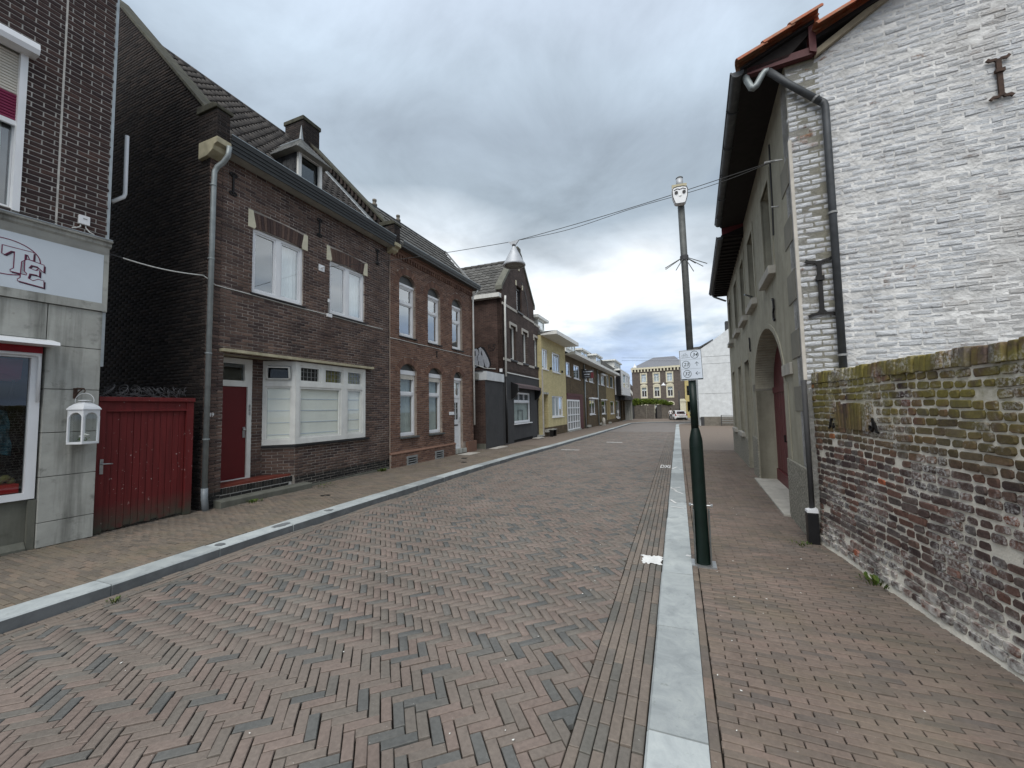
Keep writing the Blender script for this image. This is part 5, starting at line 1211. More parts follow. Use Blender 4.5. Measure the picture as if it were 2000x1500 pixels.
# ------------------------------------------------------------------ gable house with grey shop front, its lean-to
K3 = Fr(-7.30, 16.5, -1.5, 88.5); S3 = Fr(-7.30, 16.5, -91.5, 178.5)
h3 = thing('gable_house', 'dark brick gable house with dark grey rendered ground floor and white shop window', 'house', K3.P(3, -2, PL))
def build_h3():
    W3_ = 5.95; ws = [(1.0, 1.78), (2.76, 3.56), (4.74, 5.5)]; zg = 3.35
    up = [(a, b, 4.10, 5.78) for a, b in ws]
    grid_body(MB(), K3, .0, W3_, zg, 6.62, up, -.25, 0).build('front_wall', M['h3_brick'], h3)
    att = (2.02, 2.80, 6.70, 7.95)
    # gable triangle with shoulders, as strips around the attic window
    gable = lambda z: (max(0, (z-7.35)*.93) if z > 7.35 else 0, 4.78-max(0, (z-7.6)*.93) if z > 7.35 else 4.78)
    mb = MB(); z = 6.62
    while z < 9.75:
        z2 = min(z+.12, 9.75); (a0, b0), (a1, b1) = gable(z), gable(z2)
        segs = [((a0, b0), (a1, b1))]
        if att[2] < (z+z2)/2 < att[3]+.1:
            w = .0 if z < 7.75 else .0; segs = [((a0, att[0]), (a1, att[0])), ((att[1], b0), (att[1], b1))]
        for (p0, q0), (p1, q1) in segs:
            if q0 > p0: mb.uz(K3, [(p0, z), (q0, z), (max(q1, p1), z2), (p1, z2)], -.25, 0)
        z = z2
    mb.build('gable_wall', M['h3_brick'], h3)
    for s, pts in ((-1, [(-.06, 7.25), (-.06, 7.42), (.0, 7.5), (2.2, 9.80), (2.55, 9.95)]), (1, [(4.84, 7.4), (4.84, 7.62), (4.72, 7.75), (2.75, 9.80), (2.45, 9.95)])):
        mb = MB(); stroke(mb, K3, pts, .13, -.27, .06); mb.build('gable_coping', M['concrete_dark'], h3)
    MB().box(K3, 2.2, 2.65, -.27, .05, 9.75, 10.15).build('gable_finial', M['concrete_dark'], h3, bevel=.02)
    for a, b in ((0, 1.98), (2.84, 4.78)): MB().box(K3, a, b, 0, .03, 6.56, 6.68).build('stone_band', M['band'], h3)
    MB().box(K3, 4.78, W3_, 0, .03, 6.50, 6.62).build('stone_band', M['band'], h3)
    MB().box(K3, 4.70, W3_, -.2, .0, 6.62, 6.64).build('parapet_top', M['concrete_dark'], h3)
    for a, b, c, d in up:
        window(K3, a, b, c, d, -.13, h3, [(a+.06, b-.06, c+.07, d-.06)], fm='white_paint', d=.06, sash=.03, rm='room_grey', rdepth=.4)
        MB().box(K3, a-.12, b+.12, 0, .03, 5.80, 5.93).build('lintel_stone', M['band'], h3)
        for e in (a-.12, b+.0): MB().box(K3, e, e+.12, 0, .035, 5.60, 5.80).build('springer_stone', M['band'], h3)
        MB().box(K3, a-.06, b+.06, -.05, .06, 4.02, 4.10).build('window_sill', M['black'], h3)
    for a, b in ((0.05, .94), (1.86, 2.70), (3.64, 4.66), (5.58, W3_)): MB().box(K3, a, b, 0, .03, 3.96, 4.08).build('stone_band', M['band'], h3)
    a, b, c, d = att; window(K3, a, b, c, d, -.10, h3, [(a+.07, b-.07, c+.08, d-.08)], fm='black', d=.06, sash=.02, rm='room_grey', rdepth=.4)
    MB().box(K3, a-.06, b+.06, -.05, .06, 6.62, 6.70).build('window_sill', M['black'], h3)
    for u, z in ((1.93, 8.0), (2.90, 8.0), (2.41, 8.9)): MB().uz(K3, [(u-.06, z), (u+.06, z), (u+.05, z+.26), (u-.05, z+.26)], 0, .03).build('key_stone', M['cream_key'], h3)
    mb = MB(); stroke(mb, K3, [(2.41+1.35*math.sin(t), 6.7+1.75*math.cos(t)) for t in np.linspace(.25, 1.57, 12)], .06, .0, .02); mb.build('relieving_arch', M['black'], h3)
    # ground floor render
    sw = (1.28, 3.78, .99, 2.55); dd = (4.96, 5.68, .14, 2.50)
    grid_body(MB(), K3, 0, W3_, .04, zg, [sw, dd, (1.2, 4.1, .0, .2)], -.25, .02).build('render_front', M['grey_render'], h3)
    MB().box(K3, 1.2, 4.1, -.2, -.02, .04, .2).build('plinth_recess', M['dark'], h3)
    a, b, c, d = sw; w3 = (b-a-.24)/3
    f = window(K3, a, b, c, d-.02, -.03, h3, [(a+.09, b-.09, c+.09, 2.02)]+[(a+.09+k*(w3+.03), a+.09+k*(w3+.03)+w3, 2.12, d-.08) for k in range(3)], d=.07, sash=.025, gl='glass_clear', rm='room', rdepth=.6, cur=[(a+.06, b-.06, c, 2.05, 'curtain_grey')])
    MB().nz(K3, [(-.05, .99), (.10, .97), (.10, .93), (-.05, .93)], a-.05, b+.08).build('window_sill', M['white_pvc'], h3)
    mb = MB(); mb.box(K3, 2.2, 2.9, -.14, -.12, 1.62, 1.65); [mb.box(K3, u, u+.03, -.14, -.12, 1.05, 1.63) for u in (2.2, 2.87)]; mb.build('display_stand', M['dgrey'], f)
    MB().box(K3, .4, 5.9, .02, .05, 3.38, 3.43).build('awning_rail', M['white_paint'], h3)
    mb = MB(); mb.nz(K3, [(.02, 2.98), (.35, 2.84), (.36, 2.70), (.34, 2.70), (.02, 2.90)], 1.0, 4.6); mb.build('awning', M['awning_cloth'], h3)
    for u in (.92, 4.60): MB().nz(K3, [(.02, 3.0), (.37, 2.85), (.37, 2.55), (.2, 2.25), (.02, 2.15)], u, u+.12).build('awning_cheek', M['black'], h3)
    MB().box(K3, dd[0]+.02, dd[1]-.02, -.24, -.18, .14, 2.48).build('door', M['dgrey'], h3); MB().box(K3, dd[0], dd[1], -.1, .03, 2.30, 2.72).build('door_head_panel', M['grey_trim'], h3)
    MB().box(K3, dd[0]-.05, dd[1]+.1, -.2, .22, .09, .17).build('door_step', M['concrete'], h3)
    MB().box(K3, .0, 4.78, 0, .025, 3.55, 3.60).build('string_course', M['h3_brick'], h3)
    # side wall with graffiti, roof
    MB().uz(S3, [(0, .04), (7, .04), (7, 6.9), (0, 6.9)], -.25, 0).build('side_wall', M['h3_side'], h3)
    MB().nz(Fr(-7.30, 16.5, -91.5, 178.5), [(.0, 6.86), (.28, 6.86), (.30, 7.04), (0, 7.06)], .02, 6).build('side_gutter', M['white_paint'], h3)
    off = wloc(h3); sl = 1.0; ang = math.atan(sl)
    MB().uz(K3, [(-.15, 6.98), (4.78, 6.98), (2.38, 9.4)], -7, -.2).build('roof_core', M['dark'], h3)
    vs = [(-.15, 0, .016), (-.06, 0, .05), (.05, 0, .05), (.15, 0, .016), (-.15, .36, 0), (-.06, .36, .034), (.05, .36, .034), (.15, .36, 0), (-.15, 0, -.015), (.15, 0, -.015)]
    tm = bpy.data.meshes.new('roof_tile'); tm.from_pydata(vs, [], [(0, 1, 5, 4), (1, 2, 6, 5), (2, 3, 7, 6), (0, 8, 9, 3, 2, 1)]); tm.materials.append(M['tile_grey'])
    rot = Matrix.Rotation(-S3.na+math.pi, 4, 'Z') @ Matrix.Rotation(ang, 4, 'X')
    for r in range(11):
        for c in range(16):
            q = -.22+r*.29/math.hypot(1, sl); u = .36+.30*c; p = Vector(S3.P(u, -q, 7.02+sl*(q+.15)+.03))
            o = bpy.data.objects.new('roof_tile', tm); C.objects.link(o); o.parent = h3; o.matrix_local = Matrix.Translation(p-off) @ rot @ Matrix.Rotation(R(-3)+random.gauss(0, .006), 4, 'X')
    for u in np.arange(.3, 5, .4): MB().tube([S3.P(u, -2.35, 9.42), S3.P(u+.42, -2.35, 9.44)], .12, 8).build('ridge_tile', M['tile_grey'], h3, smooth=True)
    MB().tube([K3.P(.20, .10, 7.0), K3.P(.22, .08, 6.8), K3.P(.20, .07, 6.6), K3.P(.18, .07, 3.2)], .05, 10).build('downpipe', M['white_paint'], h3, smooth=True)
    MB().tube([K3.P(.18, .07, 3.2), K3.P(.18, .07, .15)], .05, 10).build('pipe_foot', M['black'], h3, smooth=True)
    MB().tube([S3.P(1.5, .03, 3.85), S3.P(.9, .03, 3.62), S3.P(.35, .03, 3.55)], .02, 6).build('wall_cable', M['cable_white'], h3)
    MB().box(S3, .02, .14, .0, .08, 3.40, 3.55).build('junction_box', M['white_pvc'], h3)
    MB().box(K3, .02, W3_, -7, -1.3, .1, 6.9).build('building_core', M['dark'], h3)
    # graffiti: silver letters with black outline
    def q(x, y): return (1.62-.0015*0-(x-340)/1000*1.60, 4.62-(y-460)/1000*1.42)
    blk = [(330, 520), (420, 470), (560, 470), (650, 430), (760, 470), (860, 640), (960, 900), (985, 1060), (930, 1170), (760, 1170), (600, 1130), (330, 1190)]
    g = MB().uz(S3, [q(*p) for p in blk], .001, .006).build('graffiti', M['graf_black'], h3)
    L1 = [(345, 560), (410, 500), (520, 495), (580, 560), (590, 660), (530, 800), (570, 920), (570, 1080), (470, 1130), (355, 1070), (385, 900), (380, 720)]
    L2 = [(585, 500), (655, 455), (715, 560), (690, 700), (740, 900), (760, 1090), (720, 1140), (600, 1080), (590, 940), (545, 810), (600, 680), (610, 580)]
    L3 = [(665, 470), (760, 580), (880, 830), (935, 1010), (925, 1120), (870, 1165), (800, 1110), (760, 940), (715, 800), (705, 640)]
    for P_ in (L1, L2, L3): MB().uz(S3, [q(*p) for p in P_], .007, .010).build('graffiti_letter', M['graf_silver'], g)
    mb = MB(); stroke(mb, S3, [q(472, 570), q(476, 730)], .05, .011, .013); stroke(mb, S3, [q(672, 590), q(690, 730)], .04, .011, .013); mb.build('graffiti_counter', M['graf_black'], g)
    mb = MB(); stroke(mb, S3, [q(905, 400), q(915, 540)], .03, .002, .006); stroke(mb, S3, [q(960, 400), q(950, 500), q(990, 520)], .03, .002, .006); stroke(mb, S3, [q(1130, 400), q(1060, 410), q(1050, 460), q(1120, 500), q(1090, 560), q(1000, 540)], .035, .002, .006); stroke(mb, S3, [q(910, 610), q(1080, 600)], .03, .002, .006); mb.build('graffiti_tag', M['graf_black'], h3)
build_h3()
ann = thing('rendered_annex', 'low grey rendered annex with brick side between red house and gable house', 'outbuilding', K3.P(-1, -1, PL))
def build_annex():
    MB().box(K3, -1.90, -.02, -1.6, .0, .04, 2.92).build('front_wall', M['grey_render'], ann)
    MB().box(K3, -1.92, .0, -1.7, .05, 2.921, 3.28).build('fascia_board', M['white_wall'], ann)
    A = K3.sub(-1.90, 0, -91.5, 178.5); MB().uz(A, [(.03, .3), (1.6, .3), (1.6, 2.9), (.03, 2.9)], 0, .012).build('brick_side', M['h3_side'], ann); MB().box(A, 0.03, 1.6, 0, .014, .04, .3).build('side_plinth', M['concrete_dark'], ann)
    MB().box(K3, -1.95, 0, -1.7, -.1, 3.28, 3.34).build('roof_felt', M['dgrey'], ann)
    MB().box(A, .3, 1.6, .02, .12, 2.95, 3.2).build('side_fascia', M['soffit'], ann)
build_annex()
sg = thing('pavement_sign', 'small white sign with round blue emblem fixed between the houses', 'sign', K3.P(-1.95, -.55, 2.2))
A_ = K3.sub(-2.6, 0, -91.5, 178.5)
b_ = MB().box(A_, .62, .93, 0, .03, 2.20, 2.84).build('sign_panel', M['white_pvc'], sg, bevel=.004)
mb = MB(); mb.uz(A_, [(.775+.125*math.cos(t), 2.50+.17*math.sin(t)) for t in np.linspace(0, 2*math.pi, 25)[:-1]], .031, .034); e_ = mb.build('blue_disc', M['blue_sign'], sg)
mb = MB(); stroke(mb, A_, [(.80, 2.60), (.80, 2.42)], .03, .0345, .037); stroke(mb, A_, [(.75, 2.56), (.75, 2.42)], .03, .0345, .037); mb.build('sign_symbol', M['white_pvc'], e_)

# ------------------------------------------------------------------ terrace further down the street
KF = Fr(-7.25, 22.4, .3, 90.3)
def terrace(name, label, cat, u0, u1, wm, eave, fas, wins, plinth=None, fascia_d=.6, low=None, roofm='roof_far', ridge=2.6, doors=(), door_m='dgrey', sl=.62, rear=3.2, fz=.2):
    t = thing(name, label, cat, KF.P((u0+u1)/2, -2, gz(22.4+u0)+PL)); zb = gz(22.4+u1)-.05
    holes = [w[:4] for w in wins]+[d[:4] for d in doors]
    grid_body(MB(), KF, u0, u1, zb, eave, holes, -.25, 0).build('front_wall', M[wm], t)
    for w in wins:
        a, b, c, d, n = w[:5]; cols = n; g = (b-a-.16)/cols
        f = window(KF, a, b, c, d, -.04, t, [(a+.08+k*g+(.02 if k else 0), a+.08+(k+1)*g-.0, c+.09, d-.08) for k in range(cols)], fm='white_pvc', d=.06, sash=0, rm=w[5] if len(w) > 5 else 'room_grey', rdepth=.4, cur=[(a+.06, b-.06, c, d, 'curtain_grey')] if len(w) <= 6 else None)
        MB().nz(KF, [(-.02, c), (.06, c-.01), (.06, c-.06), (-.02, c-.06)], a-.05, b+.05).build('window_sill', M['white_pvc'], t)
    for d in doors:
        a, b, c, e = d[:4]; MB().box(KF, a, b, -.35, -.25, c, e).build('door', M[d[4] if len(d) > 4 else door_m], t)
        MB().box(KF, a-.03, b+.03, -.2, .25, c-.16, c-.01).build('door_step', M['concrete'], t)
    if plinth: MB().box(KF, u0, u1, 0, .02, zb, plinth).build('plinth', M['brown_brick_far'], t)
    if fas:
        MB().nz(KF, [(0, eave-.02), (fascia_d, eave-.02), (fascia_d, eave+fz), (fascia_d-.05, eave+fz), (0, eave+.05)], u0-.02, u1+.02).build('eaves_box', M['white_paint'], t)
    MB().nz(KF, [(.1, eave+.05), (.25, eave+.10), (-rear, eave+.1+sl*rear), (-6.5, eave+.1), (-6.5, zb), (-.26, zb), (-.26, eave+.03)], u0+.01, u1-.01).build('roof', M[roofm], t)
    return t
def flat_dormer(t, u0, u1, nf, z0, z1, ov=.25, panes=2, side='white_paint'):
    g = (u1-u0-.16)/panes
    f = window(KF, u0, u1, z0, z1, nf, t, [(u0+.08+k*g+.02, u0+.08+(k+1)*g-.02, z0+.08, z1-.06) for k in range(panes)], fm='white_paint', d=.06, sash=0, rm=None, name='dormer')
    MB().box(KF, u0, u1, nf-2.2, nf-.065, z0-.6, z1).build('dormer_body', M[side], f)
    MB().box(KF, u0-ov, u1+ov, nf-2.4, nf+.18, z1+.002, z1+.16).build('dormer_roof', M['white_paint'], f)
def build_terrace():
    t = terrace('yellow_brick_house', 'pale yellow brick house with deep white eaves beside the gable house', 'house', -.44, 4.9, 'yellow_brick', 6.02, True,
        [(-.28, .80, 4.05, 5.28, 2), (1.74, 3.5, 4.03, 5.3, 3), (1.48, 3.98, 1.14, 2.48, 3)], plinth=.55, doors=[(-.12, .68, .46, 2.54, 'brown_brick_far')], fascia_d=1.0, sl=.45, rear=2.6)
    MB().box(KF, -.22, .76, 0, .03, 2.54, 2.66).build('door_lintel', M['concrete'], t); MB().box(KF, -.46, -.36, 0, .06, .1, 4.0).build('corner_pipe', M['band'], t)
    flat_dormer(t, -.3, .9, -.2, 6.45, 7.05, .45, 1)
    for u in (1.25, 3.85): MB().box(KF, u-.05, u+.05, 0, .1, 4.1, 4.25).build('wall_hook', M['iron'], t)
    MB().box(KF, 1.6, 4.6, -2.6, -1.6, 6.8, 7.3).build('roof_vent_box', M['fascia_grey'], t); MB().tube([KF.P(2.2, -1.8, 7.3), KF.P(2.2, -1.8, 7.8)], .09, 8).build('flue', M['dgrey'], t)
    t = terrace('garage_house', 'brown brick house with white gridded garage door and projecting sign', 'house', 4.92, 10.6, 'brown_brick_far', 5.50, True,
        [(5.05, 6.2, 4.0, 5.03, 1), (7.27, 9.2, 3.95, 5.03, 2)], fascia_d=.75)
    MB().box(KF, 5.0, 9.9, .0, .05, 2.58, 2.76).build('garage_lintel', M['maroon_wood'], t); MB().box(KF, 5.0, 8.75, .0, .02, 2.30, 2.58).build('garage_head', M['maroon_wood'], t); MB().box(KF, 8.75, 10.0, .0, .03, .0, 2.58).build('garage_side_panel', M['maroon_wood'], t)
    g = grid_body(MB(), KF, 5.02, 8.72, .05, 2.30, [(5.08+k*.73, 5.08+k*.73+.67, .17+r*.52, .17+r*.52+.45) for k in range(5) for r in range(4)], .005, .05).build('garage_door', M['white_pvc'], t)
    for k in range(5):
        for r in range(4): MB().box(KF, 5.08+k*.73, 5.08+k*.73+.67, .006, .012, .17+r*.52, .17+r*.52+.45).build('garage_pane', M['grey_trim'], g)
    MB().box(KF, 5.0, 8.8, .0, .12, -.02, .10).build('garage_sill', M['concrete'], t)
    flat_dormer(t, 6.9, 9.6, -.4, 6.25, 6.95, .4, 3)
    MB().box(KF, 9.4, 11.3, -3.2, -2.0, 6.4, 8.25).build('chimney', M['tile_dark'], t)
    MB().tube([KF.P(10.7, .07, 5.3), KF.P(10.75, .07, 0)], .06, 8).build('downpipe', M['zinc_pipe'], t, smooth=True)
    t2 = thing('projecting_sign', 'dark projecting sign board with pale lettering on the garage house', 'sign', KF.P(9.9, .6, 4.2))
    n = MB().box(Fr(*KF.P(9.9, .05, 0)[:2], 90.3, 180.3), .0, .95, -.03, .03, 4.08, 4.78).build('sign_panel', M['dgrey'], t2); Q = Fr(*KF.P(9.9, .05, 0)[:2], 90.3, 180.3)
    for z, s in ((4.60, ((.12, .22), (.28, .48), (.5, .85))), (4.38, ((.16, .4), (.43, .62))), (4.2, ((.2, .6),))):
        for a, b in s: MB().box(Q, a, b, .031, .034, z, z+.07 if z > 4.25 else z+.03).build('faded_line', M['sign_face'], n)
    MB().box(Q, .72, .95, .032, .036, 4.08, 4.55).build('red_panel', M['maroon_door'], n); MB().box(Q, -.05, .2, -.02, .02, 4.8, 4.86).build('bracket', M['iron'], t2)
    t = terrace('brown_terrace_house', 'brown brick terrace house with pale shuttered upper windows and grey downpipe', 'house', 10.62, 16.45, 'brown_brick_far', 5.50, True,
        [(10.9, 12.0, 4.0, 5.0, 1), (12.85, 14.75, 4.0, 5.03, 3), (12.66, 15.2, 1.06, 2.40, 2, 'room', 0)], doors=[(11.1, 11.95, .2, 2.5)], fascia_d=.75)
    MB().box(KF, 12.5, 15.6, 0, .25, 2.45, 2.58).build('awning_box', M['white_pvc'], t); flat_dormer(t, 11.7, 14.4, -.4, 6.1, 6.72, .3, 2)
    MB().tube([KF.P(16.48, .07, 5.3), KF.P(16.5, .07, -.05)], .06, 8).build('downpipe', M['zinc_pipe'], t, smooth=True)
    MB().hexa([KF.P(14.6, .3, 5.6), KF.P(14.9, .3, 5.6), KF.P(14.9, -3, 7.7), KF.P(14.6, -3, 7.7), KF.P(14.6, .3, 5.75), KF.P(14.9, .3, 5.75), KF.P(14.9, -3, 7.9), KF.P(14.6, -3, 7.9)]).build('roof_verge', M['white_paint'], t)
    t = terrace('drab_terrace_house', 'drab brick terrace house with a shutter box above one upper window', 'house', 16.47, 21.5, 'brown_brick_far2', 5.50, True,
        [(17.0, 17.9, 4.0, 5.05, 1), (18.7, 20.6, 4.0, 5.0, 2), (18.6, 20.8, 1.0, 2.4, 1, 'room', 0)], doors=[(17.1, 18.0, .15, 2.45)], fascia_d=.75)
    MB().box(KF, 18.6, 20.7, 0, .2, 5.02, 5.18).build('shutter_box', M['white_pvc'], t); MB().box(KF, 18.4, 21, 0, .2, 2.42, 2.52).build('awning_box', M['white_pvc'], t); flat_dormer(t, 19.0, 21.6, -.5, 6.45, 7.1, .5, 2)
    t = terrace('ochre_terrace_house', 'ochre brick terrace house with narrow dark doorway near the far bay', 'house', 21.52, 27.65, 'yellow2', 5.52, True,
        [(22.1, 23.5, 3.96, 5.34, 1), (24.5, 26.7, 3.97, 5.34, 1), (24.2, 27.0, .9, 2.36, 1, 'room', 0)], doors=[(22.25, 23.1, .05, 2.4)], fascia_d=.7, plinth=.3, fz=.25)
    t = terrace('bay_corner_house', 'corner house with white projecting upper bay over a dark shop front', 'house', 27.67, 37.6, 'brown_brick_far', 6.25, True,
        [(28.4, 31.0, .4, 2.5, 1, 'room', 0)], doors=[(31.6, 34.4, -.2, 2.6), (35.0, 37.0, -.2, 2.6)], fascia_d=.7, sl=.8, rear=3.0, roofm='roof_far')
    f = window(KF, 28.0, 37.3, 3.2, 6.15, .85, t, [(29.6, 32.2, 4.2, 5.9), (33.2, 34.8, 4.2, 5.9), (35.3, 36.8, 4.2, 5.9)], fm='white_pvc', d=.08, sash=0, rm='room', rdepth=.6, name='bay_window')
    MB().box(KF, 28.0, 37.3, .0, .76, 3.2, 6.15).build('bay_body', M['white_pvc'], f) if False else MB().uz(KF.sub(28.0, .85, 270.3, 180.3), [(0, 3.2), (.85, 3.2), (.85, 6.15), (0, 6.15)], -.05, 0).build('bay_cheek', M['white_pvc'], f)
    MB().box(KF, 28.0, 37.3, 0, .85, 3.1, 3.2).build('bay_floor', M['dgrey'], f)
    MB().box(KF, 31.4, 37.4, 0, 1.1, 2.62, 3.08).build('shop_fascia', M['dgrey'], t); MB().box(KF, 27.9, 31.3, .01, .06, 2.6, 3.08).build('shop_fascia', M['black'], t); MB().box(KF, 37.2, 37.5, 0, 1.0, -.3, 2.62).build('shop_post', M['concrete'], t)
    MB().box(KF, 29.2, 30.4, .03, .08, .9, 1.25).build('shop_notice', M['white_pvc'], t); MB().box(KF, 29.0, 30.8, .03, .15, .2, .4).build('shop_ledge', M['white_pvc'], t)
    flat_dormer(t, 29.2, 34.8, -.1, 6.95, 7.6, .4, 3)
build_terrace()
# small street things in front of the terrace
bs = thing('doorstep_bench', 'low iron boot-scraper bench by the yellow house doorway', 'bench', KF.P(.2, .35, PL))
MB().box(KF, -.05, .75, .25, .5, .42, .47).build('seat', M['concrete'], bs); [MB().box(KF, u, u+.04, .28, .47, gz(22)+PL, .42).build('leg', M['iron'], bs) for u in (0, .66)]
bo = thing('stone_bollard', 'pale squat stone post at the foot of the second downpipe', 'bollard', KF.P(17.2, .35, gz(39)+PL))
c_ = KF.P(17.2, .4, gz(39)+PL-.01); MB().lathe(c_, [(.17, 0), (.16, .55), (.13, .7), (.05, .78)], 12).build('shaft', M['band'], bo, smooth=True); MB().lathe(c_, [(.2, 0), (.2, .08), (.18, .1)], 12).build('foot', M['concrete'], bo)
# ------------------------------------------------------------------ plastered house with limewashed gable, right
RX, RY = 1.443, 5.78
RF = Fr(RX, RY, 2.3, -87.7); RG = Fr(RX, RY, 92.3, 182.3)
rh = thing('plastered_house', 'old grey-ochre plastered house with arched carriage door and whitewashed brick gable', 'house', RF.P(5, -2, PR))
def build_rh():
    LEN = 10.8; zb = -.12
    ups = [(1.50, 2.28), (3.55, 4.38), (5.27, 6.06), (7.08, 7.93), (9.16, 10.1)]; zu = (3.86, 5.31)
    los = [(5.22, 6.18, -.02, 2.79), (7.05, 7.88, .92, 2.80), (9.2, 10.0, .92, 2.80)]
    ar = (1.22, 4.34, 2.0, 1.07); uc, hw = (ar[0]+ar[1])/2, (ar[1]-ar[0])/2
    holes = [(a, b, *zu) for a, b in ups]+los+[(ar[0], ar[1], zb, ar[2])]
    nst = 22
    for k in range(nst):
        z0 = ar[2]+ar[3]*k/nst; z1 = ar[2]+ar[3]*(k+1)/nst; w = hw*math.sqrt(max(0, 1-((k+.5)/nst)**2)); holes.append((uc-w, uc+w, z0, z1))
    grid_body(MB(), RF, 0, LEN, zb, 6.02, holes, -.34, 0).build('front_wall', M['plaster'], rh)
    # arch surround
    pts = [(uc+hw*math.cos(t), ar[2]+ar[3]*math.sin(t)) for t in np.linspace(0, math.pi, 41)]
    mb = MB()
    for (u0, z0), (u1, z1) in zip(pts, pts[1:]):
        s = 1.075; q = lambda u, z: (uc+(u-uc)*s, ar[2]+(z-ar[2])*s)
        mb.uz(RF, [(u0, z0), (u1, z1), q(u1, z1), q(u0, z0)], -.33, .012)
    mb.build('arch_surround', M['plaster'], rh)
    for a, b in ((ar[0]-.24, ar[0]), (ar[1], ar[1]+.22)): MB().box(RF, a, b, -.3, .014, .9 if a < 2 else zb, 2.0).build('arch_jamb', M['plaster'], rh)
    MB().box(RF, ar[1]-.002, ar[1]+.235, -.335, .03, 1.99, 2.13).build('impost', M['plaster_block'], rh)
    MB().box(RF, .62, 1.20, .0, .035, 2.10, 2.26).build('name_plaque', M['stone_sill'], rh, bevel=.006)
    MB().box(RF, .0, 1.215, .0, .035, zb, .90).build('pebble_plinth', M['pebble'], rh, bevel=.01); MB().box(RF, 4.36, 5.2, 0, .03, zb, .95).build('pebble_plinth', M['pebble'], rh, bevel=.01); MB().box(RF, 6.2, LEN, 0, .03, zb, .80).build('pebble_plinth', M['pebble'], rh, bevel=.01)
    # carriage door
    d = MB().uz(RF, [(ar[0]-.02, .03), (ar[1]+.02, .03), (ar[1]+.02, 2.0)]+[(uc+(hw+.02)*math.cos(t), 2.0+ar[3]*math.sin(t)) for t in np.linspace(0.05, math.pi-.05, 25)]+[(ar[0]-.02, 2.0)], -.40, -.335).build('carriage_door', M['maroon_door'], rh)
    for u in np.arange(ar[0]+.05, ar[1], .26): MB().box(RF, u, u+.245, -.334, -.322, .34, 2.0).build('door_board', M['maroon_door'], d)
    MB().box(RF, ar[0], ar[1], -.334, -.295, .06, .32).build('kick_rail', M['maroon_door'], d); MB().box(RF, ar[0], ar[1], -.334, -.305, 1.93, 2.05).build('mid_rail', M['maroon_door'], d)
    for u, z in ((2.2, 1.42), (2.25, 1.25)): MB().box(RF, u, u+.17, -.321, -.318, z, z+.13).build('paper_notice', M['white_pvc'], d)
    MB().tube([RF.P(2.9, -.32, 1.0), RF.P(2.9, -.24, 1.0), RF.P(2.9, -.24, 1.12)], .015, 8).build('door_handle', M['iron'], d)
    MB().lathe(RF.P(1.95, -.27, 2.42), [(0, -.09), (.07, -.06), (.09, 0), (.07, .06), (0, .09)], 12).build('globe_lamp', M['white_pvc'], rh, smooth=True)
    MB().box(RF, ar[0]-.05, ar[1]+.05, -.34, .12, zb, PR+.03).build('stone_threshold', M['stone_sill'], rh, bevel=.01)
    # windows: stone reveals, dark panes
    for a, b in ups:
        window(RF, a, b, zu[0], zu[1], -.20, rh, [(a+.06, b-.06, zu[0]+.07, zu[1]-.06)], fm='plaster_block', d=.06, sash=.02, gl='glass_dark', rm='room', rdepth=.3)
        for e0, e1 in ((a-.13, a), (b, b+.13)): MB().box(RF, e0, e1, -.02, .016, zu[0], zu[1]+.13).build('jamb_stone', M['plaster'], rh)
        MB().box(RF, a, b, -.02, .016, zu[1], zu[1]+.13).build('lintel_stone', M['plaster'], rh); MB().box(RF, a-.14, b+.14, -.18, .10, zu[0]-.13, zu[0]).build('window_sill', M['stone_sill'], rh, bevel=.008)
    for i, (a, b, c, e) in enumerate(los):
        window(RF, a, b, c, e, -.22, rh, [(a+.06, b-.06, c+.07, e-.06)], fm='plaster_block', d=.06, sash=.02, gl='glass_dark', rm='room', rdepth=.3)
        for e0, e1 in ((a-.13, a), (b, b+.13)): MB().box(RF, e0, e1, -.02, .016, c, e+.13).build('jamb_stone', M['plaster'], rh)
        MB().box(RF, a, b, -.02, .016, e, e+.13).build('lintel_stone', M['plaster'], rh)
        MB().box(RF, a-.14, b+.14, -.2, .09 if i else .20, c-.12, c).build('window_sill' if i else 'door_step', M['stone_sill'], rh, bevel=.008)
    for z0, z1 in ((4.52, 4.87), (3.78, 4.12), (3.02, 3.41), (2.29, 2.64), (1.6, 1.92)): MB().box(RF, .14, .58, 0, .010, z0, z1).build('quoin_block', M['plaster_block'], rh, bevel=.004)
    for u in (.0,): MB().box(RF, -.012, .022, -.02, .016, 1.98, 5.0).build('corner_conduit', M['band'], rh); MB().box(RF, .04, .055, 0, .016, 1.98, 5.0).build('corner_conduit', M['grey_trim'], rh)
    mb = MB(); stroke(mb, RF, [(1.55, 3.02), (1.62, 3.06), (1.62, 3.16), (1.56, 3.22), (1.56, 3.34), (1.63, 3.38)], .035, .01, .04); mb.build('wall_tie', M['iron'], rh)
    mb = MB(); stroke(mb, RF, [(4.7, 2.92), (4.76, 3.0), (4.72, 3.1), (4.78, 3.24)], .03, .01, .04); mb.build('wall_tie', M['iron'], rh)
    for u, z in ((.42, 5.0), (.85, 4.55)):
        MB().tube([RF.P(u, .0, z), RF.P(u, .09, z+.01)], .012, 6).build('wire_bracket', M['metal'], rh)
    MB().tube([RF.P(3.9, .02, 3.99), RF.P(3.75, .18, 4.02)], .02, 6).build('flag_socket', M['metal'], rh); MB().tube([RF.P(8.9, .02, 3.6), RF.P(8.7, .18, 3.68)], .02, 6).build('flag_socket', M['metal'], rh)
    MB().tube([RF.P(1.20, .012, 5.7), RF.P(1.24, .012, 4.7), RF.P(1.30, .012, 4.3)], .012, 6).build('wall_cable', M['cable_dark'], rh)
    # limewashed gable
    rake = lambda u: 5.96+.60*(u-.30) if u < 1.05 else 6.41+.36*(u-1.05)
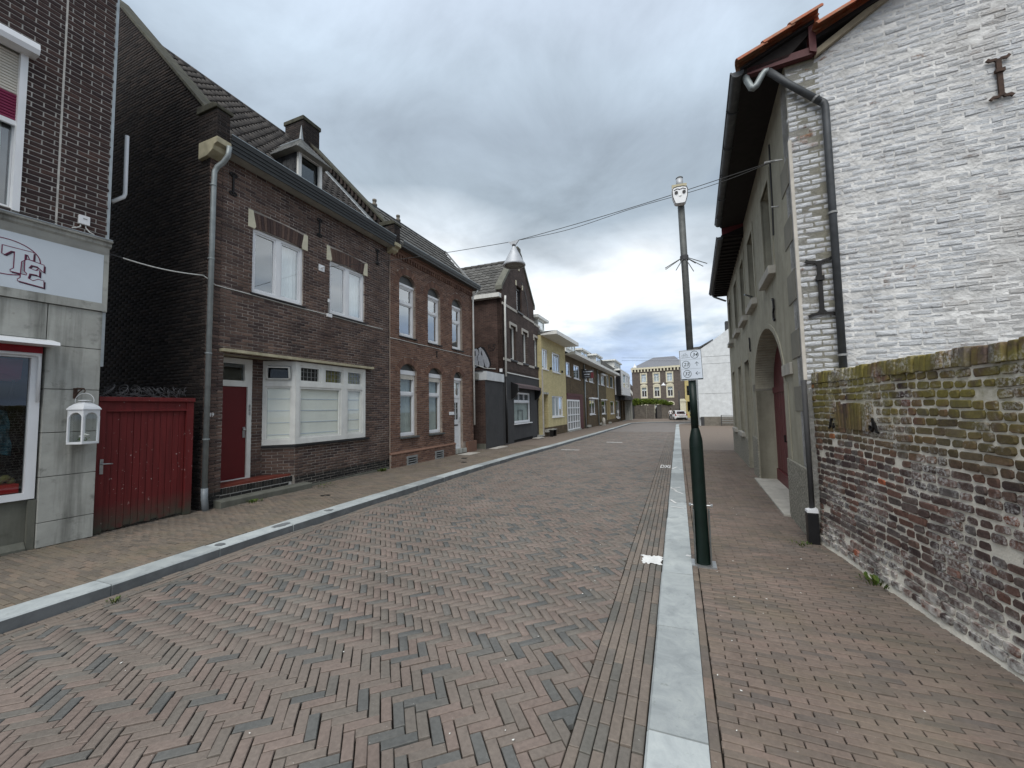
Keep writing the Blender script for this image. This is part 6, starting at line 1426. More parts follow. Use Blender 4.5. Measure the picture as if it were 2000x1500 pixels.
    zt = lambda z: 0 if z < 5.93 else (.30+(z-5.96)/.60 if z < 6.41 else 1.05+(z-6.41)/.36)
    MB().uz(RG, [(0, zb), (6, zb), (6, 8.1), (1.05, 6.40), (.30, 5.94), (0, 5.94)], -.34, 0).build('gable_wall', M['mortar_gable'], rh)
    br = courses(1.85, 7.0, .0665, lambda z: [(.0+max(0, zt(z)), 2.75)], [], L=.19, j=.007, bond=0, seed=31)
    br = [(a, b, c, d, random.gauss(0, .003)-(.03 if random.random() < .008 else 0)) for a, b, c, d in br]
    lay_bricks(RG, br, M['brick_gable'], rh, name='gable_brick', jit=.005, front=.0035, ch=.010, depth=.07, rest='gable_bricks', nvar=12, zj=.0015)
    anchor(RG, .205, 2.74, 3.43, rh, .045, n=.02, style=1); anchor(RG, 1.855, 4.87, 5.32, rh, .04, m='rust', n=.02, style=1)
    # roof: kicked eave, main slope, gutter
    g0 = .50
    def slope(pts, u0, u1, nm, m): MB().nz(RF, pts, u0, u1).build(nm, M[m], rh)
    MB().nz(RF, [(g0, 6.02), (-.30, 6.32), (-.30, 6.28), (-.02, 6.02), (g0-.03, 5.98)], -.1, 4.85).build('eaves_soffit', M['eaves_dark'], rh)
    MB().nz(RF, [(g0, 6.06), (-.30, 6.37), (-.30, 6.33), (g0, 6.025)], -.14, 4.85).build('eaves_deck', M['eaves_dark'], rh)
    MB().nz(RF, [(-.24, 6.10), (-5, 8.1), (-5, 6.0), (-.35, 6.0)], 0.02, LEN).build('roof_core', M['dark'], rh)
    def half_tile(p, q, r):
        p, q = Vector(p), Vector(q); ax = (q-p).normalized(); sd = ax.cross(Vector((0, 0, 1))).normalized(); nn = sd.cross(ax); mb = MB(); K = 8; R0 = []; R1 = []
        for i in range(K+1):
            t = math.pi*i/K; o = sd*math.cos(t)*r+nn*math.sin(t)*r*.75; R0.append(p+o); R1.append(q+o*.94-nn*.01)
        mb.add(R0+R1, [(i, i+1, K+2+i, K+1+i) for i in range(K)]); ins = [p+(v-p)*.84 for v in R0]; mb.add(R0+ins, [(i, i+1, K+2+i, K+1+i) for i in range(K)])
        mb.add([p+(v-p)*.84 for v in R0]+[q+(v-q)*.84 for v in R1], [(i, i+1, K+2+i, K+1+i) for i in range(K)])
        o = mb.build('roof_tile', M['tile_orange'], rh, smooth=False); smooth_angle(o, 50); return o
    # verge tiles and tile rows on the kicked eave and main slope
    def row(uu, n0, z0, n1, z1, cnt, r):
        for k in range(cnt):
            a, b = k/cnt, (k+1.12)/cnt; half_tile(RF.P(uu, n0+(n1-n0)*a, z0+(z1-z0)*a+.012), RF.P(uu, n0+(n1-n0)*b, z0+(z1-z0)*b+.0), r)
    for i, uu in enumerate(np.arange(-.06, 4.8, .21)): row(uu, .52, 6.07, -.32, 6.40, 3, .085)
    for i, uu in enumerate(np.arange(-.06, 1.2, .21)): row(uu, -.30, 6.185, -2.9, 7.20, 8, .085)
    row(-.17, .53, 6.045, -.33, 6.385, 3, .115); row(-.17, -.30, 6.165, -2.9, 7.18, 7, .115)
    MB().nz(RF, [(-.25, 6.16), (-5, 8.02), (-5, 7.97), (-.25, 6.11)], -.10, 4.9).build('roof_deck', M['eaves_dark'], rh)
    MB().nz(RF, [(.42, 5.965), (.42, 6.05), (-.28, 6.06), (-.28, 5.965)], -.10, -.02).build('verge_beam', M['maroon_wood'], rh)
    MB().nz(RF, [(-.24, 6.0), (-.24, 6.33), (-.31, 6.33), (-.31, 5.96)], -.12, -.03).build('verge_post', M['maroon_wood'], rh)
    MB().nz(RF, [(-.30, 5.95), (-.30, 6.03), (-1.1, 6.50), (-1.1, 6.42)], -.06, .0).build('verge_rafter', M['wood_pale'], rh)
    def gutter(u0, u1, z0, z1, n, nm, m):
        mb = MB(); K = 10; rr = .075; A = []; B = []
        for i in range(K+1):
            t = math.pi+math.pi*i/K; A.append(RF.P(u0, n+rr*math.cos(t), z0+rr*math.sin(t))); B.append(RF.P(u1, n+rr*math.cos(t), z1+rr*math.sin(t)))
        mb.add(A+B, [(i, i+1, K+2+i, K+1+i) for i in range(K)]+[tuple(range(K+1)), tuple(range(K+1, 2*K+2))]); mb.tube([RF.P(u0, n+rr, z0), RF.P(u1, n+rr, z1)], .014, 6); o = mb.build(nm, M[m], rh); smooth_angle(o, 40)
        return o
    gutter(-.13, 4.75, 6.03, 6.06, .53, 'eaves_gutter', 'zinc_dark')
    for u in np.arange(.6, 4.7, .9): MB().tube([RF.P(u, .53+.082*math.cos(t), 6.03+.082*math.sin(t)) for t in np.linspace(math.pi, 2*math.pi, 9)], .010, 5).build('gutter_bracket', M['zinc_dark'], rh)
    # lower second roof
    MB().nz(RF, [(.48, 5.83), (-.30, 6.10), (-.30, 6.02), (-.01, 5.78), (.44, 5.80)], 4.9, LEN+.1).build('second_eaves', M['eaves_dark'], rh); gutter(4.9, LEN+.15, 5.80, 5.95, .50, 'second_gutter', 'zinc_dark')
    for u in np.arange(5.0, LEN, .28): MB().nz(RF, [(.44, 5.76), (.44, 5.80), (0, 5.86), (0, 5.74)], u, u+.07).build('rafter_end', M['eaves_dark'], rh)
    MB().nz(RF, [(.46, 5.83), (.46, 5.99), (-.1, 6.25), (-.1, 5.99)], 4.88, 4.94).build('eaves_end_board', M['maroon_door'], rh)
    MB().tube([RF.P(LEN, .42, 5.88), RF.P(LEN, .42, 5.78), RF.P(LEN-.05, .15, 5.62), RF.P(LEN-.1, .04, 5.55)], .035, 8).build('gutter_outlet', M['zinc_pipe'], rh, smooth=True)
    # gable downpipe
    p = lambda u, z, n=.07: RG.P(u, n, z)
    MB().tube([p(-.44, 6.0, .05), p(-.42, 5.90, .07), p(-.38, 5.78, .09), p(-.36, 5.76, .1), p(-.33, 5.78, .1), p(-.26, 5.90, .1), p(-.23, 5.93, .1), p(-.19, 5.92, .1)], .040, 10).build('swan_neck', M['zinc_pipe'], rh, smooth=True)
    MB().tube([p(-.19, 5.92, .1), p(.02, 5.69), p(.33, 5.345)], .040, 10).build('downpipe', M['zinc_dark'], rh, smooth=True)
    MB().tube([p(.32, 5.36), p(.355, 5.32), p(.365, 5.27), p(.365, 5.0), p(.355, 1.9)], .040, 10).build('downpipe', M['zinc_dark'], rh, smooth=True)
    for u, n, z in ((.36, .07, 3.95), (.355, .07, 2.25)): clamp_ring(RG, u, n, z, .04, rh, 'grey_trim')
    MB().tube([p(.27, 5.42), p(.285, 5.40)], .047, 10).build('pipe_bracket', M['grey_trim'], rh)
    MB().tube([RF.P(-.02, .02, 1.98), RF.P(-.02, .02, .42)], .028, 10).build('corner_pipe', M['dgrey'], rh, smooth=True)
    MB().box(RF, .3, LEN-.1, -6, -1.0, .0, 5.9).build('building_core', M['dark'], rh)
build_rh()
bx_ = thing('utility_post', 'short black cast-iron pipe guard with white cap at the house corner', 'post', RF.P(-.06, .03, PR))
MB().box(RF, -.12, .0, -.02, .09, PR-.01, .42).build('casing', M['black'], bx_, bevel=.01); MB().nz(RF, [(-.02, .421), (.09, .421), (.085, .445), (-.015, .47)], -.12, .0).build('cap', M['white_pvc'], bx_)

# ------------------------------------------------------------------ old garden wall
def stone_local(w, h, dep, rnd):
    c = lambda: rnd.uniform(.006, .017); x, z = w/2, h/2; a = [c() for _ in range(8)]; j = lambda: rnd.uniform(-.003, .003)
    o = [(-x+a[0], -z+j()), (x-a[1], -z+j()), (x+j(), -z+min(a[2], h*.4)), (x+j(), z-min(a[3], h*.4)), (x-a[4], z+j()), (-x+a[5], z+j()), (-x+j(), z-min(a[6], h*.4)), (-x+j(), -z+min(a[7], h*.4))]
    f = rnd.uniform(.80, .88); ty, tz = rnd.gauss(0, .02), rnd.gauss(0, .04)
    V = [(p[0], -dep, p[1]) for p in o]+[(p[0], -.007, p[1]) for p in o]+[(p[0]-.007*(1 if p[0] > 0 else -1), p[0]*ty+p[1]*tz, p[1]*f) for p in o]
    F = [tuple(range(16, 24))]+[(8*r+i, 8*r+(i+1) % 8, 8*r+8+(i+1) % 8, 8*r+8+i) for r in (0, 1) for i in range(8)]
    return V, F
def lay_stones(fr, B, mat_, parent, name, nparts, front, dep, rest):
    rnd = random.Random(17); sc = [vis_score(fr.P((b[0]+b[1])/2, 0, (b[2]+b[3])/2))*(b[1]-b[0])**.5 for b in B]
    keep = set(i for i in sorted(range(len(B)), key=lambda i: -sc[i])[:nparts] if sc[i] > 0); lib = {}; off = wloc(parent); rz = -fr.na; co, si = math.cos(rz), math.sin(rz); mb = MB()
    for i, b in enumerate(B):
        w, h = b[1]-b[0], b[3]-b[2]; c = fr.P((b[0]+b[1])/2, front+b[4], (b[2]+b[3])/2); k = (round(w/.02), rnd.randrange(6))
        if k not in lib: lib[k] = stone_local(k[0]*.02, .054, dep, rnd)
        V, F = lib[k][:2]; sx, sz = w/(k[0]*.02), h/.054
        if i in keep:
            if len(lib[k]) == 2:
                me = bpy.data.meshes.new(name); me.from_pydata(V, [], F); me.materials.append(mat_); lib[k] = (V, F, me)
            o = bpy.data.objects.new(name, lib[k][2]) if len(lib[k]) > 2 else None
            C.objects.link(o); o.parent = parent; o.location = (c[0]-off.x, c[1]-off.y, c[2]-off.z); o.rotation_euler = (0, rnd.gauss(0, .02), rz); o.scale = (sx, 1, sz)
        else: mb.add([(v[0]*sx*co-v[1]*si+c[0], v[0]*sx*si+v[1]*co+c[1], v[2]*sz+c[2]) for v in V], F)
    if mb.v: o = mb.build(rest, mat_, parent); o['kind'] = 'stuff'
GW = Fr(1.50, 5.90, 172.5, 262.5)
gw = thing('garden_wall', 'old mossy brick garden wall with thick pale mortar along the right pavement', 'wall', GW.P(1.8, -.15, PR))
def build_gw():
    L = 5.2; mb = MB(); nu, nz_ = 52, 26   # uneven mortar face
    def face(u, z): return .004*math.sin(7*u+3*z)+.006*math.sin(2.3*u-4*z+1)+(.045*max(0, (.34-z)/.3)**1.5 if z < .34 else 0)
    V = [GW.P(L*i/nu, face(L*i/nu, .0+1.94*j/nz_), .0+1.94*j/nz_) for j in range(nz_+1) for i in range(nu+1)]
    mb.add(V, [(j*(nu+1)+i, j*(nu+1)+i+1, (j+1)*(nu+1)+i+1, (j+1)*(nu+1)+i) for j in range(nz_) for i in range(nu)]); mb.build('mortar_face', M['mortar_gw'], gw, smooth=True)
    MB().box(GW, .0, L, -.30, -.03, .0, 2.0).build('wall_core', M['mortar_gw'], gw)
    rnd = random.Random(5); B = []; z = .10; k = 0; uc = .92
    while z < 1.90:
        h = rnd.uniform(.048, .057); u = rnd.uniform(-.1, .0)
        while u < L:
            w = rnd.choice((.075, .085, .09, .095, .10, .10, .11, .12, .13, .175, .185)); 
            inarch = .58 < u+w/2 < 1.26 and 1.42 < z+h/2 < 1.42+.22+.06*(1-((u+w/2-uc)/.34)**2)
            a, b = max(u, .005), u+w
            if b-a > .04 and not inarch and rnd.random() > .012:
                zw = .008*math.sin(1.7*(u+w/2))+.006*math.sin(4.1*(u+w/2)+k*.3)
                B.append((a, b, z+zw+rnd.uniform(-.004, .004), z+zw+h+rnd.uniform(-.004, .004), face(u, z)+rnd.gauss(0, .003)))
            u += w+rnd.uniform(.011, .021)
        z += .0705; k += 1
    lay_stones(GW, B, M['brick_gw'], gw, 'brick', 300, .012, .05, 'bricks')
    u = .0
    while u < L:   # soldier course on top
        w = rnd.uniform(.05, .062); zt = 2.06+rnd.uniform(-.012, .008); dn = rnd.gauss(0, .006)
        o = MB().hexa([GW.P(u, -.20, 1.925), GW.P(u+w, -.20, 1.925), GW.P(u+w, .02+dn, 1.925+rnd.uniform(-.008, .008)), GW.P(u, .02+dn, 1.925), GW.P(u+.004, -.20, zt), GW.P(u+w-.004, -.20, zt), GW.P(u+w-.005, .012+dn, zt-.006), GW.P(u+.005, .012+dn, zt-.006)]).build('coping_brick', M['brick_gw'], gw, bevel=.008); u += w+rnd.uniform(.004, .010)
    # blind arch of standing bricks and its iron curls
    for i in range(11):
        t = (i+.5)/11; a = (t-.5)*.62; cu = uc+(t-.5)*.66; r = .045*(1-(2*t-1)**2)
        c, s = math.cos(a*.35), math.sin(a*.35); w = .042; z0, z1 = 1.415+r*.2, 1.65+r
        MB().uz(GW, [(cu-w/2-s*.0, z0), (cu+w/2, z0), (cu+w/2+s*.21, z1), (cu-w/2+s*.21, z1)], -.04, .014+rnd.uniform(-.004, .004)).build('arch_brick', M['brick_gw'], gw, bevel=.006)
    for cu, sgn in ((.55, -1), (1.27, 1)):
        mb = MB(); stroke(mb, GW, [(cu, 1.55), (cu+.01*sgn, 1.47), (cu-.02*sgn, 1.43), (cu-.045*sgn, 1.45), (cu-.04*sgn, 1.48)], .018, .012, .028); stroke(mb, GW, [(cu, 1.53), (cu+.03*sgn, 1.5), (cu+.05*sgn, 1.43), (cu+.075*sgn, 1.42)], .018, .012, .026); mb.build('iron_curl', M['iron'], gw)
build_gw()

# ------------------------------------------------------------------ white gable house further along on the right
WG = Fr(1.80, 39.5, 90, 180); WS = Fr(1.80, 39.5, 1.0, 271)
wh = thing('white_gable_house', 'large blank white rendered gable wall beyond the plastered house', 'house', (5, 42, gz(40)))
zb = gz(40)-.05
MB().uz(WG, [(0, .60), (8, .60), (8, 9.5), (5.2, 10.3), (1.4, 7.5), (.35, 6.78), (0, 6.7)], -.3, 0).build('gable_wall', M['white_wall'], wh)
MB().box(WG, .12, 8, -.3, .03, zb, .66).build('plinth', M['fence_light'], wh); MB().box(WG, .12, .38, .03, .05, zb, .64).build('plinth_end', M['dgrey'], wh)
for z in (2.72, 5.40, 6.05): MB().box(WG, 0.02, 8, 0, .012, z, z+.02).build('joint_line', M['grey_trim'], wh)
grid_body(MB(), WS, .32, 18, zb, 6.75, [(3, 4, 1, 2.4), (6, 7, .2, 2.4), (3, 4, 3.8, 5.2), (7, 8, 3.8, 5.2)], -.3, 0).build('street_wall', M['white_wall'], wh)
for a, b, c, d in ((3, 4, 1, 2.4), (6, 7, .2, 2.4), (3, 4, 3.8, 5.2), (7, 8, 3.8, 5.2)): MB().box(WS, a, b, -.2, -.15, c, d).build('window', M['glass_dark'], wh)
MB().nz(WS, [(.3, 6.62), (.3, 6.82), (-1.4, 7.46), (-5.2, 10.2), (-8, 9.3), (-8, 6.6), (-.2, 6.6)], .05, 18).build('roof', M['roof_far'], wh)
MB().uz(WG, [(-.32, 6.70), (.0, 6.72), (1.4, 7.52), (1.4, 7.62), (.3, 7.02), (-.32, 6.98)], -.2, .06).build('verge_end', M['roof_far'], wh); MB().box(WG, 2.5, 2.75, -1, -.4, 8.0, 9.2).build('chimney', M['dgrey'], wh)
rl_ = thing('steel_railing', 'low dark steel railing standing before the white gable wall', 'railing', WG.P(2.4, .4, gz(39)+PR))
[MB().box(WG, u, u+.06, .4, .46, gz(39), .80).build('post', M['dgrey'], rl_) for u in (1.68, 3.2, 4.6)]
[MB().box(WG, 1.7, 4.7, .415, .445, z, z+.05).build('rail', M['grey_trim'], rl_) for z in (.1, .3, .52, .74)]

# ------------------------------------------------------------------ mansion and garden wall closing the street
EM = Fr(-7.0, 78, 98, 188)
em = thing('mansion', 'three-storey brown brick mansion with cream window surrounds and slate roof', 'mansion', (-3, 82, gz(75)))
def build_mansion():
    W = 9.2; u0 = -.75; ws = [(.77, 2.03), (3.04, 4.33), (5.34, 6.62)]; rows = [(5.93, 7.93), (3.18, 5.45), (.4, 2.2)]
    holes = [(a+.2, b-.2, c+.25, d-.25) for a, b in ws for c, d in rows]
    grid_body(MB(), EM, u0, u0+W, -1, 8.75, holes, -.3, 0).build('front_wall', M['mansion'], em)
    MB().box(EM, u0, u0+W, -9, -.32, -1, 8.7).build('building_core', M['mansion'], em)
    for r, (c, d) in enumerate(rows):
        for a, b in ws:
            f = grid_body(MB(), EM, a, b, c, d, [(a+.2, b-.2, c+.25, d-.25)], -.02, .06).build('window_surround', M['cream_key'], em)
            m = (a+b)/2; zt = c+(d-c)*.62
            window(EM, a+.2, b-.2, c+.25, d-.25, -.1, em, [(a+.26, m-.04, c+.33, zt), (m+.04, b-.26, c+.33, zt), (a+.26, b-.26, zt+.08, d-.32)], fm='white_pvc', d=.06, sash=0, rm='room', rdepth=.4, cur=[(a+.22, b-.22, zt if r else c+.3, d-.3, 'curtain')])
            if r: MB().uz(EM, [(a-.05, d), (b+.05, d), (b-.1, d+.22), (m+.2, d+.38), (m-.2, d+.38), (a+.1, d+.22)], -.02, .09).build('pediment', M['cream_key'], em)
    MB().box(EM, u0-.1, u0+W+.1, -.1, .30, 8.62, 8.95).build('cornice', M['cream_key'], em)
    for u in np.arange(u0, u0+W-.2, .58): MB().box(EM, u, u+.22, .0, .28, 8.15, 8.62).build('cornice_bracket', M['cream_key'], em)
    A = [EM.P(u0-.1, .2, 8.95), EM.P(u0+W+.1, .2, 8.95), EM.P(u0+W+.1, -9, 8.95), EM.P(u0-.1, -9, 8.95), EM.P(u0+3.4, -3.5, 11.1), EM.P(u0+W-2.0, -3.5, 11.1), EM.P(u0+W-2.0, -5.5, 11.1), EM.P(u0+3.4, -5.5, 11.1)]
    mb = MB(); mb.add(A, [(0, 1, 5, 4), (1, 2, 6, 5), (2, 3, 7, 6), (3, 0, 4, 7), (4, 5, 6, 7)]); mb.build('hipped_roof', M['roof_slate_far'], em)
    MB().lathe(EM.P(-.2, -.3, 8.95), [(.45, 0), (.5, .1), (.3, .35), (.12, .55), (.08, .8), (.0, .95)], 12).build('corner_finial', M['white_paint'], em, smooth=True)
build_mansion()
yb = thing('yellow_rendered_house', 'narrow slice of yellow rendered house right of the mansion', 'house', (3.8, 82, gz(75)))
Y_ = EM.sub(8.47, .3, 98, 188); grid_body(MB(), Y_, 0, 1.6, -1, 7.6, [(.3, .9, 3.5, 5.2), (.3, .9, .6, 2.4)], -6, 0).build('front_wall', M['yellow_wall'], yb); [MB().box(Y_, .3, .9, -.2, -.15, a, b).build('window', M['glass_dark'], yb) for a, b in ((3.5, 5.2), (.6, 2.4))]
MB().box(Y_, -.9, .1, .05, .5, -1, 2.4).build('porch', M['cream_key'], yb); MB().uz(Y_, [(-1.0, 2.4), (.2, 2.4), (-.1, 2.9), (-.7, 2.9)], .05, .6).build('porch_roof', M['cream_key'], yb)
bk = thing('red_gabled_house', 'small dark house with white bargeboards behind the far corner', 'house', (-12, 84, gz(75)))
B_ = Fr(-14.5, 80, 95, 185); MB().uz(B_, [(0, -1), (7, -1), (7, 4.2), (5, 6.6), (3.4, 8.6), (0, 5)], -6, 0).build('gable_wall', M['mansion'], bk)
mb = MB(); stroke(mb, B_, [(7.2, 3.0), (6.6, 4.3), (5.2, 6.4), (3.4, 8.8), (0, 5.2)], .3, -.2, .25); mb.build('bargeboard', M['white_paint'], bk)
FW = Fr(-7.0, 66, 95, 185)
fw_ = thing('boundary_wall', 'long brown panelled garden wall with piers closing the end of the street', 'wall', (-3, 66, gz(66)))
for a, b in ((.65, 2.4), (2.55, 3.55), (4.7, 7.25)): MB().box(FW, a, b, -.2, 0, -.6, 1.82).build('wall_panel', M['fence'], fw_)
for u in (.1, 2.42, 3.58): MB().box(FW, u, u+(.5 if u < 1 else .13), -.25, .06, -.6, 1.92).build('pier', M['fence_light' if u > 1 else 'dgrey'], fw_)
MB().box(FW, 3.75, 4.05, -.3, -.2, -.6, 1.3).build('dark_gate', M['black'], fw_); MB().box(FW, 4.06, 4.68, -.2, .02, -.6, 1.85).build('slatted_gate', M['dgrey'], fw_)
for k in range(5): MB().box(FW, 4.1+k*.11, 4.15+k*.11, .021, .035, -.5, 1.8).build('gate_slat', M['fence'], fw_)
MB().box(FW, -1.2, .1, -2, -1.5, -.6, 1.9).build('recess_panel', M['black'], fw_)
st = thing('street_pole', 'thin dark pole rising behind the brown boundary wall', 'pole', FW.P(7.3, -.4, gz(66))); MB().tube([FW.P(7.3, -.4, -.6), FW.P(7.3, -.4, 4.0)], .09, 8).build('mast', M['dgrey'], st, smooth=True); MB().lathe(FW.P(7.3, -.4, -.6), [(.16, 0), (.16, .9), (.1, 1.0)], 8).build('base', M['dgrey'], st)
# ------------------------------------------------------------------ climbing plant over the far wall
def leaf_cloud(mb, boxes, n, s):
    for i in range(n):
        c, r = random.choice(boxes); t = Vector((random.gauss(0, 1), random.gauss(0, 1), random.gauss(0, 1))).normalized()*random.random()**.4
        p = Vector((c[0]+t.x*r[0], c[1]+t.y*r[1], c[2]+t.z*r[2])); d = Vector((random.gauss(0, 1), random.gauss(0, 1), random.gauss(0, .8))).normalized(); e = d.cross(Vector((random.gauss(0, 1), random.gauss(0, 1), random.gauss(0, 1)))).normalized(); q = s*random.uniform(.6, 1.4)
        mb.quad(p-d*q, p+e*q*.45, p+d*q, p-e*q*.45)
cl = thing('climbing_plant', 'bright green climber spilling over the brown boundary wall', 'plant', FW.P(2.5, -.3, gz(66)))
mb = MB(); boxes = []
for u, z, ru, rz_ in ((-.4, 2.0, 1.0, .45), (.6, 2.3, 1.0, .55), (1.6, 2.4, 1.0, .55), (2.7, 2.45, 1.0, .5), (3.7, 2.4, 1.0, .5), (4.8, 2.3, .9, .45), (5.8, 2.05, .7, .3), (.0, 1.75, .5, .4), (1.0, 2.7, .6, .3)): boxes.append((FW.P(u, -.3, z), (ru, .7, rz_)))
leaf_cloud(mb, boxes, 9000, .10); mb.build('foliage', M['leaf_hedge'], cl)
for u in (.6, 2.6, 4.5): MB().tube([FW.P(u, -.4, -.6), FW.P(u+.1, -.35, 1.2), FW.P(u-.1, -.3, 2.3)], .05, 6, r2=.02).build('stem', M['bark'], cl, smooth=True)
# ------------------------------------------------------------------ weeds at wall feet
def weed(name, label, loc, n, h, fl=False, spread=.12):
    t = thing(name, label, 'plant', loc, 'weeds at the wall feet'); mb = MB()
    for i in range(n):
        a = random.uniform(0, 6.28); r = random.uniform(0, spread); b = Vector(loc)+Vector((r*math.cos(a), r*math.sin(a), 0)); d = Vector((math.cos(a)*random.uniform(.2, .9), math.sin(a)*random.uniform(.2, .9), 1)).normalized(); L = h*random.uniform(.4, 1); s = d.cross(Vector((0, 0, 1))).normalized()*L*.13
        tip = b+d*L+Vector((0, 0, -L*.25)); mid = b+d*L*.6
        mb.add([b-s*.3, b+s*.3, mid+s, tip, mid-s], [(0, 1, 2, 4), (4, 2, 3)])
    mb.build('leaf_tuft', M['leaf'], t)
    return t
weed('weed_tuft', 'small weed at the stone step below the red door', H.P(.72, .30, PL), 60, .09)
weed('weed_tuft', 'weed tuft by the dark house where the red house begins', H.P(4.35, .12, PL), 80, .12)
weed('weed_tuft', 'low weeds along the foot of the bay front', H.P(2.3, .25, PL), 70, .06, spread=.3)
weed('weed_tuft', 'green weed growing at the foot of the garden wall', GW.P(1.25, .06, PR), 70, .10)
weed('weed_tuft', 'small weeds beside the black pipe guard', RF.P(-.18, .16, PR), 50, .05)
weed('weed_tuft', 'tiny weed in the clinker joint by the left kerb', (-4.86, 2.05, .0), 40, .05, spread=.07)
# ------------------------------------------------------------------ camera mast with junction sign
PB = (.18, 4.62)
mast = thing('camera_mast', 'slim leaning mast with dark green base and camera at the top', 'mast', (PB[0], PB[1], PR))
lean = lambda z: (PB[0]-.013*(z-.06), PB[1], z)
def build_mast():
    F = Fr(PB[0], PB[1], 90, 180)
    MB().box(F, -.11, .12, -.10, .09, PR-.02, PR+.012).build('foot_plate', M['metal'], mast)
    o = MB().tube([lean(.06), lean(1.27)], .066, 20).build('lower_tube', M['pole_green'], mast, smooth=True); smooth_angle(o)
    a = MB(); c = lean(1.27); a.lathe((c[0], c[1], 0), [(.066, 1.27), (.063, 1.34), (.045, 1.43), (.037, 1.46)], 20, False); a.build('taper', M['pole_green'], mast, smooth=True)
    MB().tube([lean(1.44), lean(1.98)], .037, 16).build('middle_tube', M['pole_green'], mast, smooth=True)
    MB().tube([lean(1.975), lean(4.19)], .0345, 16).build('upper_tube', M['pole_grey'], mast, smooth=True)
    c = lean(4.15); MB().tube([lean(4.09), lean(4.20)], .0352, 16).build('top_tube', M['lamp_grey'], mast, smooth=True); MB().lathe((c[0], c[1], 4.195), [(.037, 0), (.037, .012), (.02, .024), (0, .028)], 14).build('cap', M['pole_grey'], mast, smooth=True)
    for s in (-1, 1):
        MB().box(F, s*.073-.007, s*.073+.007, -.04, .05, PR, .62).build('anchor_flange', M['pole_grey'], mast)
        c = F.P(s*.09, 0, .67); MB().tube([F.P(s*.05, 0, .66), F.P(s*.108, .0, .66)], .009, 8).build('bolt', M['metal'], mast); MB().tube([F.P(s*.092, 0, .66), F.P(s*.112, 0, .66)], .017, 6).build('bolt_head', M['metal'], mast)
    # bird-like spikes
    mb = MB(); c = Vector(lean(3.30))
    for az, dz, L in ((-100, -.09, .20), (-120, -.13, .22), (-150, -.17, .18), (95, -.10, .22), (120, -.15, .20), (150, -.2, .16), (70, -.06, .12)):
        mb.tube([c+Vector((0, 0, .02)), c+Vector((math.sin(R(az))*L, math.cos(R(az))*L, dz))], .0045, 5)
    mb.build('spikes', M['pole_grey'], mast); MB().lathe(lean(3.27), [(.04, 0), (.043, .01), (.043, .05), (.04, .06)], 14).build('spike_collar', M['dgrey'], mast)
    # camera head
    H_ = F.sub(-.013*4, 0, 90-6, 180-6); cz = 3.98; cu = -.012
    MB().box(H_, cu-.075, cu+.075, .03, .05, 4.05, 4.115).build('back_plate', M['cream'], mast)
    body = [(-.070, .085), (-.082, .055), (-.078, -.02), (-.055, -.095), (-.04, -.105), (.04, -.105), (.055, -.095), (.078, -.02), (.082, .055), (.07, .085), (.03, .095), (-.03, .095)]
    b = MB().uz(H_, [(cu+u, cz+z) for u, z in body], .03, .085).build('camera_housing', M['white_pvc'], mast, bevel=.006)
    mb = MB(); stroke(mb, H_, [(cu+u*.94, cz+z*.94) for u, z in body+body[:1]], .007, .0855, .088); stroke(mb, H_, [(cu-.06, cz+.05), (cu-.03, cz+.065), (cu, cz+.055), (cu+.03, cz+.065), (cu+.06, cz+.05)], .008, .0855, .0885); mb.build('housing_seam', M['dgrey'], b)
    for u in (-.038, .040):
        MB().uz(H_, [(cu+u+.017*math.cos(t), cz+.022+.017*math.sin(t)) for t in np.linspace(0, 6.283, 17)[:-1]], .086, .094).build('lens', M['black'], b)
    MB().uz(H_, [(cu+.013*math.cos(t), cz-.008+.013*math.sin(t)) for t in np.linspace(0, 6.283, 13)[:-1]], .086, .092).build('sensor', M['metal'], b)
build_mast()
sign = thing('cycle_node_sign', 'white cycle route sign with node numbers 34, 23 and 32', 'sign', (PB[0], PB[1]-.06, 1.96))
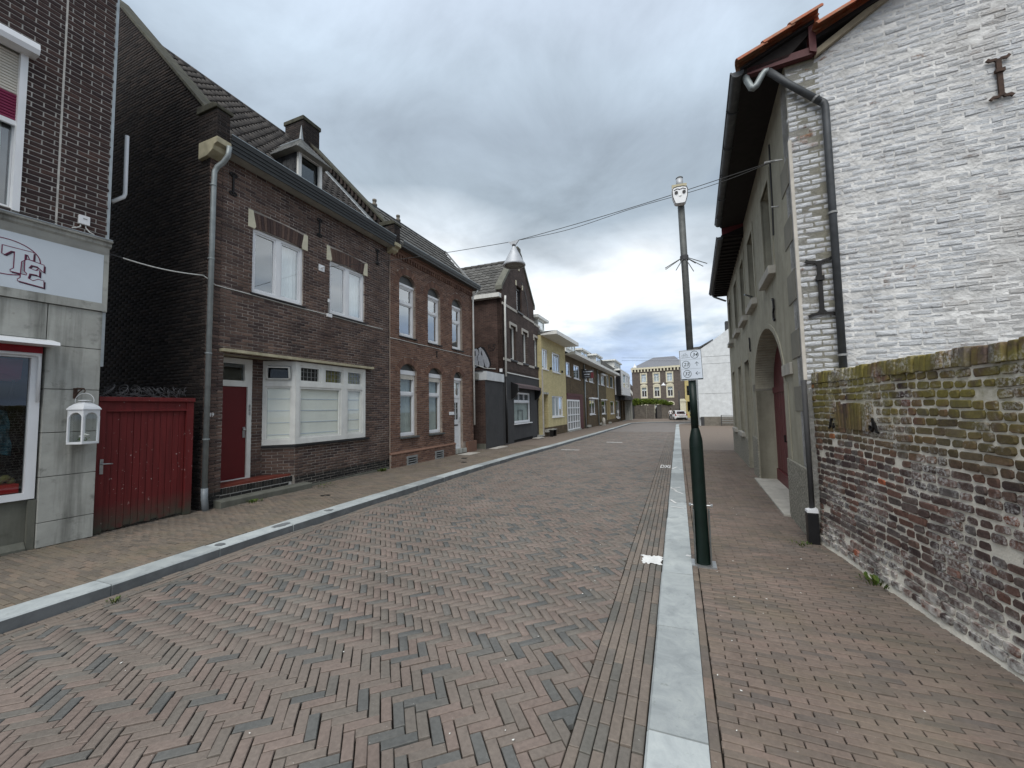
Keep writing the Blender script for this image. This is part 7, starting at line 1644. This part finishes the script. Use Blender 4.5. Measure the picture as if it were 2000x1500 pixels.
def build_sign():
    F = Fr(PB[0]-.027, PB[1]-.05, 90, 180); tilt = -.012
    a, b, c, d = -.109, .109, 1.965, 2.287; T = lambda u, z: (u-(z-2.1)*.03, z+u*.02)
    rect = lambda u0, u1, z0, z1: [T(u0, z0), T(u1, z0), T(u1, z1), T(u0, z1)]
    p = MB().uz(F, rect(a, b, c, d), -.004, .0).build('sign_panel', M['white_pvc'], sign)
    MB().uz(F, rect(a+.003, b-.003, c+.003, d-.003), .0002, .0010).build('border', M['sign_ink'], p); MB().uz(F, rect(a+.0075, b-.0075, c+.016, d-.0075), .0012, .0020).build('field', M['sign_face'], p)
    n = .0026
    def ring(u, z, r): mb = MB(); stroke(mb, F, [T(u+r*math.cos(t), z+r*1.03*math.sin(t)) for t in np.linspace(0, 2*math.pi, 33)], .0048, .0021, n); mb.build('number_ring', M['sign_ink'], p)
    for s, u, z in (('34', .044, 2.232), ('23', -.047, 2.133), ('32', -.044, 2.035)):
        ring(*T(u, z), .037); t = T(u, z); text(F, s, t[0], n, t[1]-.001, .050, 'sign_ink', p, 'number', shear=.2, bold=.0005)
    for zz in (2.184, 2.086): mb = MB(); stroke(mb, F, [T(a+.012, zz), T(b-.012, zz)], .002, .0021, n); mb.build('rule', M['sign_grey'], p)
    mb = MB(); stroke(mb, F, [T(-.09, 2.205), T(-.005, 2.208)], .004, .0021, n); mb.build('underline', M['sign_grey'], p)
    mb = MB()
    for u in (-.072, -.036): stroke(mb, F, [T(u+.012*math.cos(t), 2.228+.012*math.sin(t)) for t in np.linspace(0, 6.283, 17)], .0028, .0021, n)
    for q in ([(-.072, 2.228), (-.062, 2.25), (-.043, 2.25), (-.054, 2.228), (-.062, 2.25)], [(-.036, 2.228), (-.044, 2.257), (-.037, 2.259)], [(-.072, 2.228), (-.054, 2.228)]): stroke(mb, F, [T(*x) for x in q], .0026, .0021, n)
    mb.build('bicycle_symbol', M['sign_grey'], p)
    mb = MB(); stroke(mb, F, [T(.056, 2.112), T(.056, 2.155)], .0045, .0021, n); stroke(mb, F, [T(.038, 2.137), T(.056, 2.157), T(.074, 2.137)], .0045, .0021, n); mb.build('arrow', M['sign_ink'], p)
    mb = MB(); stroke(mb, F, [T(.082, 2.036), T(.038, 2.036)], .0045, .0021, n); stroke(mb, F, [T(.058, 2.055), T(.038, 2.036), T(.058, 2.017)], .0045, .0021, n); mb.build('arrow', M['sign_ink'], p)
    MB().uz(F, rect(-.05, .055, c+.005, c+.013), .0012, .002).build('footer', M['sign_grey'], p)
    for z in (2.05, 2.20): MB().box(F, -.04, .04, -.09, -.005, z, z+.02).build('clamp', M['metal'], sign)
build_sign()
# ------------------------------------------------------------------ span wire and hanging street lamp
A_w = Vector(H.P(2.40, .11, 5.05)); B_w = Vector(RF.P(.42, .09, 5.01)); tl = .55
LT = A_w.lerp(B_w, tl)-Vector((0, 0, .345))
def sagp(t):
    if t < tl: s = t/tl; p = A_w.lerp(LT, s); p.z -= .05*math.sin(math.pi*s)
    else: s = (t-tl)/(1-tl); p = LT.lerp(B_w, s); p.z -= .04*math.sin(math.pi*s)
    return p
sw = thing('span_wire', 'thin steel wire spanning the street from the dark house to the plastered house', 'wire', tuple(A_w))
MB().tube([sagp(t) for t in np.linspace(0, 1, 60)], .0055, 6).build('steel_wire', M['cable_dark'], sw, smooth=True)
MB().tube([sagp(tl+.01+t*(1-tl-.01))-Vector((0, 0, (.05+.03*math.sin(9*t))*math.sin(math.pi*t)**.7)) for t in np.linspace(0, 1, 50)], .0045, 5).build('feed_cable', M['cable_dark'], sw, smooth=True)
MB().tube([B_w+Vector((-.12, 0, 0)), B_w], .016, 8).build('tensioner', M['metal'], sw)
aw = thing('alley_cable', 'white cable strung across the alley from shop to dark house', 'cable', S.P(.03, .05, 3.98)); p0, p1 = Vector(S.P(.03, .03, 4.0)), Vector(H.P(-.06, .03, 4.10))
MB().tube([p0.lerp(p1, t)-Vector((0, 0, .05*math.sin(math.pi*t))) for t in np.linspace(.12, 1, 12)], .010, 6).build('cable', M['cable_white'], aw, smooth=True); MB().tube([p0.lerp(p1, t)-Vector((0, 0, .05*math.sin(math.pi*t))) for t in np.linspace(0, .13, 4)], .009, 6).build('cable_tie', M['dgrey'], aw)
lamp = thing('hanging_lamp', 'grey conical street lamp hanging from the span wire', 'street lamp', tuple(LT-Vector((0, 0, .5))))
c_ = LT; wd = (B_w-A_w).normalized(); mb = MB(); nn_ = Vector((-wd.y, wd.x, 0)).normalized()*.012
tri = [c_-wd*.105, c_+wd*.105+Vector((0, 0, .01)), c_+wd*.035-Vector((0, 0, .075)), c_-wd*.035-Vector((0, 0, .075))]
mb.hexa([p-nn_ for p in tri]+[p+nn_ for p in tri]); mb.build('hanger_plate', M['lamp_grey'], lamp)
z0 = c_.z; L0 = (c_.x, c_.y, z0); LS = 1.13; sc_ = lambda pr: [(r*LS, -.10+(z+.10)*LS) for r, z in pr]
MB().lathe(L0, [(.032, -.06), (.032, -.10), (.034, -.104)], 16).build('collar', M['dgrey'], lamp)
o = MB().lathe(L0, sc_([(.030, -.10), (.066, -.178), (.069, -.182), (.074, -.195), (.135, -.315), (.152, -.345), (.172, -.375), (.178, -.39), (.176, -.405), (.158, -.412), (.15, -.405), (.13, -.33), (.06, -.2)]), 32, False).build('shade', M['lamp_grey'], lamp, smooth=True); smooth_angle(o, 30)
MB().lathe(L0, sc_([(0, -.395), (.08, -.400), (.150, -.404), (.150, -.39), (0, -.385)]), 32, False).build('diffuser', M['lamp_in'], lamp, smooth=True)
MB().box(Fr(c_.x, c_.y, 60, 150), .05, .085, -.03, .03, z0-.22, z0-.14).build('sensor_box', M['dgrey'], lamp)
l2 = thing('distant_lamp', 'small pale hanging lamp in front of the mansion', 'street lamp', (-1.8, 64, 4.7))
MB().lathe((-1.8, 64, 5.1), [(.05, .12), (.08, 0), (.35, -.28), (.36, -.32), (0, -.3)], 16, False).build('shade', M['white_pvc'], l2, smooth=True); MB().tube([(-9, 63, 6.0), (-1.8, 64, 5.22), (4.5, 64, 5.9)], .012, 4).build('wire', M['cable_dark'], l2)
fwz = thing('distant_wires', 'thin overhead wires high above the far junction', 'wire', (-7, 60, 7))
for z in (9.4, 9.0): MB().tube([(-7.2, 59, z-.6), (0, 60, z-1.0), (3, 60, z-.8)], .015, 4).build('wire', M['cable_dark'], fwz)
# ------------------------------------------------------------------ road and pavement marks
def blot(pts, name, label, cat, z, m, sub=None):
    mb = MB(); mb.add([(x, y, z) for x, y in pts], [tuple(range(len(pts)))]); o = mb.build(name, M[m]); tag(o, label, cat); return o
def wob(cx, cy, rx, ry, n=22, j=.12): return [(cx+rx*math.cos(t)*(1+random.gauss(0, j)), cy+ry*math.sin(t)*(1+random.gauss(0, j))) for t in np.linspace(0, 2*math.pi, n)[:-1]]
def rectblot(cx, cy, w, d, n=7, j=.012):
    P = []
    for k in range(n): P.append((cx-w/2+w*k/n, cy-d/2+random.gauss(0, j)))
    for k in range(n): P.append((cx+w/2+random.gauss(0, j*.6), cy-d/2+d*k/n))
    for k in range(n): P.append((cx+w/2-w*k/n, cy+d/2+random.gauss(0, j)))
    for k in range(n): P.append((cx-w/2+random.gauss(0, j*.6), cy+d/2-d*k/n))
    return P
blot(rectblot(-.327, 4.72, .20, .25, 9, .02), 'paint_patch', 'white paint daub on the clinkers opposite the mast foot', 'paint mark', .0095, 'road_paint')
pm = thing('chalk_marks', 'white surveyor paint strokes on the pale right kerb', 'paint mark', (-.1, 8, .06))
KT = lambda x, y: (x, y, gz(y)+.0625)
for a, b, w in (((-.17, 7.05), (.03, 6.98), .03), ((-.18, 7.55), (-.09, 7.3), .035), ((-.19, 8.5), (.0, 8.75), .03), ((-.12, 8.35), (.03, 8.1), .03), ((-.2, 8.7), (-.08, 8.35), .025), ((-.19, 11.2), (-.08, 11.6), .05), ((-.03, 11.2), (.05, 11.1), .04), ((.02, 4.83), (.066, 4.81), .045)):
    dx, dy = b[0]-a[0], b[1]-a[1]; l = math.hypot(dx, dy); nx, ny = -dy/l*w/2, dx/l*w/2; mb = MB(); mb.add([KT(a[0]-nx, a[1]-ny), KT(b[0]-nx, b[1]-ny), KT(b[0]+nx, b[1]+ny), KT(a[0]+nx, a[1]+ny)], [(0, 1, 2, 3)]); mb.build('paint_stroke', M['road_paint'], pm)
v_, f_ = text_mesh('DXI', .5, 0, .01); mb = MB(); mb.add([(-.38+p[0]*.32, 11.95+p[1]*1.6, gz(12)+.009) for p in v_], f_); o = mb.build('stencil_mark', M['road_paint']); tag(o, 'small white stencilled characters on the gutter band', 'paint mark')
for (x, y, w, d, lb) in ((-2.95, 20.1, .75, .16, 'short white dash in the road, the farther one'), (-4.1, 15.9, .75, .10, 'short white dash in the road near the left kerb')):
    blot(rectblot(x, y, w, d, 5, .01), 'road_dash', lb, 'road marking', gz(y)+.012, 'road_paint')
def slab(fr, u0, u1, n0, n1, label):
    o = MB().box(fr, u0, u1, n0, n1, PL-.03, PL+.007).build('pavement_slab', M['band']); tag(o, label, 'slab')
slab(K2, 3.4, 4.25, .12, .62, 'pale slab before the white door'); slab(K3, -1.9, -.7, .1, .45, 'pale concrete slab in front of the annex'); slab(K3, 3.7, 4.7, .12, .5, 'pale slab before the grey shop front')
for i, (x, y, lb) in enumerate(((-6.35, 5.75, 'small iron cover in the pavement before the bay window'), (-6.1, 10.7, 'larger iron cover in the pavement by the red house'), (-6.6, 11.6, 'smaller iron cover closer to the white door'))):
    o = MB().lathe((x, y, PL-.01), [(.10, 0), (.10, .016), (.085, .019), (.02, .019), (0, .017)], 16).build('iron_cover', M['iron']); tag(o, lb, 'cover')
for (y, ry, lb) in ((4.05, .13, 'dark oily spot on the left kerb, the nearest'), (4.9, .07, 'smaller dark spot farther along the left kerb'), (3.2, .05, 'faint dark spot low on the left kerb')):
    blot(wob(kl(y)-.13, y, .07, ry), 'kerb_stain', lb, 'stain', gz(y)+.1088, 'kerb_face')
lit = thing('litter_specks', 'scattered tiny pale litter and blossom specks on road and pavement', 'litter', (0, 4, 0)); lit['kind'] = 'stuff'
mb = MB()
for i in range(190):
    y = 1.2+10*random.random()**1.3; x = random.choice((random.uniform(-4.6, -.3), random.uniform(-1.6, -.3), random.uniform(.15, 1.6), random.uniform(.15, 1.6))); z = gz(y)+(.01 if x < 0 else PR+.012); s = random.uniform(.003, .011); a = random.uniform(0, 6.28)
    mb.add([(x+s*math.cos(a+k*1.57)*(1.0 if k % 2 else .55), y+s*math.sin(a+k*1.57)*(1.0 if k % 2 else .55), z+random.uniform(0, .003)) for k in range(4)], [(0, 1, 2, 3)])
o = mb.build('specks', M['white_paint'], lit); o['kind'] = 'stuff'
# ------------------------------------------------------------------ white hatchback
car = thing('white_hatchback', 'white hatchback seen from behind at the far bend', 'car', (.42, 57.5, gz(57.5)))
def build_car():
    y0 = 57.5; cx = .42; F = Fr(cx, y0, 90-13, 0-13); z0 = gz(y0)
    # lower body: lofted rings along the length (n), u half width, z heights
    secs = [(0, .70, .30, .80), (.06, .78, .24, .86), (.30, .83, .20, .90), (1.0, .84, .20, .90), (2.6, .84, .20, .86), (3.3, .82, .20, .80), (3.75, .74, .24, .68), (3.85, .62, .30, .58)]
    mb = MB(); K = 12; rings = []
    for n, w, zl, zh in secs:
        ring = [(-w*.92, zl), (-w, zl+.12), (-w*1.02, (zl+zh)/2), (-w*.98, zh-.08), (-w*.90, zh), (-w*.4, zh+.02), (w*.4, zh+.02), (w*.90, zh), (w*.98, zh-.08), (w*1.02, (zl+zh)/2), (w, zl+.12), (w*.92, zl)]
        rings.append([F.P(u, n, z0+z) for u, z in ring])
    mb.add([p for r in rings for p in r], [(i*K+j, i*K+(j+1) % K, (i+1)*K+(j+1) % K, (i+1)*K+j) for i in range(len(secs)-1) for j in range(K)]+[tuple(range(K)), tuple(range((len(secs)-1)*K, len(secs)*K))])
    b = mb.build('body', M['car_white'], car, smooth=True); smooth_angle(b, 40)
    mb = MB(); secs = [(.10, .66, .88), (.42, .60, 1.26), (.60, .58, 1.33), (1.7, .58, 1.36), (2.2, .60, 1.28), (2.9, .70, .88)]; R_ = []
    for n, w, z in secs: R_.append([F.P(-w-.0, n, z0+z), F.P(-w*.8, n, z0+z+.03), F.P(w*.8, n, z0+z+.03), F.P(w, n, z0+z)])
    base = [F.P(s*.76, n, z0+.86) for n in (.1, 2.9) for s in (-1, 1)]
    mb.add([p for r in R_ for p in r], [(i*4+j, i*4+j+1, (i+1)*4+j+1, (i+1)*4+j) for i in range(len(secs)-1) for j in range(3)]); mb.build('roof', M['car_white'], car, smooth=True)
    mb = MB(); mb.add([F.P(-.56, .13, z0+.92), F.P(.56, .13, z0+.92), F.P(.50, .385, z0+1.22), F.P(-.50, .385, z0+1.22)], [(0, 1, 2, 3)]); mb.v = [(p[0]+F.nx*-.03, p[1]+F.ny*-.03, p[2]+.02) for p in mb.v]; mb.build('rear_window', M['car_glass'], car)
    for s in (-1, 1):
        mb = MB(); mb.add([F.P(s*.79, .35, z0+.86), F.P(s*.79, 2.7, z0+.86), F.P(s*.63, 2.1, z0+1.27), F.P(s*.62, .6, z0+1.30)], [(0, 1, 2, 3)]); mb.build('side_window', M['car_glass'], car)
        mb = MB(); mb.uz(F, [(s*.58, .74), (s*.78, .72), (s*.79, .88), (s*.66, .92)], -.035, .05); mb.v = [(p[0], p[1], p[2]+z0) for p in mb.v]; mb.build('tail_light', M['car_red'], car)
        for n in (.62, 3.05):
            c = Vector(F.P(s*.76, n, z0+.29)); ax = Vector((F.ux, F.uy, 0))*.10
            w = MB().tube([c-ax, c+ax], .29, 20).build('wheel', M['tyre'], car); MB().tube([c+ax*s*.9, c+ax*s*1.03], .18, 14).build('rim', M['rim'], w)
        MB().box(F, s*.86, s*1.0, 2.3, 2.4, z0+.86, z0+.98).build('wing_mirror', M['car_white'], car)
    MB().uz(F, [(-.62, z0+.24), (.62, z0+.24), (.72, z0+.30), (.55, z0+.46), (-.55, z0+.46), (-.72, z0+.30)], -.03, .10).build('diffuser', M['black'], car)
    MB().box(F, -.25, .25, -.015, .02, z0+.56, z0+.66).build('number_plate', M['plate'], car); MB().box(F, -.52, .52, .33, .52, z0+1.27, z0+1.32).build('spoiler', M['car_white'], car); MB().box(F, -.45, .45, -.02, .0, z0+.80, z0+.83).build('light_bar', M['car_red'], car)
build_car()
# ------------------------------------------------------------------ people, far off
def person(name, label, loc, hgt, face, pose, top='shirt', legs='trousers'):
    root = thing(name, label, 'person', loc); s = hgt/1.75; me = bpy.data.meshes.new('body'); V = []; Ed = []; Rd = []
    def v(x, y, z, r, par=None):
        V.append((x*s, y*s, z*s)); Rd.append(r*s)
        if par is not None: Ed.append((par, len(V)-1))
        return len(V)-1
    pel = v(0, 0, .95, .13); ch = v(0, .01, 1.18, .125, pel); sh = v(0, .02, 1.40, .13, ch); nk = v(0, .03, 1.50, .055, sh); hd = v(0, .04, 1.58, .085, nk); v(0, .045, 1.70, .08, hd)
    for k, sd_ in enumerate((-1, 1)):
        a = pose['arm'][k]; l = pose['leg'][k]
        e = v(sd_*.20, .02, 1.40, .055, sh); e = v(sd_*.25+a[0]*.5, a[1]*.5, 1.13, .045, e); e = v(sd_*.25+a[0], a[1], .90+a[2], .034, e); v(sd_*.25+a[0]*1.1, a[1]+.05, .82+a[2], .03, e)
        h = v(sd_*.09, 0, .88, .095, pel); h = v(sd_*.10, l[0], .50+l[2], .065, h); h = v(sd_*.10, l[1], .09+l[3], .045, h); v(sd_*.11, l[1]+.16, .045+l[3], .035, h)
    me.from_pydata(V, Ed, []); o = bpy.data.objects.new('body', me); C.objects.link(o); o.modifiers.new('s', 'SKIN'); o.modifiers.new('d', 'SUBSURF').levels = 1
    for i, d in enumerate(me.skin_vertices[0].data): d.radius = (Rd[i], Rd[i]*.8); d.use_root = (i == 0)
    bpy.context.view_layer.update(); m2 = bpy.data.meshes.new_from_object(o.evaluated_get(bpy.context.evaluated_depsgraph_get())); bpy.data.objects.remove(o)
    m2.name = 'body'; m2.materials.clear(); [m2.materials.append(M[k]) for k in (top, legs, 'skin', 'black')]
    for p in m2.polygons:
        z = p.center.z/s; x = abs(p.center.x)/s; p.material_index = 3 if z < .08 else (1 if z < .96 and x < .23 else (2 if z > 1.47 or (z < 1.05 and x > .23) else 0)); p.use_smooth = True
    b = link('body', m2, None, root); b.rotation_euler = (0, 0, face)
    hm = MB(); hm.lathe((loc[0], loc[1], loc[2]), [(.10*s, 1.62*s), (.108*s, 1.68*s), (.095*s, 1.75*s), (.05*s, 1.79*s), (0, 1.80*s)], 12); hm.build('hair', M['hair'], root, smooth=True)
    fc = Vector((-math.sin(face), math.cos(face), 0)); sd2 = Vector((math.cos(face), math.sin(face), 0)); base = Vector(loc)
    f = MB(); [f.lathe(base+fc*.115*s+sd2*k*.035*s+Vector((0, 0, 1.645*s)), [(0, -.01), (.011, 0), (0, .01)], 6) for k in (-1, 1)]; f.build('eyes', M['black'], root)
    f = MB(); p = base+fc*.12*s+Vector((0, 0, 1.60*s)); f.add([p+sd2*.014+Vector((0, 0, 0)), p-sd2*.014, p+fc*.025, p+Vector((0, 0, .05))], [(0, 1, 2), (0, 2, 3), (1, 3, 2)]); f.build('nose', M['skin'], root)
    return root
person('person', 'person in white top and black trousers walking beside the white car', (-.88, 58.5, gz(58.5)), 1.66, .2, dict(arm=[(-.02, .12, .03), (.03, -.1, .02)], leg=[(.10, -.05, 0, 0), (-.02, -.22, .0, .03)]))
bike = thing('bicycle', 'dark bicycle ridden toward the far bend', 'bicycle', (1.75, 60, gz(60)))
def build_bike():
    x, y, z = 1.75, 60.0, gz(60)+.0
    for dy in (-.5, .5):
        c = Vector((x, y+dy, z+.34)); pts = [c+Vector((0, .32*math.cos(t), .32*math.sin(t))) for t in np.linspace(0, 2*math.pi, 25)]; w = MB().tube(pts, .02, 6).build('wheel', M['tyre'], bike, smooth=True)
        mb = MB(); [mb.tube([c, c+Vector((0, .31*math.cos(t), .31*math.sin(t)))], .004, 3) for t in np.linspace(0, 2*math.pi, 13)[:-1]]; mb.build('spokes', M['metal'], w)
    q = lambda dy, dz: (x, y+dy, z+dz); mb = MB()
    for a, b in (((-.5, .34), (-.12, .34)), ((-.12, .34), (-.22, .86)), ((-.12, .34), (.36, .80)), ((-.2, .76), (.34, .86)), ((-.5, .34), (-.2, .74)), ((.5, .34), (.34, 1.02))): mb.tube([q(*a), q(*b)], .018, 6)
    mb.build('frame', M['dgrey'], bike); MB().lathe(q(-.23, .86), [(.05, 0), (.11, .03), (.08, .06)], 10).build('saddle', M['black'], bike); MB().tube([(x-.27, y+.25, z+1.04), (x, y+.36, z+1.05), (x+.27, y+.25, z+1.04)], .014, 6).build('handlebar', M['metal'], bike)
    MB().box(Fr(x, y, 90, 0), -.22, .22, -.68, -.30, z+.62, z+.86).build('pannier', M['dgrey'], bike)
build_bike()
person('person', 'cyclist in pale jacket riding the bicycle right of the white car', (1.75, 59.75, gz(60)-.02), 1.66, 0.0, dict(arm=[(-.0, .45, .14), (.0, .45, .14)], leg=[(.30, .12, .05, .12), (.28, .10, -.05, .30)]), top='jacket')
